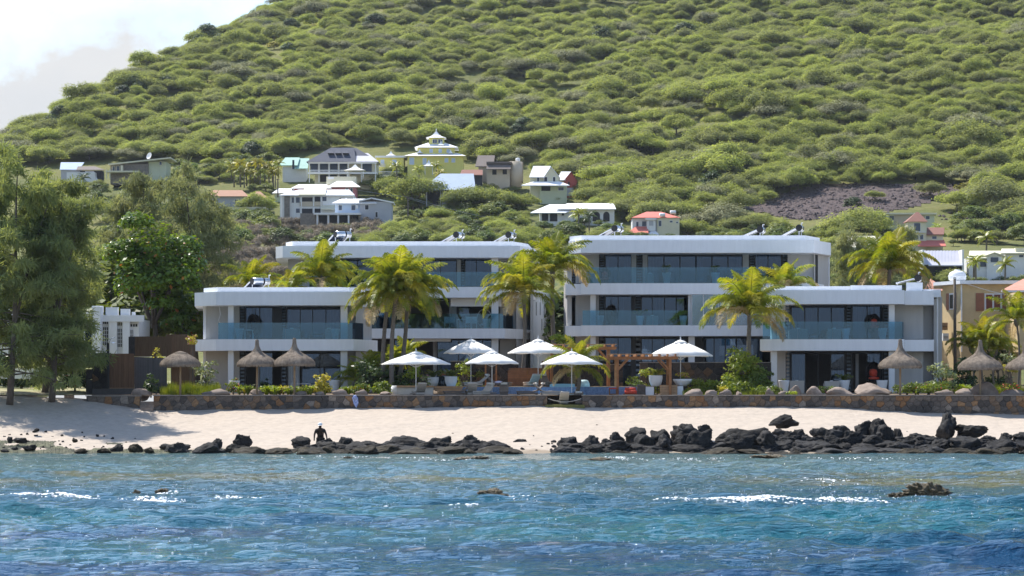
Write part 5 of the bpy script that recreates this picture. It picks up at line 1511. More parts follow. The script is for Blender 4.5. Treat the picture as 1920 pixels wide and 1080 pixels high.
# ================================================================ ROCKS AND THE PERSON
def rock_mesh(seed, sub=3, cuts=9, rough=.10, flat=1.0):
    rg = random.Random(seed)
    bm = bmesh.new(); bmesh.ops.create_icosphere(bm, subdivisions=sub, radius=1)
    planes = []
    for i in range(cuts):
        n = Vector((rg.gauss(0, 1), rg.gauss(0, 1), rg.gauss(0, .8))).normalized(); planes.append((n, rg.uniform(.50, .84)))
    off = Vector((seed * 3.7, seed * 1.3, 0))
    for v in bm.verts:
        p = v.co.copy()
        for n, d in planes:
            e = p.dot(n) - d
            if e > 0: p -= n * (e * .92)
        k = 1 + rough * 1.6 * mnoise.noise(p * 1.3 + off) + rough * (.9 - 2.0 * abs(mnoise.noise(p * 2.4 + off))) + rough * .5 * mnoise.noise(p * 6.5 + off) + rough * .28 * mnoise.noise(p * 14 + off)
        p *= k; p.z *= flat
        v.co = p
    for f in bm.faces: f.smooth = True
    me = bpy.data.meshes.new('rock'); bm.to_mesh(me); bm.free()
    return me
ROCK = [rock_mesh(i, 4, 11 + i % 5, .20) for i in range(12)]
for i in range(6): ROCK[i].materials.append(MAT['basalt'])
ROCKW = [rock_mesh(40 + i, 4, 6, .16) for i in range(5)]
ROCKG = [rock_mesh(60 + i, 3, 5, .10) for i in range(5)]
def reef_mesh(seed):
    me = rock_mesh(seed, 5, 3, .3)
    for v in me.vertices:
        p = v.co; o_ = Vector((seed, 0, 0))
        k = 1 + .28 * abs(mnoise.noise(p * 2.6 + o_)) + .30 * abs(mnoise.noise(p * 6 + o_)) - .15 + .14 * mnoise.noise(p * 13 + o_)
        v.co = p * k
    return me
REEF = [reef_mesh(80 + i) for i in range(3)]
rg = random.Random(77)
def place_rock(meshes, m, px0, px1, py0, py1, Y, name, label, group, cat='rock', sink=.25, tilt=.25):
    """a boulder whose outline covers these photo columns and rows, standing at depth Y"""
    me = rg.choice(meshes)
    if len(me.materials) == 0: me.materials.append(m)
    w = (px1 - px0) / F * Y / 2; h = (py1 - py0) / F * Y
    full = h / (1 - sink) / 2
    cx = XX((px0 + px1) / 2, Y); cz = ZZ(py0, Y) - full
    o = bpy.data.objects.new(name, me); COL.objects.link(o)
    o.location = (cx, Y, cz)
    o.rotation_euler = (rg.uniform(-tilt, tilt) * .4, rg.uniform(-tilt, tilt), 0)
    # turn the mesh itself about the upright axis by one of four quarter turns, so that scaled outlines stay true
    o.rotation_euler[2] = rg.choice([0, math.pi])
    bbw = max(v.co.x for v in me.vertices) if me.name not in BB else BB[me.name][0]
    if me.name not in BB: BB[me.name] = (max(abs(v.co.x) for v in me.vertices), max(v.co.z for v in me.vertices))
    bx, bz = BB[me.name]
    o.scale = (w / bx * 1.03, max(w * .8, full * .9) * rg.uniform(.8, 1.15), full / bz)
    if o.material_slots[0].material != m:
        o.material_slots[0].link = 'OBJECT'; o.material_slots[0].material = m
    tag(o, label, cat, group)
    return o
BB = {}
BK = MAT['basalt']; BW = MAT['basalt_wet']
LB = 'large black basalt boulder standing in the rock line at the water'
LM = 'medium dark boulder packed among the black rocks along the shore'
LS = 'low wet brownish rock ledge at the very edge of the sea'
# the boulders that can be told apart in the photograph: columns, top row, bottom row, depth
BIG = [(205, 232, 832, 848, 151), (296, 358, 830, 850, 151.5), (312, 358, 829, 850, 150.6), (357, 425, 829, 852, 150.2), (390, 418, 822, 840, 152.5), (437, 475, 814, 838, 153.2), (420, 462, 832, 852, 150.6), (460, 502, 838, 856, 150),
       (545, 590, 817, 842, 153), (590, 626, 822, 842, 152.6), (632, 670, 820, 841, 152.6), (668, 712, 826, 842, 152.4), (716, 800, 817, 850, 152.6), (745, 800, 818, 838, 153.4), (795, 850, 819, 846, 153), (760, 840, 828, 852, 151.6), (858, 902, 815, 834, 153.6), (895, 926, 826, 846, 152.6),
       (838, 905, 830, 858, 150.8), (880, 948, 838, 856, 151),
       (1043, 1086, 818, 842, 153), (1030, 1094, 834, 856, 150.6), (1082, 1125, 816, 846, 153.2), (1120, 1150, 822, 840, 152.6), (1102, 1135, 832, 850, 151), (1132, 1184, 825, 846, 151.6), (1140, 1172, 809, 830, 154.2), (1172, 1222, 799, 836, 154), (1185, 1226, 813, 842, 152.6), (1218, 1260, 804, 836, 153.6),
       (1225, 1262, 812, 846, 152.2), (1255, 1340, 796, 838, 155), (1262, 1290, 808, 842, 153), (1283, 1340, 805, 847, 152.2), (1305, 1336, 795, 815, 156), (1332, 1445, 802, 846, 152.8), (1350, 1420, 812, 848, 151.4), (1412, 1462, 807, 848, 152), (1420, 1460, 812, 838, 153),
       (1446, 1476, 803, 822, 155), (1468, 1488, 808, 826, 154.4), (1484, 1510, 804, 820, 155.4), (1517, 1545, 802, 818, 155.8), (1532, 1588, 800, 832, 154), (1558, 1600, 797, 815, 156), (1540, 1575, 815, 838, 152.6), (1578, 1622, 806, 836, 153),
       (1600, 1648, 788, 830, 155.6), (1622, 1682, 783, 828, 155), (1640, 1682, 795, 830, 153.6), (1674, 1696, 803, 824, 155), (1608, 1658, 816, 838, 152.2), (1690, 1750, 811, 832, 153.8), (1655, 1720, 826, 846, 151.6), (1730, 1790, 824, 842, 152), (1780, 1845, 818, 846, 152.2), (1838, 1868, 816, 830, 153.6), (1866, 1902, 811, 830, 154), (1898, 1945, 810, 836, 154), (1850, 1910, 824, 846, 152), (1900, 1960, 828, 850, 151)]
for a, b, c, d, Y in BIG:
    big = (b - a) * (d - c) > 1100
    place_rock(ROCK, BK, a, b, c, d, Y, 'boulder', LB if big else LM, 'large black shore boulders' if big else 'medium black shore boulders', 'boulder')
for a, b, c, d, Y, lab in ((1441, 1499, 776, 799, 159.5, 'single dark boulder lying alone on the clean white sand, pointed at one end'), (1754, 1797, 773, 817, 157, 'tall upright dark boulder with a white patch on the sand'),
                           (1790, 1852, 794, 817, 156.6, 'dark low boulder leaning against the tall upright one'), (958, 990, 823, 833, 155.5, 'flat grey boulder on the sand in the gap of the rock line')):
    place_rock(ROCK, BK, a, b, c, d, Y, 'boulder', lab, None, 'boulder', .2, .1)
mb = MB(); mb.smooth = True; mb.lathe([(.01, .02), (.13, .01), (.15, -.02)], 9, (0, 0, 0)); 
# ledges at the waterline
x = 425
while x < 955:
    w = rg.uniform(38, 95); y0 = rg.uniform(834, 845)
    place_rock(ROCKW, BW, x, x + w, y0, y0 + rg.uniform(15, 22), rg.uniform(148.6, 150.4), 'rock_ledge', LS, 'wet rock ledges at the sea edge', 'rock', .3, .12); x += w * .62
x = 1035
while x < 1960:
    w = rg.uniform(34, 90); y0 = rg.uniform(838, 849)
    place_rock(ROCKW, BW, x, x + w, y0, y0 + rg.uniform(12, 18), rg.uniform(148.6, 150.4), 'rock_ledge', LS, 'wet rock ledges at the sea edge', 'rock', .3, .12); x += w * .72
for x0, x1, n in ((535, 945, 34), (1040, 1480, 22), (1440, 1940, 32)):
    for i in range(n):
        px = rg.uniform(x0, x1 - 50); w = rg.uniform(40, 100); y0 = rg.uniform(824, 840)
        place_rock(ROCK, BK, px, px + w, y0, y0 + rg.uniform(15, 24), 150.3 + (848 - y0) * .10, 'flat_rock', 'flat dark rock slab lying between boulders behind the wet ledges', 'flat dark shore slabs', 'rock', .3, .12)
# filling boulders between the big ones
LF = 'small black stone wedged between larger shore boulders'
for i in range(290):
    px = rg.choice([rg.uniform(530, 910), rg.uniform(1030, 1460), rg.uniform(1430, 1930), rg.uniform(1430, 1930)])
    s = rg.uniform(15, 50); lo = np.interp(px, [540, 930, 1030, 1150, 1300, 1450, 1520, 1640, 1930], [832, 838, 836, 824, 814, 812, 806, 812, 822])
    y0 = rg.uniform(lo, 846); Y = 150.2 + (850 - y0) * .11
    place_rock(ROCK, BK, px, px + s, y0, y0 + s * rg.uniform(.38, .6), Y, 'shore_stone', LF, 'small black shore stones', 'stone')
# loose small stones on the sand
LP = 'tiny dark stone lying loose on the pale sand'
for i in range(70):
    if i < 40: px, py = rg.uniform(0, 260), rg.uniform(810, 842)
    elif i < 55: px, py = rg.uniform(930, 1060), rg.uniform(828, 850)
    else: px, py = rg.uniform(480, 1900), rg.uniform(785, 830)
    # meet the sand
    Y = 150.5
    while Y < 170 and float(beach_z(np.array(XX(px, Y)), np.array(Y))) < ZZ(py, Y): Y += .25
    s = rg.uniform(2, 5) if i < 40 else rg.uniform(3, 8) if i < 55 else rg.uniform(2, 4)
    place_rock(ROCK, BK, px, px + s * 1.5, py - s * .7, py + s * .25, Y, 'beach_stone', LP, 'loose stones on the sand', 'stone', .3)
for a, b, c, d, Y in ((12, 24, 818, 828, 153), (22, 52, 820, 829, 153), (60, 76, 803, 809, 157), (135, 146, 822, 828, 153), (42, 64, 834, 843, 151), (56, 70, 833, 842, 151), (20, 34, 838, 843, 150.6), (135, 165, 841, 850, 150), (180, 210, 840, 850, 150.2), (238, 268, 832, 849, 150.6), (270, 292, 838, 850, 150.4), (0, 18, 842, 848, 150)):
    place_rock(ROCKW if a > 100 else ROCK, BW if a > 100 else BK, a, b, c, d, Y, 'shore_rock', 'dark rock scattered on the greenish pebble shore below the casuarinas', 'rocks on the pebble shore', 'rock')
# pebble drift on the left shore
mat('pebble', (0.07, 0.07, 0.055), .85, .4, .7, col2=(0.27, 0.26, 0.15), detail=8)
V.clear()
def pebb(c, s):
    r = rg.uniform
    o = [(r(.7, 1.2), 0, 0), (0, r(.7, 1.1), 0), (r(-1.2, -.7), 0, 0), (0, r(-1.1, -.7), 0), (r(-.3, .3), r(-.3, .3), r(.4, .8))]
    o = [(c[0] + a * s, c[1] + b * s, c[2] + d * s) for a, b, d in o]
    for a, b, d in ((0, 1, 4), (1, 2, 4), (2, 3, 4), (3, 0, 4)): V.extend([o[a], o[b], o[d]])
for i in range(11000):
    Y = 150.2 + 4.8 * rg.random() ** 1.3; px = -40 + (270 if Y > 152.2 else 480) * rg.random() ** 1.25
    if Y > 151.5 and vnoise(np.array([XX(px, Y)]), np.array([Y]), 6, 2, 1.6)[0] < -.12: continue
    X_ = XX(px, Y); pebb((X_, Y, float(beach_z(np.array(X_), np.array(Y)))), rg.uniform(.035, .105))
po = link('pebbles', np_quads('pebbles', np.array(V), 3), MAT['pebble']); po['kind'] = 'stuff'; po['label'] = 'drift of grey and green pebbles along the shaded shore'; po['category'] = 'pebbles'
# reef heads in the sea
for a, b, c, d, py, lab in ((1690, 1790, 902, 933, 929, 'big jagged brown reef rock standing out of the sea'), (893, 956, 914, 932, 930, 'low brown reef rock breaking the surface'), (812, 835, 922, 930, 928, 'tiny reef tip beside the low brown reef rock'),
                            (247, 264, 917, 927, 925, 'small round reef tip near the white breaker'), (288, 318, 915, 925, 923, 'small brown reef tip nearest the white breaker crest'), (494, 523, 878, 885, 884, 'thin dark reef tip in calm water'), (642, 662, 855, 861, 860, 'dark rock tip just off the shore ledge'), (840, 920, 855, 864, 862, 'flat dark reef shelf off the shore ledge'),
                            (1086, 1152, 857, 864, 862, 'flat pale reef shelf off the boulders'), (1404, 1500, 851, 862, 858, 'dark weedy reef shelf below the boulders')):
    Y = F * CH / (py - HY)
    place_rock(REEF, MAT['reef'], a, b, c, d, Y, 'reef_rock', lab, None, 'rock', .35, .1)
    if a == 1690: place_rock(REEF, MAT['reef'], 1660, 1712, 922, 933, Y + .4, 'reef_rock', 'low brown reef rock joined to the big jagged one', None, 'rock', .4, .1)

# garden boulders along the top of the sea wall
LG = 'pinkish-brown garden boulder on top of the sea wall'
for a, b, c, d, Y, lab in ((1283, 1325, 729, 742, 171.6, 'low broken pinkish boulder beside the timber box'), (1322, 1346, 731, 742, 171.4, LG), (1346, 1372, 730, 742, 171.7, LG), (1380, 1392, 733, 742, 171.4, LG), (1435, 1452, 727, 742, 172, LG), (1458, 1480, 733, 742, 171.2, LG), (1478, 1502, 722, 741, 172.2, 'tilted garden boulder below the ground floor planter'),
                         (1512, 1543, 724, 742, 171.4, 'pale upright garden boulder beside the pink flowers'), (1550, 1602, 726, 742, 171.5, 'long flat-topped garden boulder below the ground floor armchair'), (1604, 1678, 719, 742, 171.7, 'largest flat brown garden boulder beside a thatched umbrella post'), (1748, 1788, 730, 742, 171.3, 'small rounded garden boulder with a green sprig'),
                         (1790, 1832, 728, 742, 171.2, 'shadow-striped garden boulder beside the biggest round one'), (1815, 1873, 715, 742, 172.2, 'biggest round garden boulder behind a thatched umbrella post'), (1876, 1925, 730, 742, 171.3, 'low wide garden boulder below the red flowers'),
                         (375, 432, 729, 741.5, 171.5, 'wide pink garden boulder below the tall grass'), (468, 495, 730, 741, 171.8, LG), (552, 580, 733, 741, 171.5, LG), (620, 652, 729, 741.5, 171.4, LG), (664, 690, 730, 741.5, 171.6, LG), (708, 734, 734, 741.5, 171.3, LG), (590, 612, 734, 741, 171.3, LG), (246, 284, 728, 745, 171.6, 'round grey stone at the head of the beach steps')):
    place_rock(ROCKG, MAT['garden_rock'], a, b, c, d, Y, 'garden_boulder', lab, 'boulders along the garden edge', 'boulder', .3, .12)

# ---------------------------------------------------------------- the person on the rocks
YM = 153.4
pt = thing('person', 'person in dark clothes and white cap stooping among the shore boulders', 'person', (XX(601, YM), YM, ZZ(851, YM)), sc=(1.32, 1.2, 1.12))
def skin(name, verts, edges, rad, m, parent, root=0, sub=2):
    me = bpy.data.meshes.new(name); me.from_pydata(verts, edges, []); 
    o = link(name, me, m, parent)
    sk = o.modifiers.new('skin', 'SKIN'); sk.use_smooth_shade = True
    for i, r in enumerate(rad):
        me.skin_vertices[0].data[i].radius = (r, r) if not isinstance(r, tuple) else r
        me.skin_vertices[0].data[i].use_root = (i == root)
    ss = o.modifiers.new('sub', 'SUBSURF'); ss.levels = sub; ss.render_levels = sub
    return o
# x sideways, -y towards the sea; stooping forward and a little to one side
bv = [(0, 0, .92), (0, -.06, 1.10), (0, -.16, 1.30), (0, -.24, 1.42), (0, -.31, 1.50), (.01, -.37, 1.58), (.01, -.42, 1.66),
      (-.18, -.20, 1.38), (-.27, -.24, 1.14), (-.28, -.34, .90), (-.28, -.37, .83), (.18, -.20, 1.38), (.28, -.26, 1.15), (.33, -.36, .93), (.34, -.39, .86),
      (-.10, 0, .84), (-.14, -.12, .48), (-.13, .03, .08), (-.14, -.14, .04), (.10, 0, .84), (.14, -.06, .47), (.15, .10, .08), (.16, -.06, .04),
      (-.27, -.41, .79), (-.30, -.40, .76), (-.285, -.385, .745), (-.265, -.37, .755), (-.24, -.40, .82), (.33, -.43, .82), (.355, -.42, .79), (.35, -.405, .775), (.325, -.39, .785), (.30, -.42, .85)]
be = [(0, 1), (1, 2), (2, 3), (3, 4), (4, 5), (5, 6), (3, 7), (7, 8), (8, 9), (9, 10), (3, 11), (11, 12), (12, 13), (13, 14), (0, 15), (15, 16), (16, 17), (17, 18), (0, 19), (19, 20), (20, 21), (21, 22),
      (10, 23), (10, 24), (10, 25), (10, 26), (10, 27), (14, 28), (14, 29), (14, 30), (14, 31), (14, 32)]
br = [(.155, .12), (.15, .11), (.17, .12), (.12, .10), .055, .085, .085, .075, .052, .036, .036, .075, .052, .036, .036, .10, .068, .045, .04, .10, .068, .045, .04] + [.010] * 10
mat('dark_skin', (0.07, 0.042, 0.03), .6, .1)
skin('body', bv, be, br, MAT['dark_skin'], pt)
skin('shirt', [(0, -.0, .90), (0, -.06, 1.10), (0, -.16, 1.30), (0, -.23, 1.41), (-.17, -.20, 1.37), (-.24, -.225, 1.22), (.17, -.20, 1.37), (.245, -.235, 1.23)], [(0, 1), (1, 2), (2, 3), (3, 4), (4, 5), (3, 6), (6, 7)], [(.17, .135), (.165, .13), (.185, .135), (.12, .11), .09, .072, .09, .072], MAT['cloth_dark'], pt)
skin('shorts', [(0, 0, .93), (-.10, 0, .84), (-.135, -.10, .52), (.10, 0, .84), (.135, -.05, .51)], [(0, 1), (1, 2), (0, 3), (3, 4)], [(.165, .13), .12, .095, .12, .095], MAT['cloth_dark'], pt)
cp = MB(); cp.smooth = True; hc = Vector((.01, -.41, 1.655))
cp.lathe([(.112, 0), (.115, .03), (.10, .09), (.06, .125), (.01, .135)], 14, hc); cp.add([hc + Vector(p) for p in ((-.09, -.07, .01), (.09, -.07, .01), (.07, -.2, -.03), (-.07, -.2, -.03))], [(0, 1, 2, 3)])
cp.build('cap', MAT['plaster_white'], pt, local=True)
fc = MB(); fc.smooth = True
for dx, dz, r in ((-.032, -.005, .012), (.032, -.005, .012), (0, -.035, .016), (0, -.065, .02)):
    fc.lathe([(.001, -r), (r, 0), (.001, r)], 6, hc + Vector((dx, -.083, dz)))
fc.build('face', MAT['dark_skin'], pt, local=True)
# ================================================================ VEGETATION
leaf('palm_leaf', (0.16, 0.23, 0.027), (0.35, 0.36, 0.045), .5, .4, 1.2, .2, (1.35, 1.2, .35))
leaf('palm_leaf_yellow', (0.27, 0.29, 0.035), (0.46, 0.41, 0.055), .5, .4, 1.2, .15, (1.2, 1.08, .4))
leaf('palm_leaf_dry', (0.42, 0.32, 0.17), (0.55, 0.45, 0.27), .3, .8, 1.2, .2, (1.1, 1.0, .7))
leaf('casuarina_leaf', (0.165, 0.215, 0.088), (0.29, 0.335, 0.135), .5, .7, .35, .12, (1.25, 1.15, .6))
leaf('casuarina_grey', (0.18, 0.21, 0.105), (0.31, 0.325, 0.165), .5, .7, .35, .12, (1.15, 1.1, .7))
leaf('almond_leaf', (0.075, 0.14, 0.016), (0.19, 0.28, 0.028), .4, .25, 1.3, .1, (1.4, 1.3, .4))
leaf('almond_red', (0.45, 0.08, 0.02), (0.55, 0.26, 0.03), .4, .4, 3, .2)
leaf('shrub_green', (0.085, 0.14, 0.022), (0.20, 0.26, 0.04), .45, .45, 2.2, .25, (1.35, 1.2, .4))
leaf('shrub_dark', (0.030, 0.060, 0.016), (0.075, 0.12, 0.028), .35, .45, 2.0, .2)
leaf('shrub_bright', (0.16, 0.25, 0.022), (0.33, 0.37, 0.045), .45, .45, 2.2, .2, (1.3, 1.2, .4))
leaf('shrub_yellow', (0.36, 0.35, 0.04), (0.52, 0.46, 0.07), .45, .5, 2.2, .2, (1.1, 1.0, .5))
leaf('shrub_grey', (0.18, 0.23, 0.11), (0.34, 0.38, 0.20), .3, .5, 2.0, .2)
leaf('long_grass', (0.11, 0.165, 0.02), (0.25, 0.28, 0.04), .45, .6, 1.4, .15, (1.2, 1.1, .4))
leaf('dry_twig', (0.24, 0.19, 0.14), (0.36, 0.30, 0.22), .15, .9, .8, .15, (1, 1, .9))
RNG = np.random.RandomState(9)
def quads_at(C, A1, A2):
    """diamond leaves centred on C with half axes A1 (long) and A2"""
    return np.stack([C - A1, C - A2 * .9 + A1 * .1, C + A1, C + A2 * .9 + A1 * .1], 1).reshape(-1, 3)
def rand_dirs(n, rs):
    v = rs.normal(size=(n, 3)); return v / np.linalg.norm(v, axis=1)[:, None]
def cloud(lobes, n, size, rs, shell=.55, up=0.0, aspect=1.7, jit=.9, under=.35, fuzz=.12):
    """leaf faces spread through a set of ellipsoid lobes (cx,cy,cz,rx,ry,rz), denser near the surface"""
    Lb = np.array(lobes, float)
    wgt = (Lb[:, 3] * Lb[:, 4] + Lb[:, 3] * Lb[:, 5] + Lb[:, 4] * Lb[:, 5]); wgt /= wgt.sum()
    idx = rs.choice(len(Lb), n, p=wgt)
    d = rand_dirs(n, rs)
    low = d[:, 2] < -under; d[low, 2] *= -rs.rand(low.sum())
    d /= np.linalg.norm(d, axis=1)[:, None]
    r = shell + (1 - shell) * rs.rand(n) ** .6
    r *= 1 + fuzz * rs.normal(size=n)
    C = Lb[idx, :3] + d * r[:, None] * Lb[idx, 3:]
    nrm = d + jit * rand_dirs(n, rs) + np.array([0, 0, up]); nrm /= np.linalg.norm(nrm, axis=1)[:, None]
    t = np.cross(nrm, rand_dirs(n, rs)); t /= np.linalg.norm(t, axis=1)[:, None] + 1e-9
    b = np.cross(nrm, t)
    s = size * (.6 + .8 * rs.rand(n))
    return quads_at(C, t * (s * .5 * aspect ** .5)[:, None], b * (s * .5 / aspect ** .5)[:, None])

# ---------------------------------------------------------------- coconut palms
def frond_mesh(seed, Lf, th0, droop, n=64, ll=.95, w=.072, side_droop=.6):
    rs = np.random.RandomState(seed)
    N = 16; pts = [Vector((0, 0, 0))]; tan = []
    th = th0
    for i in range(N):
        th = th0 - droop * ((i + .5) / N) ** 1.25
        d = Vector((math.cos(th), 0, math.sin(th))); tan.append(d); pts.append(pts[-1] + d * (Lf / N))
    tan.append(tan[-1])
    mb = MB(); mb.tube(pts, [.04 * (1 - i / (N + 1)) + .008 for i in range(N + 1)], 4, False)
    vs = []; fs = []
    for sgn in (-1, 1):
        for k in range(n):
            u = .10 + .90 * (k + rs.rand() * .6) / n; f = u * N; i = min(int(f), N - 1)
            p = pts[i].lerp(pts[i + 1], f - i); T = tan[i]; S = Vector((0, sgn, 0)); U = T.cross(S) * sgn
            U = Vector((-T.z, 0, T.x))
            l = ll * (math.sin(math.pi * min(1, .12 + .86 * u)) ** .7) * rs.uniform(.75, 1.12)
            d1 = (S * .85 + T * .50 + U * rs.uniform(-.05, .35)).normalized()
            d2 = (d1 * .7 + T * .25 + Vector((0, 0, -1)) * (side_droop + rs.uniform(0, .5))).normalized()
            q = p + d1 * l * .5; e = q + d2 * l * .55
            wv = (T * .9 + U * .25).normalized() * w * rs.uniform(.7, 1.2) * .5
            b = len(vs)
            vs += [p - wv * .5, p + wv * .5, q + wv, q - wv, e]
            fs += [(b, b + 1, b + 2, b + 3), (b + 3, b + 2, b + 4)]
    mb.add(vs, fs)
    return mb.mesh('frond')
FR = [frond_mesh(1, 3.0, R(84), R(40)), frond_mesh(2, 3.7, R(72), R(80)), frond_mesh(3, 4.0, R(55), R(112)), frond_mesh(4, 3.9, R(36), R(112)), frond_mesh(5, 3.6, R(12), R(92), side_droop=1.0), frond_mesh(6, 3.2, R(-20), R(60), side_droop=1.3), frond_mesh(7, 3.9, R(64), R(125))]
def palm(label, base, top, Y, scale=1.0, nf=20, seed=1, wind=0.0, mats=('palm_leaf',), yel=.2, r=.15, group=None, zb=None, trunk=True, dry=2, low=1.0):
    rg = random.Random(seed)
    zb = zb if zb is not None else ground_z(XX(base, Y), Y)
    B = Vector((XX(base, Y), Y, zb)); T = PX(top[0], top[1], Y + .3)
    t = thing('palm_tree', label, 'palm tree', B, group)
    n = 26; pts = []; rad = []
    for i in range(n + 1):
        u = i / n; p = B.lerp(T, u); bow = math.sin(math.pi * u) * .18 * (1 if seed % 2 else -1)
        pts.append(p - B + Vector((bow, 0, 0))); rad.append(r * (1.35 - .5 * u ** .5) * (1 + .10 * (i % 2)) if i < n - 2 else r * 1.15)
    mb = MB(); mb.smooth = True; mb.tube(pts, rad, 10); mb.build('trunk', MAT['palm_bark'], t, local=True)
    c = T - B
    nf = int(nf * 1.45); scale *= .92; yel *= .55; low *= .88
    for k in range(nf):
        u = k / nf
        kind = [0, 1, 6, 2, 2, 3, 3, 4, 4, 5][min(9, int(u * low * 10))]
        az = k * 2.39996 + rg.uniform(-.3, .3)
        az = az - wind * math.sin(az)            # blown towards +x
        m = MAT['palm_leaf_yellow'] if rg.random() < yel else MAT[rg.choice(mats)]
        if k >= nf - dry: m = MAT['palm_leaf_dry']
        s = scale * rg.uniform(.85, 1.12)
        o = bpy.data.objects.new('frond', FR[kind]); COL.objects.link(o); o.parent = t
        if len(FR[kind].materials) == 0: FR[kind].materials.append(MAT['palm_leaf'])
        o.location = c + Vector((0, 0, .05 - .25 * u)); o.rotation_euler = (rg.uniform(-.12, .12), 0, az); o.scale = (s, s, s)
        o.material_slots[0].link = 'OBJECT'; o.material_slots[0].material = m
    # nuts and the fibrous heart
    mb = MB(); mb.smooth = True
    mb.lathe([(.1, -.5), (.2, -.3), (.22, -.05), (.12, .2)], 9, c); mb.build('heart', MAT['palm_bark'], t, local=True)
    return t
palm('yellow-tipped coconut palm behind the low villa beside the bare brown bushes', 470, (472, 540), 199, 1.0, 13, 3, .2, yel=.45, low=.75)
palm('drooping coconut palm rising behind the low villa roof', 604, (603, 520), 196, 1.15, 20, 4, .5, yel=.15, dry=1)
palm('short palm with hanging fronds just behind the low villa roof', 548, (548, 545), 194, .8, 10, 5, .2, yel=.3, dry=3)
CLUMP = 'coconut palms growing together between the low villa and the dining villa'
palm('coconut palm of the clump by the villa corner, trunk leaning to the low villa', 719, (728, 560), 178.0, 1.18, 20, 6, .15, yel=.14, group=CLUMP, dry=2)
palm('coconut palm of the clump by the villa corner, straight middle trunk', 735, (744, 545), 177.4, 1.2, 22, 8, .2, yel=.14, group=CLUMP, dry=1)
palm('coconut palm of the clump by the villa corner, trunk leaning to the dining villa', 744, (764, 552), 178.6, 1.22, 20, 7, .3, yel=.14, group=CLUMP, dry=3)
palm('coconut palm in front of the dining villa with a dark lower trunk', 977, (982, 548), 187, 1.18, 20, 9, -.3, yel=.28, r=.14)
palm('tallest coconut palm, standing between the two three-storey villas', 1047, (1036, 508), 190, 1.22, 22, 10, -.1, yel=.42, r=.17, low=.85)
palm('bright coconut palm in front of the wide villa, right by the low villa', 1412, (1406, 590), 179, 1.25, 21, 12, -.15, yel=.42, r=.17, low=.85)
palm('pale palm behind the low villa roof beside the bright coconut palm', 1474, (1470, 545), 193, 1.0, 12, 13, .3, yel=.5, low=.6)
palm('big yellow coconut palm behind the egg chair villa', 1668, (1668, 505), 207, 1.4, 24, 14, 0, yel=.65, low=.9, dry=3)
palm('young feathery palm by the pool beside the wall gap', 1080, (1083, 688), 173.7, .86, 15, 15, .1, yel=.45, r=.13, low=.95, zb=3.45, dry=2)
for i, (px, py, Y, s, n) in enumerate(((1845, 640, 186.5, .8, 14), (1822, 650, 187.5, .75, 12), (1866, 655, 186, .7, 12))):
    palm(['bright yellow-green areca palm in front of the ochre house', 'shaded areca palm beside the utility pole', 'small areca palm beside the thatched umbrella by the ochre house'][i], px, (px, py), Y, s, n, 20 + i, .1, yel=.6 if i != 1 else .05, r=.07, low=.8, dry=0)
palm('slender palm with hanging fronds at the house corner with the pink roof', 1908, (1906, 600), 181, .85, 14, 25, .1, yel=.3, r=.08)
for i, (px, py) in enumerate(((668, 690), (690, 672), (735, 665), (760, 650))):
    palm(['low dark palm in the shade below the low villa balcony', 'dark bushy palm at the foot of the palm clump', 'shaded palm sapling behind the palm clump', 'dark palm sapling in front of the dining villa ground floor'][i], px, (px, py + 22), 180.5 + i * .5, .62, 13, 30 + i, 0, ('palm_dark',) if False else ('palm_leaf',), yel=0, r=.06, low=.75, dry=0)

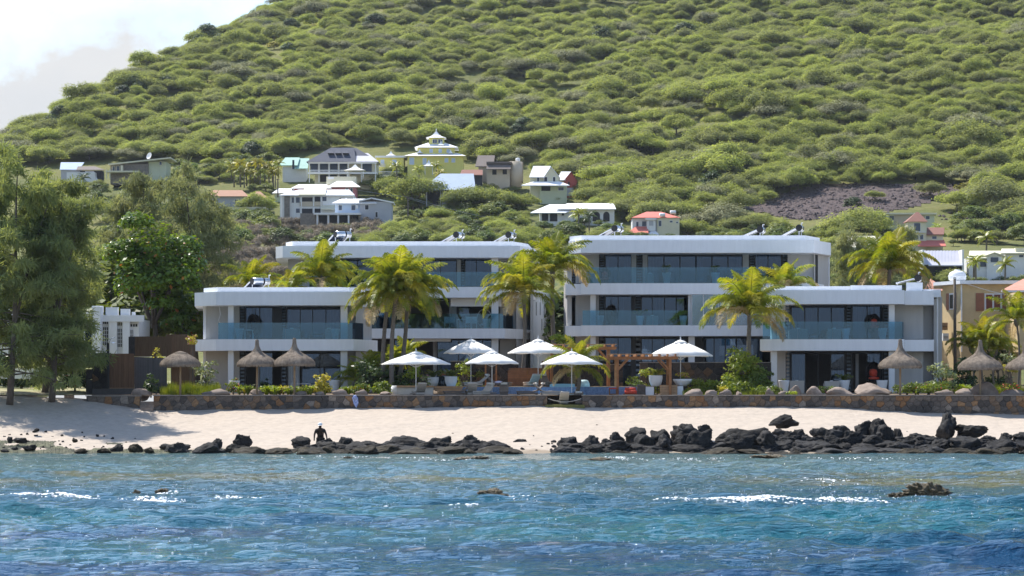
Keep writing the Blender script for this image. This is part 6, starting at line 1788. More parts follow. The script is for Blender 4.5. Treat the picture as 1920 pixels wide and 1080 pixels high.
# ---------------------------------------------------------------- casuarinas
def casuarina(label, base, top, Y, spread, seed, n=26000, m='casuarina_leaf', lean=(0, 0), lowest=.22, r=.26, zb=None, fork=2):
    rg = random.Random(seed); rs = np.random.RandomState(seed)
    zb = zb if zb is not None else ground_z(XX(base, Y), Y) - .1
    B = Vector((XX(base, Y), Y, zb)); T = PX(top[0], top[1], Y)
    t = thing('casuarina_tree', label, 'tree', B)
    hgt = T.z - B.z
    tips = []
    mb = MB(); mb.smooth = True
    for f in range(fork):
        off = Vector((rg.uniform(-.18, .18) * hgt, rg.uniform(-.12, .12) * hgt, 0)) if f else Vector((0, 0, 0))
        top_ = (T - B) * (1 - .12 * f) + off
        pts = []; rad = []
        for i in range(13):
            u = i / 12; p = Vector((0, 0, 0)).lerp(top_, u) if f else Vector((0, 0, 0)).lerp(top_, u)
            if f: p = Vector((0, 0, 0)).lerp((T - B) * .3, min(1, u / .3)) if u < .3 else ((T - B) * .3).lerp(top_, (u - .3) / .7)
            p = p + Vector((.25 * math.sin(u * 5 + seed + f), .2 * math.sin(u * 4 + f), 0)) * u
            pts.append(p); rad.append(max(.03, r * (1 - .93 * u) * (1 if not f else .7)))
        mb.tube(pts, rad, 8)
        nl = 40
        for k in range(nl):
            u = lowest + (1 - lowest) * (k + rg.random()) / nl
            i = min(11, int(u * 12)); p = pts[i].lerp(pts[i + 1], u * 12 - i)
            az = rg.random() * 6.28; L_ = spread * (1.15 - .78 * ((u - lowest) / (1 - lowest)) ** 1.4) * rg.uniform(.5, 1.0)
            d = Vector((math.cos(az), math.sin(az), rg.uniform(-.3, .7))).normalized()
            q = [p + d * L_ * s + Vector((0, 0, -.10 * L_ * s * s)) for s in (0, .35, .7, 1.0)]
            mb.tube(q, [.07 * (1.1 - u), .05 * (1.1 - u), .03 * (1.1 - u), .012], 5, False)
            for s in (.4, .6, .75, .9, 1.0):
                tips.append((p + d * L_ * s + Vector((0, 0, -.1 * L_ * s * s)) + Vector((rg.gauss(0, .25), rg.gauss(0, .25), rg.gauss(0, .2))), .22 + .42 * rg.random()))
    mb.build('trunk', MAT['bark'], t, local=True)
    P0 = np.array([tuple(a) for a, _ in tips]); Rr = np.array([b for _, b in tips])
    idx = rs.randint(0, len(P0), n)
    C = P0[idx] + rand_dirs(n, rs) * (Rr[idx] * rs.rand(n) ** .5)[:, None] * np.array([1.25, 1.25, .8])
    out = C - P0[idx]
    d = np.stack([.9 * out[:, 0] + .16 + .22 * rs.normal(size=n), .9 * out[:, 1] + .22 * rs.normal(size=n), -.40 + .6 * rs.normal(size=n)], -1)
    d /= np.linalg.norm(d, axis=1)[:, None]
    ln = (.20 + .38 * rs.rand(n))
    sd = np.cross(d, rand_dirs(n, rs)); sd /= np.linalg.norm(sd, axis=1)[:, None] + 1e-9
    w = (.020 + .028 * rs.rand(n))[:, None]
    E = C + d * ln[:, None]
    V_ = np.stack([C - sd * w, C + sd * w, E + sd * w * .5, E - sd * w * .5], 1).reshape(-1, 3)
    link('crown', np_quads('crown', V_), MAT[m], t)
    return t
casuarina('tallest dark casuarina with a thick bare trunk on the sand', 18, (40, 288), 167.5, 5.4, 51, 33000, lowest=.10)
casuarina('casuarina with a slim leaning trunk beside the flowering bush', 97, (118, 340), 169.0, 3.7, 52, 22000, lowest=.15)
casuarina('casuarina with a stout dark trunk behind the leaning one', 84, (140, 430), 174.0, 3.6, 53, 16000, lowest=.14)
casuarina('casuarina standing just behind the tallest one', -60, (-30, 330), 172.0, 5.0, 54, 28000)
casuarina('grey-green casuarina with a thin bare trunk beside the low villa', 372, (345, 318), 206, 3.9, 55, 24000, 'casuarina_grey', lowest=.42, fork=3)
casuarina('grey-green casuarina behind the almond tree', 250, (275, 330), 212, 4.6, 56, 27000, 'casuarina_grey', lowest=.45)
casuarina('grey casuarina nearest the wide villa end, in front of the hillside houses', 1590, (1598, 430), 260, 4.6, 57, 22000, 'casuarina_grey', lowest=.2, zb=6)
casuarina('grey casuarina in front of the pale barn roof', 1640, (1640, 455), 262, 4.0, 58, 20000, 'casuarina_grey', lowest=.2, zb=6)
casuarina('small grey casuarina in front of the tower house', 1680, (1690, 428), 300, 4.0, 59, 14000, 'casuarina_grey', lowest=.3, zb=8)

# ---------------------------------------------------------------- almond tree with red leaves
def broadleaf(name, label, px, pyb, pyt, wpx, Y, n, size, m, seed, group=None, cat='tree', lob=11, m2=None, f2=.0, zb=None, trunk=True, rx=1.0, shell=.45, up=.6, aspect=1.7):
    rg = random.Random(seed); rs = np.random.RandomState(seed)
    Zt, Zb = ZZ(pyt, Y), ZZ(pyb, Y); g = ground_z(XX(px, Y), Y) if zb is None else zb
    w = wpx / F * Y / 2; h = Zt - Zb; cz = (Zt + Zb) / 2
    B = Vector((XX(px, Y), Y, g))
    t = thing(name, label, cat, B, group)
    lobes = [(0, 0, cz - g, w * .62, w * .55, h * .40)]
    if cat == 'shrub': lobes += [(math.cos(q) * w * .5, math.sin(q) * w * .4, h * .22, w * .5, w * .45, h * .3) for q in (.3, 2.2, 4.1, 5.4)]
    for i in range(lob):
        a = i * 2.4 + rg.uniform(-.3, .3); e = rg.uniform(-.75, .95)
        k = math.sqrt(max(0, 1 - e * e * .8))
        lr = w * rg.uniform(.26, .42)
        lobes.append((math.cos(a) * (w - lr) * k, math.sin(a) * (w - lr) * .9 * k, cz - g + e * (h / 2 - lr * .55), lr, lr, min(lr * .75, h * .3)))
    V_ = cloud(lobes, n, size, rs, shell, up, aspect)
    mi = (rs.rand(n) < f2).astype(int) if m2 else None
    link('foliage' if cat != 'tree' else 'crown', np_quads('crown', V_, 4, mi=mi), [MAT[m]] + ([MAT[m2]] if m2 else []), t)
    if trunk:
        mb = MB(); mb.smooth = True
        mb.tube([(0, 0, -.2), (.05 * w, 0, (cz - g) * .5), (0, 0, cz - g)], [.05 * w + .03, .04 * w + .02, .02 * w + .01], 8)
        for L_ in lobes[1:7]:
            mb.tube([(0, 0, (cz - g) * .55), (L_[0] * .6, L_[1] * .6, (cz - g) * .7 + L_[2] * .2), L_[:3]], [.03 * w + .012, .02 * w + .008, .008], 5, False)
        mb.build('trunk' if cat == 'tree' else 'stem', MAT['bark'], t, local=True)
    return t
broadleaf('almond_tree', 'glossy dark green almond tree with scattered red leaves', 287, 640, 398, 205, 197, 15000, .32, 'almond_leaf', 61, lob=20, m2='almond_red', f2=.02, shell=.5, up=.9, aspect=1.5)
broadleaf('broadleaf_tree', 'low glossy tree at the foot of the almond tree', 345, 660, 560, 90, 196, 2600, .32, 'almond_leaf', 62, lob=9, m2='almond_red', f2=.02)

# ---------------------------------------------------------------- garden shrubs
SH = 'garden shrubs'
def shrub(label, px, pyb, pyt, wpx, Y, m, seed, n=900, size=.16, m2=None, f2=.0, name='shrub', zb=None, aspect=2.0, trunk=True):
    return broadleaf(name, label, px, pyb, pyt, wpx, Y, n, size, m, seed, None, 'shrub', 6, m2, f2, zb, trunk, shell=.35, up=.4, aspect=aspect)
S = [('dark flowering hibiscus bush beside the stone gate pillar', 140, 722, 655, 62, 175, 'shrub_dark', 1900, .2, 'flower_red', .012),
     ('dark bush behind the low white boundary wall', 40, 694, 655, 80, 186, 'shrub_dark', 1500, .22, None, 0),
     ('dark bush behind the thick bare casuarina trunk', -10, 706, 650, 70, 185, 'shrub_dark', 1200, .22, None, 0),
     ('shaded bush behind the dark hibiscus', 118, 715, 680, 50, 178, 'shrub_green', 700, .2, None, 0),
     ('grey-leaved bush behind the spikeless umbrella', 385, 722, 672, 60, 176.5, 'shrub_grey', 800, .17, None, 0),
     ('yellow-green creeper on the fence behind the spikeless umbrella', 293, 690, 645, 24, 174.8, 'shrub_yellow', 260, .15, None, 0),
     ('pink and yellow bougainvillea over the reed screen', 360, 660, 625, 28, 176.2, 'shrub_yellow', 420, .13, 'flower_pink', .16),
     ('small dark shrub at the foot of the board fence', 283, 740, 700, 34, 172.2, 'shrub_dark', 420, .15, None, 0),
     ('yellow striped dracaena clump beside the ground floor planter', 603, 740, 700, 42, 173.4, 'shrub_yellow', 420, .2, None, 0),
     ('dense dark bush between low villa and the palm clump', 700, 738, 672, 88, 178.5, 'shrub_dark', 2600, .2, None, 0),
     ('dark bush below the palm clump', 758, 735, 690, 70, 178, 'shrub_dark', 1300, .18, None, 0),
     ('leafy yellow-green bush beside the beige block', 775, 722, 682, 44, 177.2, 'shrub_bright', 700, .15, None, 0),
     ('low green plants at the wall beside the beige block', 715, 741, 714, 42, 172.8, 'shrub_green', 560, .15, None, 0),
     ('reddish low plants on the wall near the blue cloth', 672, 741, 718, 44, 172.8, 'shrub_green', 480, .14, 'flower_red', .03),
     ('grassy mauve-flowered bush by the bowl planters', 796, 727, 700, 26, 175.6, 'shrub_grey', 360, .12, 'flower_pink', .07),
     ('climbing green vine beside the garden wall', 868, 722, 672, 46, 180.5, 'shrub_green', 560, .15, None, 0),
     ('green plant beside the rear parasol pole', 900, 722, 688, 22, 179.5, 'shrub_green', 260, .15, None, 0),
     ('red-flowered bush in the bowl planters', 838, 711, 692, 44, 176.9, 'shrub_green', 420, .11, 'flower_red', .16),
     ('bright green bush behind the leaning pergola palm', 1056, 660, 622, 62, 183.4, 'shrub_bright', 1300, .15, None, 0),
     ('low leafy plant under the front pergola', 1189, 728, 706, 40, 176.9, 'shrub_green', 500, .13, None, 0),
     ('yellow-leaved plant behind the pergola bowl', 1215, 722, 684, 40, 177.6, 'shrub_bright', 560, .15, None, 0),
     ('pale leafy plant spilling from the pergola bowl', 1232, 710, 692, 36, 175.2, 'shrub_yellow', 380, .12, None, 0),
     ('flowering plant in the wide dish planter', 1280, 712, 696, 30, 174.7, 'shrub_yellow', 240, .11, 'flower_pink', .08),
     ('big bright feathery bush below the bright coconut palm', 1390, 728, 645, 92, 178, 'shrub_bright', 3200, .20, None, 0),
     ('broad dark-leaved bush beside the low villa column', 1425, 735, 678, 56, 176.5, 'shrub_green', 1500, .18, None, 0),
     ('long low green hedge above the garden rocks by the pergola', 1325, 741, 706, 82, 174.8, 'shrub_bright', 1800, .15, None, 0),
     ('green ground plants between hedge and palm bush', 1375, 742, 712, 80, 173.6, 'shrub_green', 1500, .15, None, 0),
     ('low plants under the low villa terrace edge', 1440, 743, 722, 60, 172.8, 'shrub_green', 900, .13, None, 0),
     ('tiny green plant between garden rocks', 1483, 742, 732, 26, 171.0, 'shrub_bright', 240, .10, None, 0),
     ('low plants with pink flowers by the pale upright rock', 1550, 742, 722, 40, 173.4, 'shrub_green', 500, .12, 'flower_pink', .05),
     ('grey-green frangipani shrub at the villa corner', 1766, 730, 672, 62, 175.5, 'shrub_grey', 520, .24, None, 0),
     ('low green plants with red flowers beside a thatched umbrella post', 1740, 742, 712, 100, 173.6, 'shrub_green', 1700, .14, 'flower_red', .02),
     ('low green hedge plants before the egg chair villa', 1700, 742, 716, 60, 174, 'shrub_green', 900, .13, None, 0),
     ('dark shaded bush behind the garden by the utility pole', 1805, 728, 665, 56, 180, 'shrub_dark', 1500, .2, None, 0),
     ('bright yellow bush beside a thatched umbrella, below the white-flowered shrub', 1893, 706, 680, 32, 176, 'shrub_yellow', 700, .13, None, 0),
     ('white-flowered shrub above the bright yellow bush', 1890, 690, 660, 34, 177, 'shrub_grey', 420, .14, None, 0),
     ('red ixora bush beside the biggest round garden boulder', 1893, 738, 716, 40, 173, 'shrub_green', 500, .12, 'flower_red', .18),
     ('flower bed of red blooms in front of the low villa corner', 437, 738, 708, 36, 174.2, 'shrub_green', 420, .13, 'flower_red', .07),
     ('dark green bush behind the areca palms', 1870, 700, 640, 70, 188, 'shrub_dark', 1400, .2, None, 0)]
for i, (lab, px, pb, ptp, w, Y, m, n, sz, m2, f2) in enumerate(S):
    shrub(lab, px, pb, ptp, w, Y, m, 100 + i, n, sz, m2, f2)
# strap-leaved plants in a row behind the sea wall
TF = [np_quads('leaves', tuft(60, .85, .55, 40 + i, .035), 4) for i in range(3)]
for f in TF: f.materials.append(MAT['shrub_bright'])
rg = random.Random(19)
for i in range(64):
    if i < 30: px = rg.uniform(448, 610); Y = rg.uniform(172.3, 175)
    elif i < 38: px = rg.uniform(640, 735); Y = rg.uniform(172.3, 174)
    elif i < 52: px = rg.uniform(1290, 1440); Y = rg.uniform(172.5, 176)
    else: px = rg.uniform(1690, 1900); Y = rg.uniform(172.5, 176)
    t = thing('strap_leaf_plant', 'low strap-leaved plant in the garden beds behind the sea wall', 'plant', (XX(px, Y), Y, 3.5), 'strap-leaved plants in the beds')
    o = link('leaves', rg.choice(TF), None, t, (0, 0, 0), (0, 0, rg.random() * 6), rg.uniform(.7, 1.1))
    o.material_slots[0].link = 'OBJECT'; o.material_slots[0].material = MAT[rg.choice(['shrub_bright', 'shrub_green', 'shrub_yellow', 'shrub_bright'])]
# long grass
def grass(name, label, px0, px1, Y0, Y1, n, h, m, seed):
    rs = np.random.RandomState(seed)
    Y = Y0 + (Y1 - Y0) * rs.rand(n); X = (px0 + (px1 - px0) * rs.rand(n) - CX) / F * Y
    a = rs.rand(n) * 6.28; hh = h * (.5 + .6 * rs.rand(n)); hh *= np.clip(.75 + .55 * vnoise(X, Y, seed, 2, .9), .3, 1.2); ln = hh * .4 * rs.rand(n)
    B0 = np.stack([X, Y, np.full(n, 3.48)], -1); s = np.stack([np.cos(a + 1.57), np.sin(a + 1.57), 0 * a], -1) * .016
    E = B0 + np.stack([np.cos(a) * ln, np.sin(a) * ln, hh], -1)
    o = link(name, np_quads(name, np.stack([B0 - s, B0 + s, E + s * .2, E - s * .2], 1).reshape(-1, 3)), MAT[m]); o['kind'] = 'stuff'; o['label'] = label; o['category'] = 'grass'
grass('long_grass', 'bright long grass behind the wall under the spikeless umbrella', 300, 412, 172, 177, 7000, .95, 'long_grass', 1)
grass('garden_grass', 'green grass behind the garden rocks by the ochre house', 1790, 1960, 173, 181, 6500, .75, 'long_grass', 2)
grass('screen_grass', 'short grass tufts on top of the timber screen', 955, 1018, 180.3, 180.8, 700, 1.95, 'long_grass', 3)
grass('bed_grass', 'low grass edging in the beds along the terrace', 1280, 1460, 172, 175, 3500, .45, 'long_grass', 4)
# ================================================================ THE HOUSES ON THE HILL
def colmat(name, c, **k): return MAT.get(name) or mat(name, c, k.pop('rough', .8), k.pop('var', .06), k.pop('scale', .5), **k)
colmat('h_white', (.74, .74, .73)); colmat('h_cream', (.66, .62, .46)); colmat('h_yellow', (.72, .66, .20)); colmat('h_beige', (.50, .43, .33)); colmat('h_grey', (.42, .43, .46)); colmat('h_blue', (.42, .50, .62))
colmat('h_pink', (.55, .20, .22)); colmat('h_red', (.42, .09, .07)); colmat('r_white', (.82, .82, .82)); colmat('r_slate', (.055, .065, .095)); colmat('r_lightgrey', (.50, .50, .56)); colmat('r_bluegrey', (.42, .50, .62))
colmat('r_green', (.34, .52, .44)); colmat('r_orange', (.36, .19, .12)); colmat('r_red', (.60, .17, .13)); colmat('r_thatch', (.16, .13, .115)); colmat('r_brown', (.26, .12, .09)); colmat('h_dark', (.03, .032, .038)); colmat('h_window', (.05, .075, .12), rough=.2)
colmat('h_stone', (.20, .175, .15), var=.3, scale=2); colmat('h_palegreen', (.55, .58, .42)); colmat('r_cream', (.70, .66, .50)); colmat('h_lightblue', (.50, .60, .74))
class House:
    """a house described in photo rows and columns at one depth; every block has real depth behind its front"""
    def __init__(s, name, label, px, py, Y=None, cat='house'):
        if Y is None:
            h = hit(px, py); Y = h.y
        s.Y = Y; s.t = thing(name, label, cat, PX(px, py, Y)); s.k = F / Y
    def block(s, a, b, top, bot, dep=7, off=0, m='h_white', name='wall'):
        y = s.Y + off
        if name == 'wall': bot += 2.2 * s.k          # down into the slope
        return MB().pbox(a, b, top, bot, y, y + dep).build(name, MAT[m], s.t)
    def slab(s, a, b, top, bot, dep=8, off=-.6, m='r_white', name='roof'): return s.block(a, b, top, bot, dep, off, m, name)
    def hip(s, a, b, eave, ridge, r0, r1, dep=9, off=-.6, m='r_white', name='roof', back=None, yr=.5):
        y0, y1 = s.Y + off, s.Y + off + dep; ym = y0 + dep * yr
        z0, z1 = ZZ(eave, y0), ZZ(ridge, ym)
        mb = MB(); A = (XX(a, y0), y0, z0); B = (XX(b, y0), y0, z0); C = (XX(b, y0), y1, z0); D = (XX(a, y0), y1, z0); E = (XX(r0, ym), ym, z1); G = (XX(r1, ym), ym, z1)
        mb.add([A, B, C, D, E, G], [(0, 1, 5, 4), (1, 2, 5), (2, 3, 4, 5), (3, 0, 4), (3, 2, 1, 0)])
        return mb.build(name, MAT[m], s.t)
    def gable_front(s, a, b, eave, peak, top_px, dep=8, off=0, m='r_white', wm='h_white'):
        """gable end facing the viewer"""
        y0, y1 = s.Y + off, s.Y + off + dep; z0, z1 = ZZ(eave, y0), ZZ(peak, y0); xa, xb, xp = XX(a, y0), XX(b, y0), XX(top_px, y0)
        MB().add([(xa, y0, z0), (xb, y0, z0), (xp, y0, z1), (xa, y1, z0), (xb, y1, z0), (xp, y1, z1)], [(0, 1, 2), (5, 4, 3)]).build('gable', MAT[wm], s.t)
        e = .35; th_ = .18
        for x0, sgn in ((xa, -1), (xb, 1)):
            dx = x0 - xp; ln = math.hypot(dx, z1 - z0); ex = x0 + dx / ln * e; ez = z0 - (z1 - z0) / ln * e
            vs = [(xp, y0 - e, z1 + .02), (ex, y0 - e, ez + .02), (ex, y1 + e, ez + .02), (xp, y1 + e, z1 + .02)]
            vs += [(p[0], p[1], p[2] + th_) for p in vs]
            MB().add(vs, [(0, 1, 2, 3), (7, 6, 5, 4), (0, 4, 5, 1), (1, 5, 6, 2), (2, 6, 7, 3), (3, 7, 4, 0)]).build('roof', MAT[m], s.t)
    def shed(s, a, b, pa, pb, dep=9, off=-.6, m='r_white', th_=.3, back=0):
        """sloping slab roof from row pa at column a to row pb at column b"""
        y0, y1 = s.Y + off, s.Y + off + dep
        vs = [(XX(a, y0), y0, ZZ(pa, y0)), (XX(b, y0), y0, ZZ(pb, y0)), (XX(b, y0), y1, ZZ(pb, y0) + back), (XX(a, y0), y1, ZZ(pa, y0) + back)]
        vs += [(p[0], p[1], p[2] + th_) for p in vs]
        return MB().add(vs, [(0, 1, 2, 3), (7, 6, 5, 4), (0, 4, 5, 1), (1, 5, 6, 2), (2, 6, 7, 3), (3, 7, 4, 0)]).build('roof', MAT[m], s.t)
    def slope(s, a, b, eave, ridge, a2, b2, dep=5, off=-.6, m='r_white', th_=.18):
        """one roof plane leaning back from the eave to the ridge"""
        y0, y1 = s.Y + off, s.Y + off + dep
        vs = [(XX(a, y0), y0, ZZ(eave, y0)), (XX(b, y0), y0, ZZ(eave, y0)), (XX(b2, y1), y1, ZZ(ridge, y1)), (XX(a2, y1), y1, ZZ(ridge, y1))]
        vs += [(p[0], p[1], p[2] + th_) for p in vs]
        return MB().add(vs, [(3, 2, 1, 0), (4, 5, 6, 7), (0, 1, 5, 4), (1, 2, 6, 5), (2, 3, 7, 6), (3, 0, 4, 7)]).build('roof', MAT[m], s.t)
    def win(s, *rects, off=0, m='h_window', fm='h_white'):
        for a, b, c, d in rects:
            y = s.Y + off
            w = MB().pbox(a - .7, b + .7, c - .7, d + .7, y - .06, y - .004).build('window', MAT[fm], s.t)
            MB().pbox(a, b, c, d, y - .09, y - .062).build('pane', MAT[m], w)
    def hole(s, *rects, off=0, m='h_dark', name='veranda_opening'):
        for a, b, c, d in rects: MB().pbox(a, b, c, d, s.Y + off - .05, s.Y + off - .003).build(name, MAT[m], s.t)
    def posts(s, xs_, top, bot, w=1.5, off=-2, m='h_white'):
        for x in xs_: MB().pbox(x - w / 2, x + w / 2, top, bot, s.Y + off, s.Y + off + w / s.k).build('column', MAT[m], s.t)
    def rail(s, a, b, top, bot, n, off=-2.1, m='h_white'):
        y = s.Y + off
        r = MB().pbox(a, b, top, top + 1.1, y, y + .12).build('balustrade', MAT[m], s.t)
        mb = MB()
        for i in range(n + 1): x = a + (b - a) * i / n; mb.pbox(x - .35, x + .35, top + 1.15, bot, y + .02, y + .1)
        o = mb.build('balusters', MAT[m], r); o['kind'] = 'stuff'
    def pyramid(s, c, w, base, top, off=0, m='r_white', flare=True, d=None):
        y = s.Y + off; W = w / 2 / F * y; z0, z1 = ZZ(base, y), ZZ(top, y); x = XX(c, y); h = z1 - z0
        mb = MB(); prof = [(1.0, 0), (.62, .16), (.32, .45), (.0, 1)] if flare else [(1, 0), (0, 1)]
        vs = []; fs = []
        for r, q in prof:
            r = max(r, .01); vs += [(x - W * r, y - W * r, z0 + h * q), (x + W * r, y - W * r, z0 + h * q), (x + W * r, y + W * r, z0 + h * q), (x - W * r, y + W * r, z0 + h * q)]
        for i in range(len(prof) - 1):
            for k in range(4): fs.append((4 * i + k, 4 * i + (k + 1) % 4, 4 * i + 4 + (k + 1) % 4, 4 * i + 4 + k))
        fs.append((3, 2, 1, 0)); mb.add(vs, fs); return mb.build('pyramid_roof', MAT[m], s.t)
YH = 640
h = House('villa_slate', 'cream villa with a dark slate roof, dormers and a colonnaded veranda', 640, 342, 628)
h.block(590, 706, 300, 345, 11, 1.5, 'h_cream'); h.slab(577, 707, 323, 326, 3.4, -2.2, 'h_white', 'balcony_slab')
h.hip(574, 668, 303.5, 277, 620, 664, 12, -2.6, 'r_slate'); h.hip(652, 710, 303, 287, 660, 690, 11, -2.5, 'r_lightgrey'); h.hip(664, 694, 293, 277.5, 664.5, 668, 8, 1, 'r_slate')
for x in (620, 634, 648): h.block(x - 4, x + 4, 286.5, 294, 2, .2, 'h_dark', 'dormer'); h.hip(x - 6, x + 6, 287, 282, x - 5, x + 2, 3, -.3, 'r_slate', 'dormer_roof')
h.posts((580, 598, 617, 635, 653, 678, 704), 303.5, 342, 1.6, -2.1, 'h_white'); h.slab(578, 707, 303.6, 306.5, .5, -2.2, 'h_white', 'beam')
h.hole((582, 596, 307, 322), (600, 615, 307, 322), (619, 633, 307, 322), (637, 651, 307, 322), (680, 697, 307, 322), off=1.5, m='h_window', name='glazed_door'); h.hole((637, 650, 327, 341), (600, 632, 327, 341), off=1.5)
h.rail(580, 652, 318.5, 323, 30)
h = House('gazebo', 'small white tent-roofed gazebo in front of the slate-roofed villa', 666, 332, 618, 'gazebo')
h.pyramid(666, 40, 320.5, 308, 2.5); h.posts((651, 681), 320.5, 335, 1.4, .3); h.posts((655, 677), 320.5, 335, 1.4, 4.5)
h.block(612, 668, 331, 345, 3, -1, 'h_cream', 'plinth'); h.block(615, 626, 331.5, 336, .2, -1.3, 'h_white', 'parapet')
h = House('yellow_villa', 'bright yellow tiered villa with white pagoda roofs', 815, 325, 648)
h.block(706, 757, 295, 325, 9, 0, 'h_yellow'); h.slab(703, 762, 292, 295.2, 10, -.7); h.pyramid(733, 17, 292, 283, 3)
h.block(764, 868, 291.5, 330, 11, -1, 'h_yellow'); h.hip(757, 874, 292, 286.5, 780, 855, 13, -2.2); h.block(783, 852, 274, 288, 7, 2, 'h_yellow'); h.hip(777, 859, 276, 267.5, 803, 834, 10, .6); h.block(804.5, 832, 258, 270, 3.4, 4, 'h_yellow', 'cupola')
h.pyramid(818, 37, 259.5, 245, 5.8); MB().tube([PX(818, 246, h.Y + 5.8), PX(818, 241.5, h.Y + 5.8)], .12, 6).build('finial', MAT['r_white'], h.t)
h.pyramid(787, 12, 287, 279, 1.2); h.pyramid(845, 10, 288, 280, 1.2); h.pyramid(827, 14, 273, 264, 2.6)
h.win((811.5, 815, 261.5, 268), (816, 819, 261.5, 268), (822, 825.5, 261.5, 268), (826.5, 829, 261.5, 268), off=4, m='h_window'); h.win((806, 811, 279.5, 286), (823, 828, 279.5, 286), (838, 843, 279.5, 286), off=2, m='h_lightblue')
h.win((768, 776, 296, 308), (793, 799, 297, 308), (834, 840, 297, 304), (847, 853, 297, 304), off=-1, m='h_lightblue'); h.win((714, 720, 300, 306), (736, 743, 300, 308), off=0, m='h_lightblue')
h.rail(706, 722, 307, 313, 10, -.4); h.rail(660, 748, 321, 328, 40, -5); h.block(662, 748, 328.2, 332, 5, -5, 'h_white', 'terrace'); h.block(675, 700, 332, 344, 4, -4.6, 'h_yellow', 'terrace_wall'); h.win((695, 699, 336, 341), off=-4.6)
h.pyramid(804, 21, 312, 299.5, -3.5); h.posts((797, 811), 312, 328, 1.2, -5)
h = House('green_roof_house', 'house with pale green metal roofs behind a cluster of palms', 553, 322, 640)
h.slope(523, 558, 311, 296.5, 535, 562, 5, 0, 'r_green'); h.slope(550, 577, 317, 298, 562, 580, 6, -.5, 'r_green'); h.block(530, 574, 312, 330, 6, .8, 'h_white'); h.hole((548, 552, 300, 317), off=-.9, m='r_slate', name='gutter')
h = House('blue_roof_house', 'house with a pale blue tin roof at the foot of the slope', 140, 325, 650)
h.slope(112, 148, 319, 305.5, 114, 158, 4, 0, 'r_bluegrey'); h.block(114, 150, 318, 332, 5, .6, 'h_grey'); h.slope(143, 196, 319.5, 313, 146, 178, 3, -2, 'r_thatch'); h.block(150, 192, 320, 336, 3, -1, 'h_dark')
h.slab(125, 178, 323, 338, 4, -4, 'h_white', 'wall'); h.slope(160, 186, 344, 322, 160, 176, 3, -4.2, 'r_white')
h = House('stone_house', 'long stone house with a tilted white slab roof and a satellite dish', 260, 335, 640)
h.block(207, 278, 307, 330, 8, 0, 'h_stone'); h.block(278.1, 312, 303, 330, 8, .6, 'h_palegreen'); h.shed(203, 320, 309.5, 297, 11, -1.2, 'r_cream', .35)
h.win((211, 215, 312, 320), (219, 223.5, 311.5, 320.5), (299, 303, 303, 309), fm='h_cream'); h.block(198, 260, 320, 323, 3, -2.6, 'h_cream', 'balcony_slab'); h.posts((199.5, 206), 317, 335, 1.6, -2.4, 'h_cream'); h.block(226, 230, 310, 322, 2, -1.5, 'h_cream', 'stair')
mb = MB(); mb.smooth = True; c = PX(281, 293, h.Y + 2); mb.lathe([(.05, .05), (.5, .12), (.95, .35)], 16, (0, 0, 0), False); me_ = mb.mesh('dish'); link('satellite_dish', me_, MAT['r_white'], h.t, c - h.t.location, (R(70), 0, R(-40)))
MB().tube([PX(281, 299, h.Y + 2), PX(281, 294, h.Y + 2)], .08, 5).build('dish_mast', MAT['h_grey'], h.t)
h = House('orange_roof_house', 'white house with a terracotta hip roof behind the grey casuarina', 430, 425, 590)
h.hip(386, 466, 368, 356.5, 398, 454, 9, -1, 'r_orange'); h.hip(475, 500, 370, 359, 480, 488, 7, 1, 'r_orange'); h.block(394, 460, 368, 395, 7, 0, 'h_grey'); h.block(428, 498, 388, 425, 6, -3, 'h_cream'); h.hole((434, 455, 400, 418), (470, 490, 396, 412), off=-3); h.win((400, 406, 375, 384), (440, 446, 374, 383)); h.rail(430, 500, 413, 421, 12, -4, 'h_dark')
h = House('pink_house', 'pink-walled house under low white roofs below the gazebo', 640, 372, 612)
h.hip(612, 676, 350.5, 339.5, 632, 660, 8, -1); h.block(616, 668, 350, 370, 6, 0, 'h_pink'); h.hip(545, 622, 353, 345.5, 560, 612, 9, -2); h.block(552, 616, 352.5, 372, 7, -1, 'h_pink'); h.hip(510, 555, 362, 353.5, 522, 548, 8, -3, 'r_white'); h.block(515, 552, 361, 380, 6, -2, 'h_palegreen'); h.win((648, 653, 353, 365), (657, 661, 353, 365), (556, 560, 355, 361))
h = House('veranda_house', 'white two-storey house with stone pier and arched verandas', 590, 420, 578)
h.slope(523, 665, 367, 357, 560, 655, 5, -1, 'r_white'); h.slope(560, 610, 366, 354, 572, 612, 5, -1.4, 'r_cream'); h.block(527, 664, 366, 425, 8, 0, 'h_white'); h.block(533, 543, 367, 420, .4, -.5, 'h_stone', 'stone_pier')
h.hole((566, 586, 370, 385), (590, 601, 369, 385), (637, 647, 371, 382), (651, 662, 371, 382), (566, 586, 391, 401), (590, 601, 391, 401), name='veranda_opening'); h.block(562, 604, 378, 386, .2, -.4, 'h_beige', 'parapet'); h.posts((526, 553, 565, 588, 602), 366, 422, 1.8, -.6)
h.win((555, 562, 370, 380), (604.5, 612, 369, 377), (547, 551, 370, 380), (555, 562, 391, 399)); h.slope(602, 634, 393, 384, 602, 628, 2, -1.5, 'r_cream')
h = House('blue_house', 'pale blue-grey two-storey house with a columned veranda', 680, 428, 566)
h.slope(622, 706, 382, 374, 640, 702, 4, -1, 'r_white'); h.block(628, 675, 380, 428, 6, 0, 'h_lightblue'); h.block(675.2, 734, 378, 440, 7, -.6, 'h_grey'); h.shed(696, 738, 372.5, 381, 8, -.9, 'r_white', .3); h.shed(672, 697, 378, 372.5, 8, -.9, 'r_white', .3)
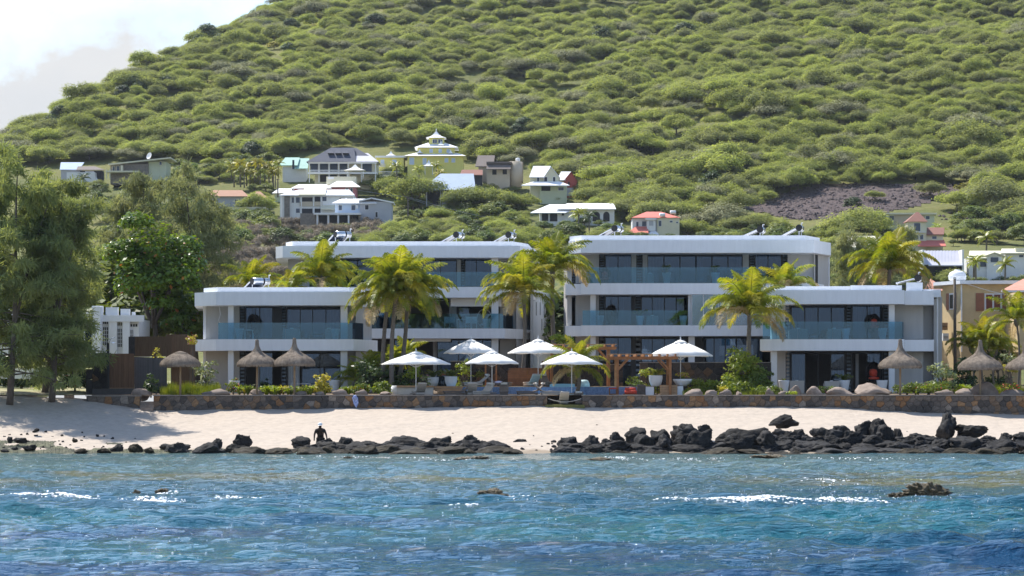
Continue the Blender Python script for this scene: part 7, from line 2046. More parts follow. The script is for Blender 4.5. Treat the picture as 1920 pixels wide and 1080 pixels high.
h.win((635, 641, 385, 394), (659, 666, 385, 394), fm='h_white'); h.win((684.5, 691, 384.5, 393), (704, 708, 397.5, 407), (684.5, 691, 406, 415), off=-.6, m='h_dark'); h.slab(588, 676, 399, 402.5, 5, -4, 'h_white', 'veranda_roof'); h.posts((595, 615.5, 634, 653.5), 402, 424, 3, -3.8); h.hole((598, 613, 404, 421), (618, 632, 404, 421), (636, 652, 404, 421), (657, 672, 404, 421), off=-1.2); h.block(588, 676, 402.6, 426, .2, -1, 'h_beige', 'back_wall'); h.block(590, 736, 424, 440, 5, -4.2, 'h_stone', 'terrace_wall'); h.block(563, 592, 400, 425, 5, -2, 'h_stone', 'stone_pier')
h.block(668, 671, 385, 391, .4, -.6, 'h_white', 'air_conditioner')
h = House('hip_roof_house', 'house with a large pale blue-grey hip roof among acacias', 840, 388, 596)
h.hip(789, 892, 356, 325.5, 826, 888, 12, -2.5, 'r_bluegrey'); h.block(832, 880, 356, 395, 7, 1, 'h_grey'); h.posts((826, 830, 800, 860), 356, 390, 1.6, -2, 'h_grey'); h.hole((800, 828, 357, 384), off=1.1); h.block(798, 832, 356, 392, 5, 1.2, 'h_beige')
h = House('thatched_house', 'beige house with grey thatched roofs and a round tower', 935, 345, 622)
h.slope(891, 925, 313, 292.5, 896, 928, 5, 3, 'r_thatch'); h.block(897, 922, 312, 330, 5, 3.5, 'h_beige'); h.slab(912, 960, 303, 306.5, 6, 0, 'r_thatch', 'roof_ridge'); h.slope(911.5, 958, 318, 306, 914, 957, 2.5, -1.4, 'r_thatch'); h.block(912.5, 956, 316, 348, 8, .4, 'h_beige'); h.win((923, 931, 318, 327.5), (942.5, 950.5, 317.5, 327), off=.4, m='h_dark', fm='h_beige')
mb = MB(); mb.smooth = True; mb.lathe([(1.75, 0), (1.75, ZZ(303, h.Y) - ZZ(352, h.Y))], 18, PX(966, 352, h.Y + 3)); mb.build('tower', MAT['h_beige'], h.t); h.block(955, 981, 303.5, 325, 5, 4.6, 'h_beige'); h.slope(862, 905, 329, 319.5, 866, 905, 3, -2, 'r_brown'); h.block(866, 904, 329, 338, 2, -1, 'h_dark')
t_ = thing('water_tank', 'white cylindrical tank on the thatched house tower', 'water tank', PX(971, 304, h.Y + 4)); mb = MB(); mb.smooth = True; c = PX(971, 304, h.Y + 4); mb.lathe([(.6, 0), (.62, .8), (.5, 1.0), (.1, 1.1)], 14, c); mb.build('tank_body', MAT['r_white'], t_)
MB().lathe([(.2, 0), (.2, .1)], 10, c + Vector((0, 0, 1.1))).build('lid', MAT['r_white'], t_)
h = House('gable_house', 'cream gabled house with a bright white roof and skirt roof', 1035, 375, 606)
h.slope(992, 1021, 333, 312.5, 1000, 1033, 4, -.3, 'r_white'); h.gable_front(1020, 1048.5, 332.5, 313.5, 1033, 8, 0, 'r_white', 'h_cream'); h.block(994, 1020.5, 332, 345, 7, .6, 'h_cream'); h.block(1020.5, 1048, 332.4, 346, 7, 0, 'h_cream'); h.win((1007, 1011, 332, 340), (1020.5, 1026, 332, 340), (1037, 1041, 332, 340), m='h_dark')
h.slope(977, 1068, 348.5, 341.5, 1000, 1050, 3, -3, 'r_white'); h.block(1012, 1063, 348, 380, 6, -.8, 'h_palegreen'); h.block(996, 1012, 348, 372, 5, .5, 'h_cream'); h.hole((1015, 1032, 349, 358), off=-.8); h.win((1047, 1057, 351, 357), off=-.8)
h = House('red_house', 'small red gabled house with a white roof beside the cream one', 1063, 368, 614)
h.slope(1044, 1060, 338.5, 323, 1052, 1071, 3.5, -.3, 'r_white'); h.gable_front(1058, 1081, 339, 323.5, 1070.5, 8, 0, 'h_red', 'h_red'); h.block(1046, 1058, 338, 365, 6, .6, 'h_cream'); h.block(1058.2, 1081, 338.8, 372, 7, 0, 'h_red'); h.win((1065, 1068, 341, 349), m='h_dark', fm='h_red'); h.block(1063, 1076, 352, 367, .5, -.5, 'h_grey', 'door')
h = House('arcade_house', 'long white bungalow with dark arches and a white roof', 1075, 414, 575)
h.slope(994, 1060, 400, 384.5, 1030, 1100, 6, -2, 'r_white'); h.slope(1040, 1155, 393, 382.5, 1064, 1150, 6, -1, 'r_white'); h.block(1012, 1052, 397, 416, 6, -.8, 'h_white'); h.block(1052.1, 1152, 391, 416, 7, 0, 'h_white'); h.win((1053.5, 1057.5, 397, 404), (1074, 1077, 399, 405.5), (1078.5, 1082, 399, 405.5), (1083.5, 1087, 399, 405.5), m='h_dark')
for a, b in ((1016, 1028), (1031, 1045), (1111, 1125), (1131, 1143)):
    y = h.Y - (.9 if a < 1050 else .06); n = 12; c = (a + b) / 2
    pts = [PX(a, 415, y), PX(b, 415, y)] + [PX(c + (b - a) / 2 * math.cos(math.pi * i / n), 404 - 7 * math.sin(math.pi * i / n), y) for i in range(n + 1)]
    MB().add(pts, [tuple(range(len(pts)))]).build('arch_opening', MAT['h_dark'], h.t)
h = House('concrete_block', 'weathered grey concrete blockhouse beside the flowering hedge', 1155, 382, 612)
h.block(1141, 1153, 363, 388, 3, 0, 'h_grey'); h.block(1153.1, 1169, 362, 384, 4, .5, 'h_stone'); h.slab(1140, 1170, 361, 362.2, 5, -.2, 'h_grey')
h = House('red_roof_house', 'cream two-storey house with a red tiled roof just above the villa roof', 1230, 452, 545)
h.hip(1184, 1276, 408, 397, 1212, 1240, 9, -1, 'r_red'); h.block(1186, 1232, 407.5, 455, 7, 0, 'h_white'); h.block(1232.2, 1274, 408.2, 455, 8, -.6, 'h_cream'); h.block(1213, 1229, 410, 433, 1.5, -1.6, 'h_white', 'balcony_bay'); h.slab(1211, 1231, 409, 412, 2.4, -2, 'r_white', 'canopy'); h.slope(1176, 1216, 438, 426, 1192, 1214, 3, -3.5, 'r_red'); h.hip(1214, 1236, 440, 433.5, 1220, 1230, 3, -3, 'r_white')
h.win((1193, 1197, 416, 425), (1204, 1211.5, 415, 424), m='h_window'); h.win((1235, 1240, 414, 424), (1256, 1261, 414, 417), (1268, 1271, 416, 418.5), off=-.6); h.win((1217, 1225, 414, 423), off=-1.6, m='h_grey')
for px in (1237, 1257):
    mb = MB(); mb.smooth = True; c = PX(px, 403 if px < 1250 else 398, h.Y - .8); mb.tube([c, c + Vector((1.2, .2, 0))], .42, 12); mb.build('roof_tank', MAT['r_white'], h.t)
h = House('flat_house', 'cream flat-roofed house below the rubble slope', 1705, 418, 560)
h.block(1664, 1752, 402, 428, 7, 0, 'h_palegreen'); h.slab(1662, 1757, 399, 402, 9, -.8, 'r_cream'); h.slab(1650, 1666, 404, 406.5, 6, -.6, 'r_white'); h.win((1668, 1676, 405, 413), (1736, 1743, 405, 411)); h.block(1676.5, 1734, 403, 422, .2, -.12, 'h_beige', 'panel')
h = House('tower_house', 'cream tower house with a pointed brown roof and tiled wings', 1720, 465, 500)
h.block(1702, 1737, 414, 470, 4.5, 0, 'h_cream'); h.hip(1700, 1740, 415.5, 397.5, 1718, 1722, 5.5, -.5, 'r_brown'); h.win((1714, 1725.5, 418.5, 433.5)); h.slab(1703, 1736, 434.5, 436, 1, -.6, 'h_white', 'ledge'); h.win((1708, 1713, 439, 449), (1717, 1722, 441, 449), (1725, 1731, 440, 449), off=0)
h.slope(1682, 1703, 442, 428, 1682, 1703, 3, -.3, 'r_brown'); h.block(1684, 1702, 441, 468, 4, .3, 'h_beige'); h.slope(1737, 1770, 441, 428, 1738, 1771, 3, -.3, 'r_brown'); h.block(1737.2, 1768, 440.5, 468, 4, .3, 'h_cream'); h.slope(1721, 1774, 462.5, 451, 1722, 1770, 3, -2.4, 'r_red'); h.win((1748, 1756, 443, 448), off=.3)
h = House('barn', 'low house with a plain cream roof behind the grey casuarina', 1625, 485, 455)
h.slope(1588, 1650, 465, 444, 1590, 1654, 5, -.5, 'r_cream'); h.block(1589, 1649, 464.5, 490, 5, 0, 'h_lightblue'); h.win((1597, 1602, 467, 475), (1620, 1626, 467, 475), m='h_dark')
h = House('corrugated_roof_house', 'house with a pale corrugated asbestos roof and end parapets', 1768, 505, 430)
for i in range(24): h.slope(1733 + i * 3, 1736 + i * 3, 496 + (.5 if i % 2 else 0), 470.5 + (.5 if i % 2 else 0), 1733 + i * 3, 1736 + i * 3, 4, -.5, 'r_lightgrey', .08)
h.block(1734, 1804, 497, 512, 4, 0, 'h_dark'); h.block(1729.5, 1733, 468, 505, 4.4, -.6, 'h_white', 'parapet'); h.block(1804, 1807.5, 468, 512, 4.4, -.6, 'h_white', 'parapet'); h.slope(1741, 1805, 499, 492.5, 1740, 1804, 1.2, -1.2, 'r_lightgrey')
h = House('white_bungalow', 'white house with cream roofs and a low gable above the ochre house', 1865, 510, 430)
h.slope(1816, 1885, 481, 472, 1818, 1884, 4, -.4, 'r_cream'); h.block(1817, 1850, 483, 520, 5, .3, 'h_white'); h.slope(1812, 1850, 485, 482, 1814, 1850, 1.2, -1, 'r_cream'); h.gable_front(1850, 1880, 480, 475, 1864, 5, -.3, 'r_cream', 'h_white'); h.block(1850.2, 1880, 480, 520, 5, -.3, 'h_white'); h.win((1857.5, 1872, 482.5, 491.5), off=-.3); h.win((1838, 1849, 487, 500), off=.3); h.block(1880.2, 1960, 475, 520, 6, 1, 'h_white'); h.slope(1876, 1960, 476, 468, 1878, 1960, 4, .4, 'r_cream'); h.slab(1904, 1960, 465, 475, 6, 1.4, 'r_cream'); h.win((1911, 1919, 478, 482), off=1)
# street poles with wires on the hill
def wire_pole(label, px, pyb, pyt, Y):
    t = thing('utility_pole', label, 'pole', PX(px, pyb, Y)); mb = MB(); mb.tube([PX(px, pyb, Y), PX(px, pyt, Y)], [.2, .14], 7); mb.build('shaft', MAT['bark'], t)
    MB().pbox(px - 3, px + 3, pyt + 1, pyt + 2, Y - .1, Y + .05).build('cross_arm', MAT['bark'], t); return t
p1 = wire_pole('wooden power pole with wires beside the pale blue-grey house', 765, 405, 368, 556)
for a, b, s_ in (((765, 369), (665, 355), 3), ((765, 371), (850, 398), 2.0), ((765, 369), (915, 408), 4)):
    pts = []
    for i in range(12):
        u = i / 11; pts.append(PX(a[0] + (b[0] - a[0]) * u, a[1] + (b[1] - a[1]) * u + s_ * 4 * u * (1 - u) * .5, 556))
    MB().tube(pts, .035, 4, False).build('wire', MAT['h_grey'], p1)
wire_pole('wooden power pole between orange-roofed and white houses', 521, 370, 335, 585)
wire_pole('dark street pole before the white bungalow', 1826, 520, 483, 400)
# ================================================================ TREES OF THE HILLSIDE
leaf('acacia_leaf', (0.265, 0.315, 0.080), (0.385, 0.410, 0.115), .56, .8, .22, .2, (1.1, 1.1, .65), c3=(0.27, 0.285, 0.13))
leaf('dark_leaf', (0.05, 0.09, 0.03), (0.10, 0.15, 0.045), .3, .6, .3, .25)
leaf('yellow_leaf', (0.30, 0.29, 0.045), (0.42, 0.37, 0.07), .4, .6, .3, .2, (1.1, 1.05, .5))
leaf('grey_twig', (0.23, 0.235, 0.12), (0.32, 0.315, 0.165), .25, .8, .3, .2, (1, 1, .8))
leaf('village_leaf', (0.075, 0.13, 0.03), (0.19, 0.24, 0.055), .42, .55, .35, .3, (1.25, 1.15, .5), c3=(0.24, 0.28, 0.07))
def crown_mesh(seed, R_, Hh, n, size, nl=12, flat=.5, aspect=1.8, base=.35, shell=.5):
    rs = np.random.RandomState(seed); rg = random.Random(seed)
    lobes = []
    for i in range(nl):
        a = i * 2.4 + rg.uniform(-.4, .4); d = R_ * math.sqrt((i + .3) / nl) * .82; lr = R_ * rg.uniform(.28, .44)
        lobes.append((math.cos(a) * d, math.sin(a) * d, Hh * (base + .42 * (1 - (d / R_) ** 1.6)) + rg.uniform(-.12, .12) * Hh, lr, lr, lr * flat))
    return np_quads('crown', cloud(lobes, n, size, rs, shell, 1.3, aspect, .8, under=.3, fuzz=.16)), lobes
def limb_mesh(seed, lobes, Hh, r):
    rg = random.Random(seed); mb = MB(); mb.smooth = True
    mb.tube([(0, 0, -.8), (.05, 0, Hh * .18), (.1, .05, Hh * .32)], [r * 1.2, r, r * .8], 6)
    for L_ in lobes[:7]:
        mb.tube([(.1, .05, Hh * .28), (L_[0] * .55, L_[1] * .55, Hh * .38), (L_[0], L_[1], L_[2])], [r * .55, r * .35, r * .12], 4, False)
    return mb.mesh('trunk')
AC = []
for i in range(6):
    R_, Hh = 4.6 + .25 * (i % 3), 4.6 + .3 * (i % 2)
    cm, lb = crown_mesh(200 + i, R_, Hh, 6500, .28, 13 + i % 3, .78)
    cm.materials.append(MAT['acacia_leaf' if i < 5 else 'grey_twig'])
    lm = limb_mesh(200 + i, lb, Hh, .17); lm.materials.append(MAT['bark'])
    AC.append((cm, lm))
DK = []
for i in range(2):
    cm, lb = crown_mesh(230 + i, 3.4, 6.2, 2400, .42, 14, .85, base=.25); cm.materials.append(MAT['dark_leaf']); lm = limb_mesh(230 + i, lb, 6.2, .2); lm.materials.append(MAT['bark']); DK.append((cm, lm))
VT = []
for i in range(4):
    cm, lb = crown_mesh(250 + i, 3.2 + .3 * i, 5.4, 2600, .38, 14, .75, base=.25); cm.materials.append(MAT['village_leaf']); lm = limb_mesh(250 + i, lb, 5.4, .18); lm.materials.append(MAT['bark']); VT.append((cm, lm))
YB_ = []
for i in range(2):
    cm, lb = crown_mesh(270 + i, 2.6, 3.0, 1100, .4, 8, .7, base=.2); cm.materials.append(MAT['yellow_leaf']); lm = limb_mesh(270 + i, lb, 3.0, .1); lm.materials.append(MAT['bark']); YB_.append((cm, lm))
TW = []
for i in range(2):
    rs = np.random.RandomState(290 + i)
    lobes = [(rs.normal() * 1.6, rs.normal() * 1.4, 1.2 + rs.rand() * 1.4, 1.3, 1.3, 1.1) for _ in range(9)]
    cm = np_quads('crown', cloud(lobes, 2000, .55, rs, .2, .2, 12.0)); cm.materials.append(MAT['dry_twig']); lm = limb_mesh(290 + i, lobes, 2.4, .12); lm.materials.append(MAT['bark']); TW.append((cm, lm))
def tree(kit, name, label, cat, x, y, sc, rz, group, sz=None, tilt=0.0):
    t = thing(name, label, cat, (x, y, float(H(x, y)) if y > 236 else ground_z(x, y)), group, rz, (sc, sc, sz or sc))
    t.rotation_euler[1] = tilt
    link('crown', kit[0], None, t); link('trunk', kit[1], None, t)
    return t
# ---------------------------------------------------------------- where the acacias grow
rg = random.Random(5)
def front_limit(px):    # row (in the photograph) below which the scrub ends and the village begins
    return np.interp(px, [-300, 0, 200, 330, 430, 520, 600, 700, 880, 960, 1000, 1090, 1110, 1200, 1300, 1400, 1560, 1640, 1800, 1850, 1920, 2200],
                         [318, 318, 303, 306, 300, 296, 284, 272, 300, 318, 322, 352, 392, 425, 452, 442, 436, 398, 398, 420, 440, 440])
pts = []
y = 545.0
while y < 1230:
    x = -.30 * y
    st = 5.4 + (y - 545) * .0022
    while x < .30 * y:
        X = x + rg.uniform(-.42, .42) * st; Yv = y + rg.uniform(-.42, .42) * st
        x += st
        z = float(H(X, Yv)); px = CX + X / Yv * F; py = HY - (z - CH) / Yv * F
        if py < -140 or py > front_limit(px): continue
        if any(in_scree(px, py - q) for q in (2, 9, 16, 24)) or in_scree(px, py - 34) and rg.random() < .6: continue
        if 1290 < px < 1480 and 395 + (px - 1290) * .06 < py < 412 + (px - 1290) * .14 and rg.random() < .85: continue     # dirt track
        nv = float(vnoise(np.array([X]), np.array([Yv]), 31, 3, 46)[0])
        gap = .02 + (.5 if nv < -.36 else 0)
        dry = max(0, 1 - abs((px - 560) * .46 + (py - 75)) / 55) if px < 900 and py < 260 else 0
        if rg.random() < gap + dry * .55: continue
        s = (.60 + .62 * rg.random() ** 1.3) * (1.12 if Yv < 680 else 1.0)
        if rg.random() < .10: s *= 1.35
        kind = rg.choice([0, 1, 2, 3, 4, 0, 1, 2, 3, 4, 5])
        pts.append([X, Yv, z - .25, s, rg.random() * 6.28, kind, px, py])
    y += 5.3 + (y - 545) * .0022
# the mound of scrub just behind the villa roofs
for i in range(46):
    px, py = rg.uniform(690, 1010), rg.uniform(425, 470)
    if py < 452 - 25 * math.exp(-((px - 830) / 110) ** 2): continue
    h_ = hit(px, py)
    if h_: pts.append([h_.x, h_.y, h_.z - .2, rg.uniform(.6, .85), rg.random() * 6, rg.choice([0, 1, 2, 3, 4]), px, py])
vis = [p for p in pts if -30 < p[6] < 1950 and p[7] > -5]
vis.sort(key=lambda p: -p[3] / p[1])
near = vis[:185]
ids = {id(p) for p in near}
rest = [p for p in pts if id(p) not in ids]
for p in near:
    k = AC[p[5]]
    if p[5] == 5: tree(k, 'acacia_tree', 'sparse grey-brown acacia among the green scrub of the lower slope', 'tree', p[0], p[1], p[3], p[4], 'sparse grey acacias on the lower slope', p[3] * rg.uniform(.8, 1.1))
    else: tree(k, 'acacia_tree', 'feathery green umbrella-crowned acacia on the scrub-covered hillside', 'tree', p[0], p[1], p[3], p[4], 'green acacias on the hillside', p[3] * rg.uniform(.8, 1.1))
# all the smaller ones together: instances on points
pm = bpy.data.meshes.new('acacia_scrub')
pm.vertices.add(len(rest)); pm.vertices.foreach_set('co', np.array([p[:3] for p in rest], dtype=np.float32).ravel())
for nm, ty, dat in (('sca', 'FLOAT', [p[3] for p in rest]), ('rot', 'FLOAT', [p[4] for p in rest]), ('idx', 'INT', [p[5] for p in rest])):
    a = pm.attributes.new(nm, ty, 'POINT'); a.data.foreach_set('value', np.array(dat, dtype=np.int32 if ty == 'INT' else np.float32))
pm.update()
scrub = bpy.data.objects.new('acacia_scrub', pm); COL.objects.link(scrub)
scrub['kind'] = 'stuff'; scrub['label'] = 'dense green acacia scrub covering the far hillside'; scrub['category'] = 'scrub'
src = {}
for o in bpy.data.objects:
    if o.type == 'MESH' and o.name.startswith('crown'):
        for i in range(6):
            if o.data == AC[i][0] and i not in src: src[i] = o
ng = bpy.data.node_groups.new('scrub_scatter', 'GeometryNodeTree')
ng.interface.new_socket('Geometry', in_out='INPUT', socket_type='NodeSocketGeometry'); ng.interface.new_socket('Geometry', in_out='OUTPUT', socket_type='NodeSocketGeometry')
gn = ng.nodes.new; gl = ng.links.new
gi, go = gn('NodeGroupInput'), gn('NodeGroupOutput')
jo = gn('GeometryNodeJoinGeometry')
for i in range(5, -1, -1):
    oi = gn('GeometryNodeObjectInfo'); oi.inputs['Object'].default_value = src[i]; oi.transform_space = 'ORIGINAL'
    gti = gn('GeometryNodeGeometryToInstance'); gl(oi.outputs['Geometry'], gti.inputs[0]); gl(gti.outputs[0], jo.inputs[0])
iop = gn('GeometryNodeInstanceOnPoints'); iop.inputs['Pick Instance'].default_value = True
def attr(nm, ty):
    n = gn('GeometryNodeInputNamedAttribute'); n.data_type = ty; n.inputs['Name'].default_value = nm; return n.outputs['Attribute']
cx_ = gn('ShaderNodeCombineXYZ'); gl(attr('rot', 'FLOAT'), cx_.inputs['Z'])
sx_ = gn('ShaderNodeCombineXYZ')
for k in 'XYZ': gl(attr('sca', 'FLOAT'), sx_.inputs[k])
gl(gi.outputs[0], iop.inputs['Points']); gl(jo.outputs[0], iop.inputs['Instance']); gl(attr('idx', 'INT'), iop.inputs['Instance Index'])
gl(cx_.outputs[0], iop.inputs['Rotation']); gl(sx_.outputs[0], iop.inputs['Scale']); gl(iop.outputs[0], go.inputs[0])
md = scrub.modifiers.new('scatter', 'NODES'); md.node_group = ng

# ---------------------------------------------------------------- dark trees and yellow bushes on the slope
DARK = [(1285, 75, 1.25), (1262, 82, .8), (985, 250, .9), (970, 256, .7), (1000, 243, .6), (705, 48, 1.0), (690, 56, .7), (390, 80, 1.3), (372, 92, 1.0), (415, 85, .9), (320, 95, .8), (345, 100, .7), (250, 170, 1.0), (232, 182, .8), (262, 176, .8), (180, 205, .8), (100, 210, 1.1), (112, 222, .8), (95, 240, .8), (35, 270, .8), (225, 255, .7), (440, 45, 1.2), (455, 40, .9), (505, 60, .9), (545, 58, 1.0), (400, 60, .8), (1135, 80, 1.1), (1120, 70, .9), (315, 165, .8), (1900, 225, .8), (1690, 290, .7), (955, 55, .8), (540, 100, .8), (450, 290, .8), (470, 296, .9), (1335, 362, 1.0), (1600, 392, .6), (285, 100, .6), (660, 35, .6)]
for px, py, s in DARK:
    h_ = hit(px, py + 6)
    if h_: tree(rg.choice(DK), 'dark_tree', 'dark green round-headed tree standing out of the lighter scrub', 'tree', h_.x, h_.y, s * 1.15, rg.random() * 6, 'dark trees on the hillside')
for i in range(110):
    q = rg.random()
    if q < .5: px, py = rg.gauss(1850, 45), rg.gauss(300, 55)
    elif q < .65: px, py = rg.gauss(1730, 25), rg.gauss(215, 14)
    elif q < .78: px, py = rg.gauss(1560, 70), rg.gauss(240, 20)
    else:
        u = rg.random(); px, py = 380 + 320 * u + rg.gauss(0, 18), 150 - 135 * u + rg.gauss(0, 14)
    h_ = hit(px, py)
    if h_ and not in_scree(px, py): tree(rg.choice(YB_), 'yellow_bush', 'yellow-leaved bush on the dry patches of the hillside', 'bush', h_.x, h_.y, rg.uniform(.7, 1.25), rg.random() * 6, 'yellow bushes on the hillside')

# ---------------------------------------------------------------- trees and hedges between the houses
KEEP = [(574, 712, 276, 343), (700, 876, 244, 322), (520, 582, 295, 322), (108, 196, 303, 345), (198, 322, 292, 330), (386, 466, 355, 396), (510, 678, 338, 366), (523, 666, 354, 420), (588, 740, 371, 428), (789, 892, 324, 360), (820, 832, 356, 386), (890, 982, 290, 345), (976, 1084, 310, 372), (994, 1155, 381, 415), (1140, 1171, 360, 384), (1176, 1277, 395, 442), (1648, 1758, 398, 416), (1680, 1776, 396, 465), (1586, 1652, 442, 478), (1728, 1809, 467, 500), (1810, 1930, 464, 510), (647, 686, 308, 335)]
def clear(px, py, w, hh):
    for a, b, c, d in KEEP:
        if px + w * .4 < a or px - w * .4 > b: continue
        if c < py < d - 3: return False                       # would stand inside the house
        if py >= d - 3 and py - hh < d - min(14, .35 * (d - c)): return False     # would hide its front
    return True
n = 0; tries = 0
while n < 270 and tries < 9000:
    tries += 1
    q = rg.random()
    if q < .58: px, py = rg.uniform(60, 1185), rg.uniform(300, 470)
    elif q < .68: px, py = rg.uniform(1150, 1560), rg.uniform(425, 470)
    else: px, py = rg.uniform(1555, 1935), rg.uniform(420, 545)
    lim = float(front_limit(px))
    if py < lim - 4 or any(in_scree(px, py - q) for q in (0, 12, 24, 36)): continue
    h_ = hit(px, py)
    if h_ is None: continue
    s = rg.uniform(.55, 1.15)
    k = F / h_.y; w = 6.6 * s * k; hh = 5.8 * s * k
    if not clear(px, py, w, hh): 
        s *= .5; w *= .5; hh *= .5
        if not clear(px, py, w, hh): continue
    n += 1
    if rg.random() < .35:
        tree(rg.choice(AC[:5]), 'acacia_tree', 'feathery acacia growing between the hillside houses', 'tree', h_.x, h_.y, s * .85, rg.random() * 6, 'acacias between the houses')
    else:
        tree(rg.choice(VT), 'village_tree', 'leafy green garden tree growing between the hillside houses', 'tree', h_.x, h_.y, s, rg.random() * 6, 'garden trees between the houses')
for px, py, s, kind, lab in ((775, 395, 1.7, 1, 'very large spreading acacia below the yellow villa'), (735, 372, 1.1, 2, 'acacia beside the terrace of the yellow villa'), (800, 372, 1.0, 3, 'acacia in front of the hip-roofed house'), (880, 402, 1.5, 0, 'large spreading acacia between the hip-roofed and gabled houses'), (935, 398, 1.2, 4, 'acacia below the thatched house'), (985, 398, .9, 1, 'acacia in front of the cream gabled house'), (700, 352, .8, 2, 'small acacia below the yellow terrace wall'), (480, 405, 1.1, 3, 'bright acacia in front of the terracotta-roofed house'), (1225, 395, 1.4, 0, 'big dark-shaded acacia above the red-roofed house'), (1160, 400, .9, 1, 'round acacia beside the white bungalow arches'), (1600, 452, 1.5, 2, 'large bright acacia below the rubble slope'), (1640, 440, 1.1, 3, 'bright acacia beside the cream flat-roofed house'), (1745, 372, .9, 0, 'bushy acacia on the end of the rubble slope'), (1640, 378, .55, 1, 'small dark acacia alone in the middle of the rubble')):
    h_ = hit(px, py)
    tree(AC[kind], 'acacia_tree', lab, 'tree', h_.x, h_.y, s, px, None)
# low garden bushes and hedges filling the ground between the houses
n = 0; tries = 0
while n < 280 and tries < 5000:
    tries += 1
    q = rg.random()
    if q < .62: px, py = rg.uniform(330, 1185), rg.uniform(300, 465)
    elif q < .70: px, py = rg.uniform(1150, 1400), rg.uniform(430, 465)
    else: px, py = rg.uniform(1555, 1935), rg.uniform(410, 545)
    if py < float(front_limit(px)) - 4 or any(in_scree(px, py - q) for q in (0, 10, 20)): continue
    h_ = hit(px, py)
    if h_ is None: continue
    s = rg.uniform(.4, .7); k = F / h_.y
    if not clear(px, py, 6.6 * s * k, 5.2 * s * k): continue
    n += 1
    tree(rg.choice(VT) if rg.random() < .75 else rg.choice(AC[:5]), 'garden_bush', 'low green bush in the gardens between the hillside houses', 'bush', h_.x, h_.y, s * 1.25, rg.random() * 6, 'bushes between the houses', s)
for px, pyb, s, Y, lab in ((1050, 655, 2.0, 222, 'green tree in the gap between the two tall villas'), (1046, 640, .8, 232, 'smaller tree in the gap between the two tall villas'), (212, 690, 2.2, 208, 'dark tree behind the white house roof'), (330, 690, 2.1, 216, 'dark tree behind the almond tree'), (412, 690, 1.6, 222, 'tree behind the low villa end'), (60, 690, 2.3, 207, 'dark tree behind the low white wing'), (-20, 690, 2.4, 208, 'dark broad tree close behind the tallest casuarina'), (130, 690, 2.2, 210, 'dark tree behind the tall paned windows'), (1760, 690, 1.0, 222, 'dark tree behind the ochre house end'), (1840, 600, 1.1, 228, 'dark round tree rising behind the ochre house'), (1760, 600, .9, 236, 'green tree beside the water tank'), (1580, 690, 1.1, 225, 'grey-green tree behind the wide villa end'), (1900, 600, 1.1, 232, 'round tree behind the pink tiled roof')):
    tree(rg.choice(VT), 'village_tree', lab, 'tree', XX(px, Y), Y, s, px, None)
for i in range(60):   # bare brown thicket
    px, py = (rg.uniform(395, 560), rg.uniform(432, 540)) if i < 46 else (rg.uniform(540, 700), rg.uniform(435, 460))
    h_ = hit(px, py)
    if h_: tree(rg.choice(TW), 'bare_bush', 'leafless grey-brown bush in the dry thicket behind the villas', 'bush', h_.x, h_.y, rg.uniform(.6, 1.0), rg.random() * 6, 'bare bushes behind the villas')
# small palms on the hill
def far_palm_mesh(seed):
    rs = random.Random(seed); V_ = []
    mb = MB()
    for k in range(17):
        az = k * 2.4 + rs.uniform(-.2, .2); th = R(rs.choice([75, 60, 45, 30, 10, -10])); L_ = rs.uniform(2.2, 2.9)
        p = Vector((0, 0, 0)); w = .05; dirv = Vector((math.cos(az), math.sin(az), 0)); sdv = Vector((-math.sin(az), math.cos(az), 0)); vs = []
        for i in range(8):
            u = i / 7; t_ = th - R(95) * u ** 1.3; ww = .42 * math.sin(math.pi * min(1, .1 + .9 * u)) + .02
            c = p.copy()
            mb.add([c - sdv * .02, c + sdv * ww + Vector((0, 0, -ww * .8)), c + dirv * .16 + sdv * ww * .8 + Vector((0, 0, -ww * .9))], [(0, 1, 2)]); mb.add([c + sdv * .02, c - sdv * ww + Vector((0, 0, -ww * .8)), c + dirv * .16 - sdv * ww * .8 + Vector((0, 0, -ww * .9))], [(0, 1, 2)])
            q = p + (dirv * math.cos(t_) + Vector((0, 0, math.sin(t_)))) * (L_ / 8)
            mb.add([p - sdv * .05, p + sdv * .05, q + sdv * .04, q - sdv * .04], [(0, 1, 2, 3)])
            m_ = (p + q) / 2
            mb.add([m_, m_ + sdv * ww + Vector((0, 0, -ww * .8)), m_ + dirv * .16 + sdv * ww * .8 + Vector((0, 0, -ww * .9))], [(0, 1, 2)]); mb.add([m_, m_ - sdv * ww + Vector((0, 0, -ww * .8)), m_ + dirv * .16 - sdv * ww * .8 + Vector((0, 0, -ww * .9))], [(0, 1, 2)])
            p = q
    return mb.mesh('crown')
FP = [far_palm_mesh(i) for i in range(3)]
for f in FP: f.materials.append(MAT['palm_leaf'])
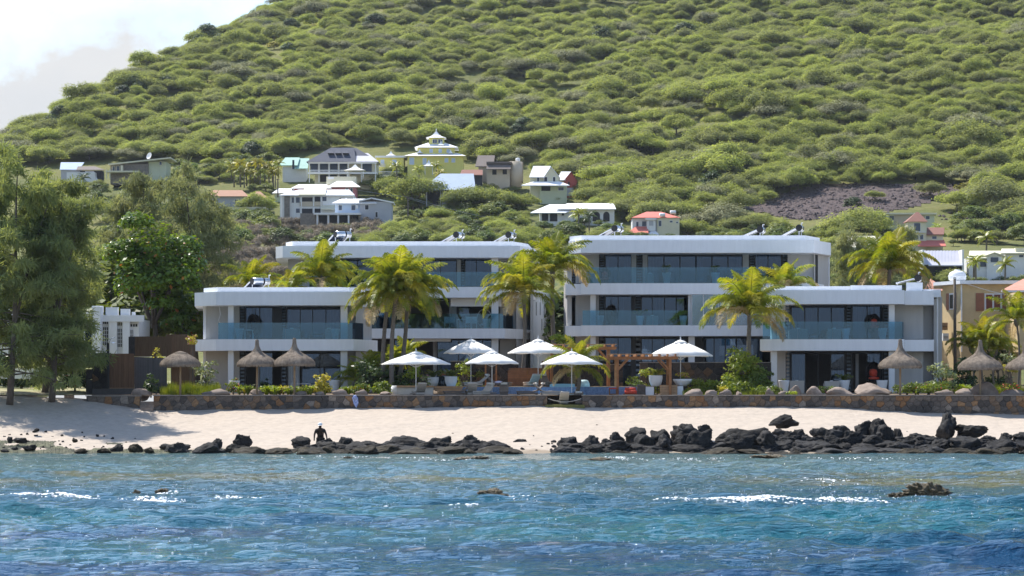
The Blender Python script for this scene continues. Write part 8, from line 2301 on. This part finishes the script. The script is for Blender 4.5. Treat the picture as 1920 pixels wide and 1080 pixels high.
tr = MB(); tr.smooth = True; tr.tube([(0, 0, -4.5), (.05, 0, -2), (0, 0, 0)], [.2, .16, .13], 7); FPT = tr.mesh('trunk'); FPT.materials.append(MAT['palm_bark'])
FPL = [(744, 312, 638, 'palm_leaf', 'dark palm in front of the yellow villa wing'), (786, 318, 632, 'palm_leaf', 'small palm in front of the yellow villa'), (818, 310, 634, 'palm_leaf', 'leaning palm beside the white gazebo roof of the yellow villa'), (826, 324, 630, 'palm_leaf_yellow', 'pale drooping palm below the yellow villa'), (156, 333, 560, 'shrub_dark', 'dark palm in front of the pale blue roof'), (1085, 400, 540, 'palm_leaf', 'palm in front of the white bungalow arches'), (1105, 405, 536, 'shrub_dark', 'dark palm below the white bungalow'), (1830, 490, 395, 'palm_leaf', 'palm in front of the white bungalow gable'), (1885, 495, 390, 'palm_leaf', 'palm beside the white bungalow'), (1850, 445, 470, 'palm_leaf', 'palm among dark trees above the white bungalow'), (1760, 430, 505, 'shrub_bright', 'bright palm beside the tower house')]
for i in range(16):
    FPL.append((436 + i * 6 + rg.uniform(-4, 4), 318 + rg.uniform(-14, 12), 632 - i % 5, 'palm_leaf_yellow' if i % 3 else 'palm_leaf', 'pale palm in the grove before the green-roofed house'))
for px, py, Y, m, lab in FPL:
    t = thing('hill_palm', lab, 'palm tree', PX(px, py, Y), 'palms among the hillside houses', rg.random() * 6, rg.uniform(.85, 1.15))
    o = link('crown', rg.choice(FP), None, t); o.material_slots[0].link = 'OBJECT'; o.material_slots[0].material = MAT[m]
    link('trunk', FPT, None, t)
# ================================================================ AIR
m, t = _new('haze_air')
o_ = t.nodes.new('ShaderNodeOutputMaterial'); v_ = t.nodes.new('ShaderNodeVolumePrincipled')
v_.inputs['Color'].default_value = (0.80, 0.88, 1.0, 1); v_.inputs['Density'].default_value = 0.000045; v_.inputs['Anisotropy'].default_value = 0.2
t.links.new(v_.outputs[0], o_.inputs['Volume'])
hz = MB().box(-760, 760, -950, 1720, -66, 470).build('haze', m)
hz['kind'] = 'stuff'; hz['label'] = 'thin bluish sea haze in the air before the hill'; hz['category'] = 'haze'
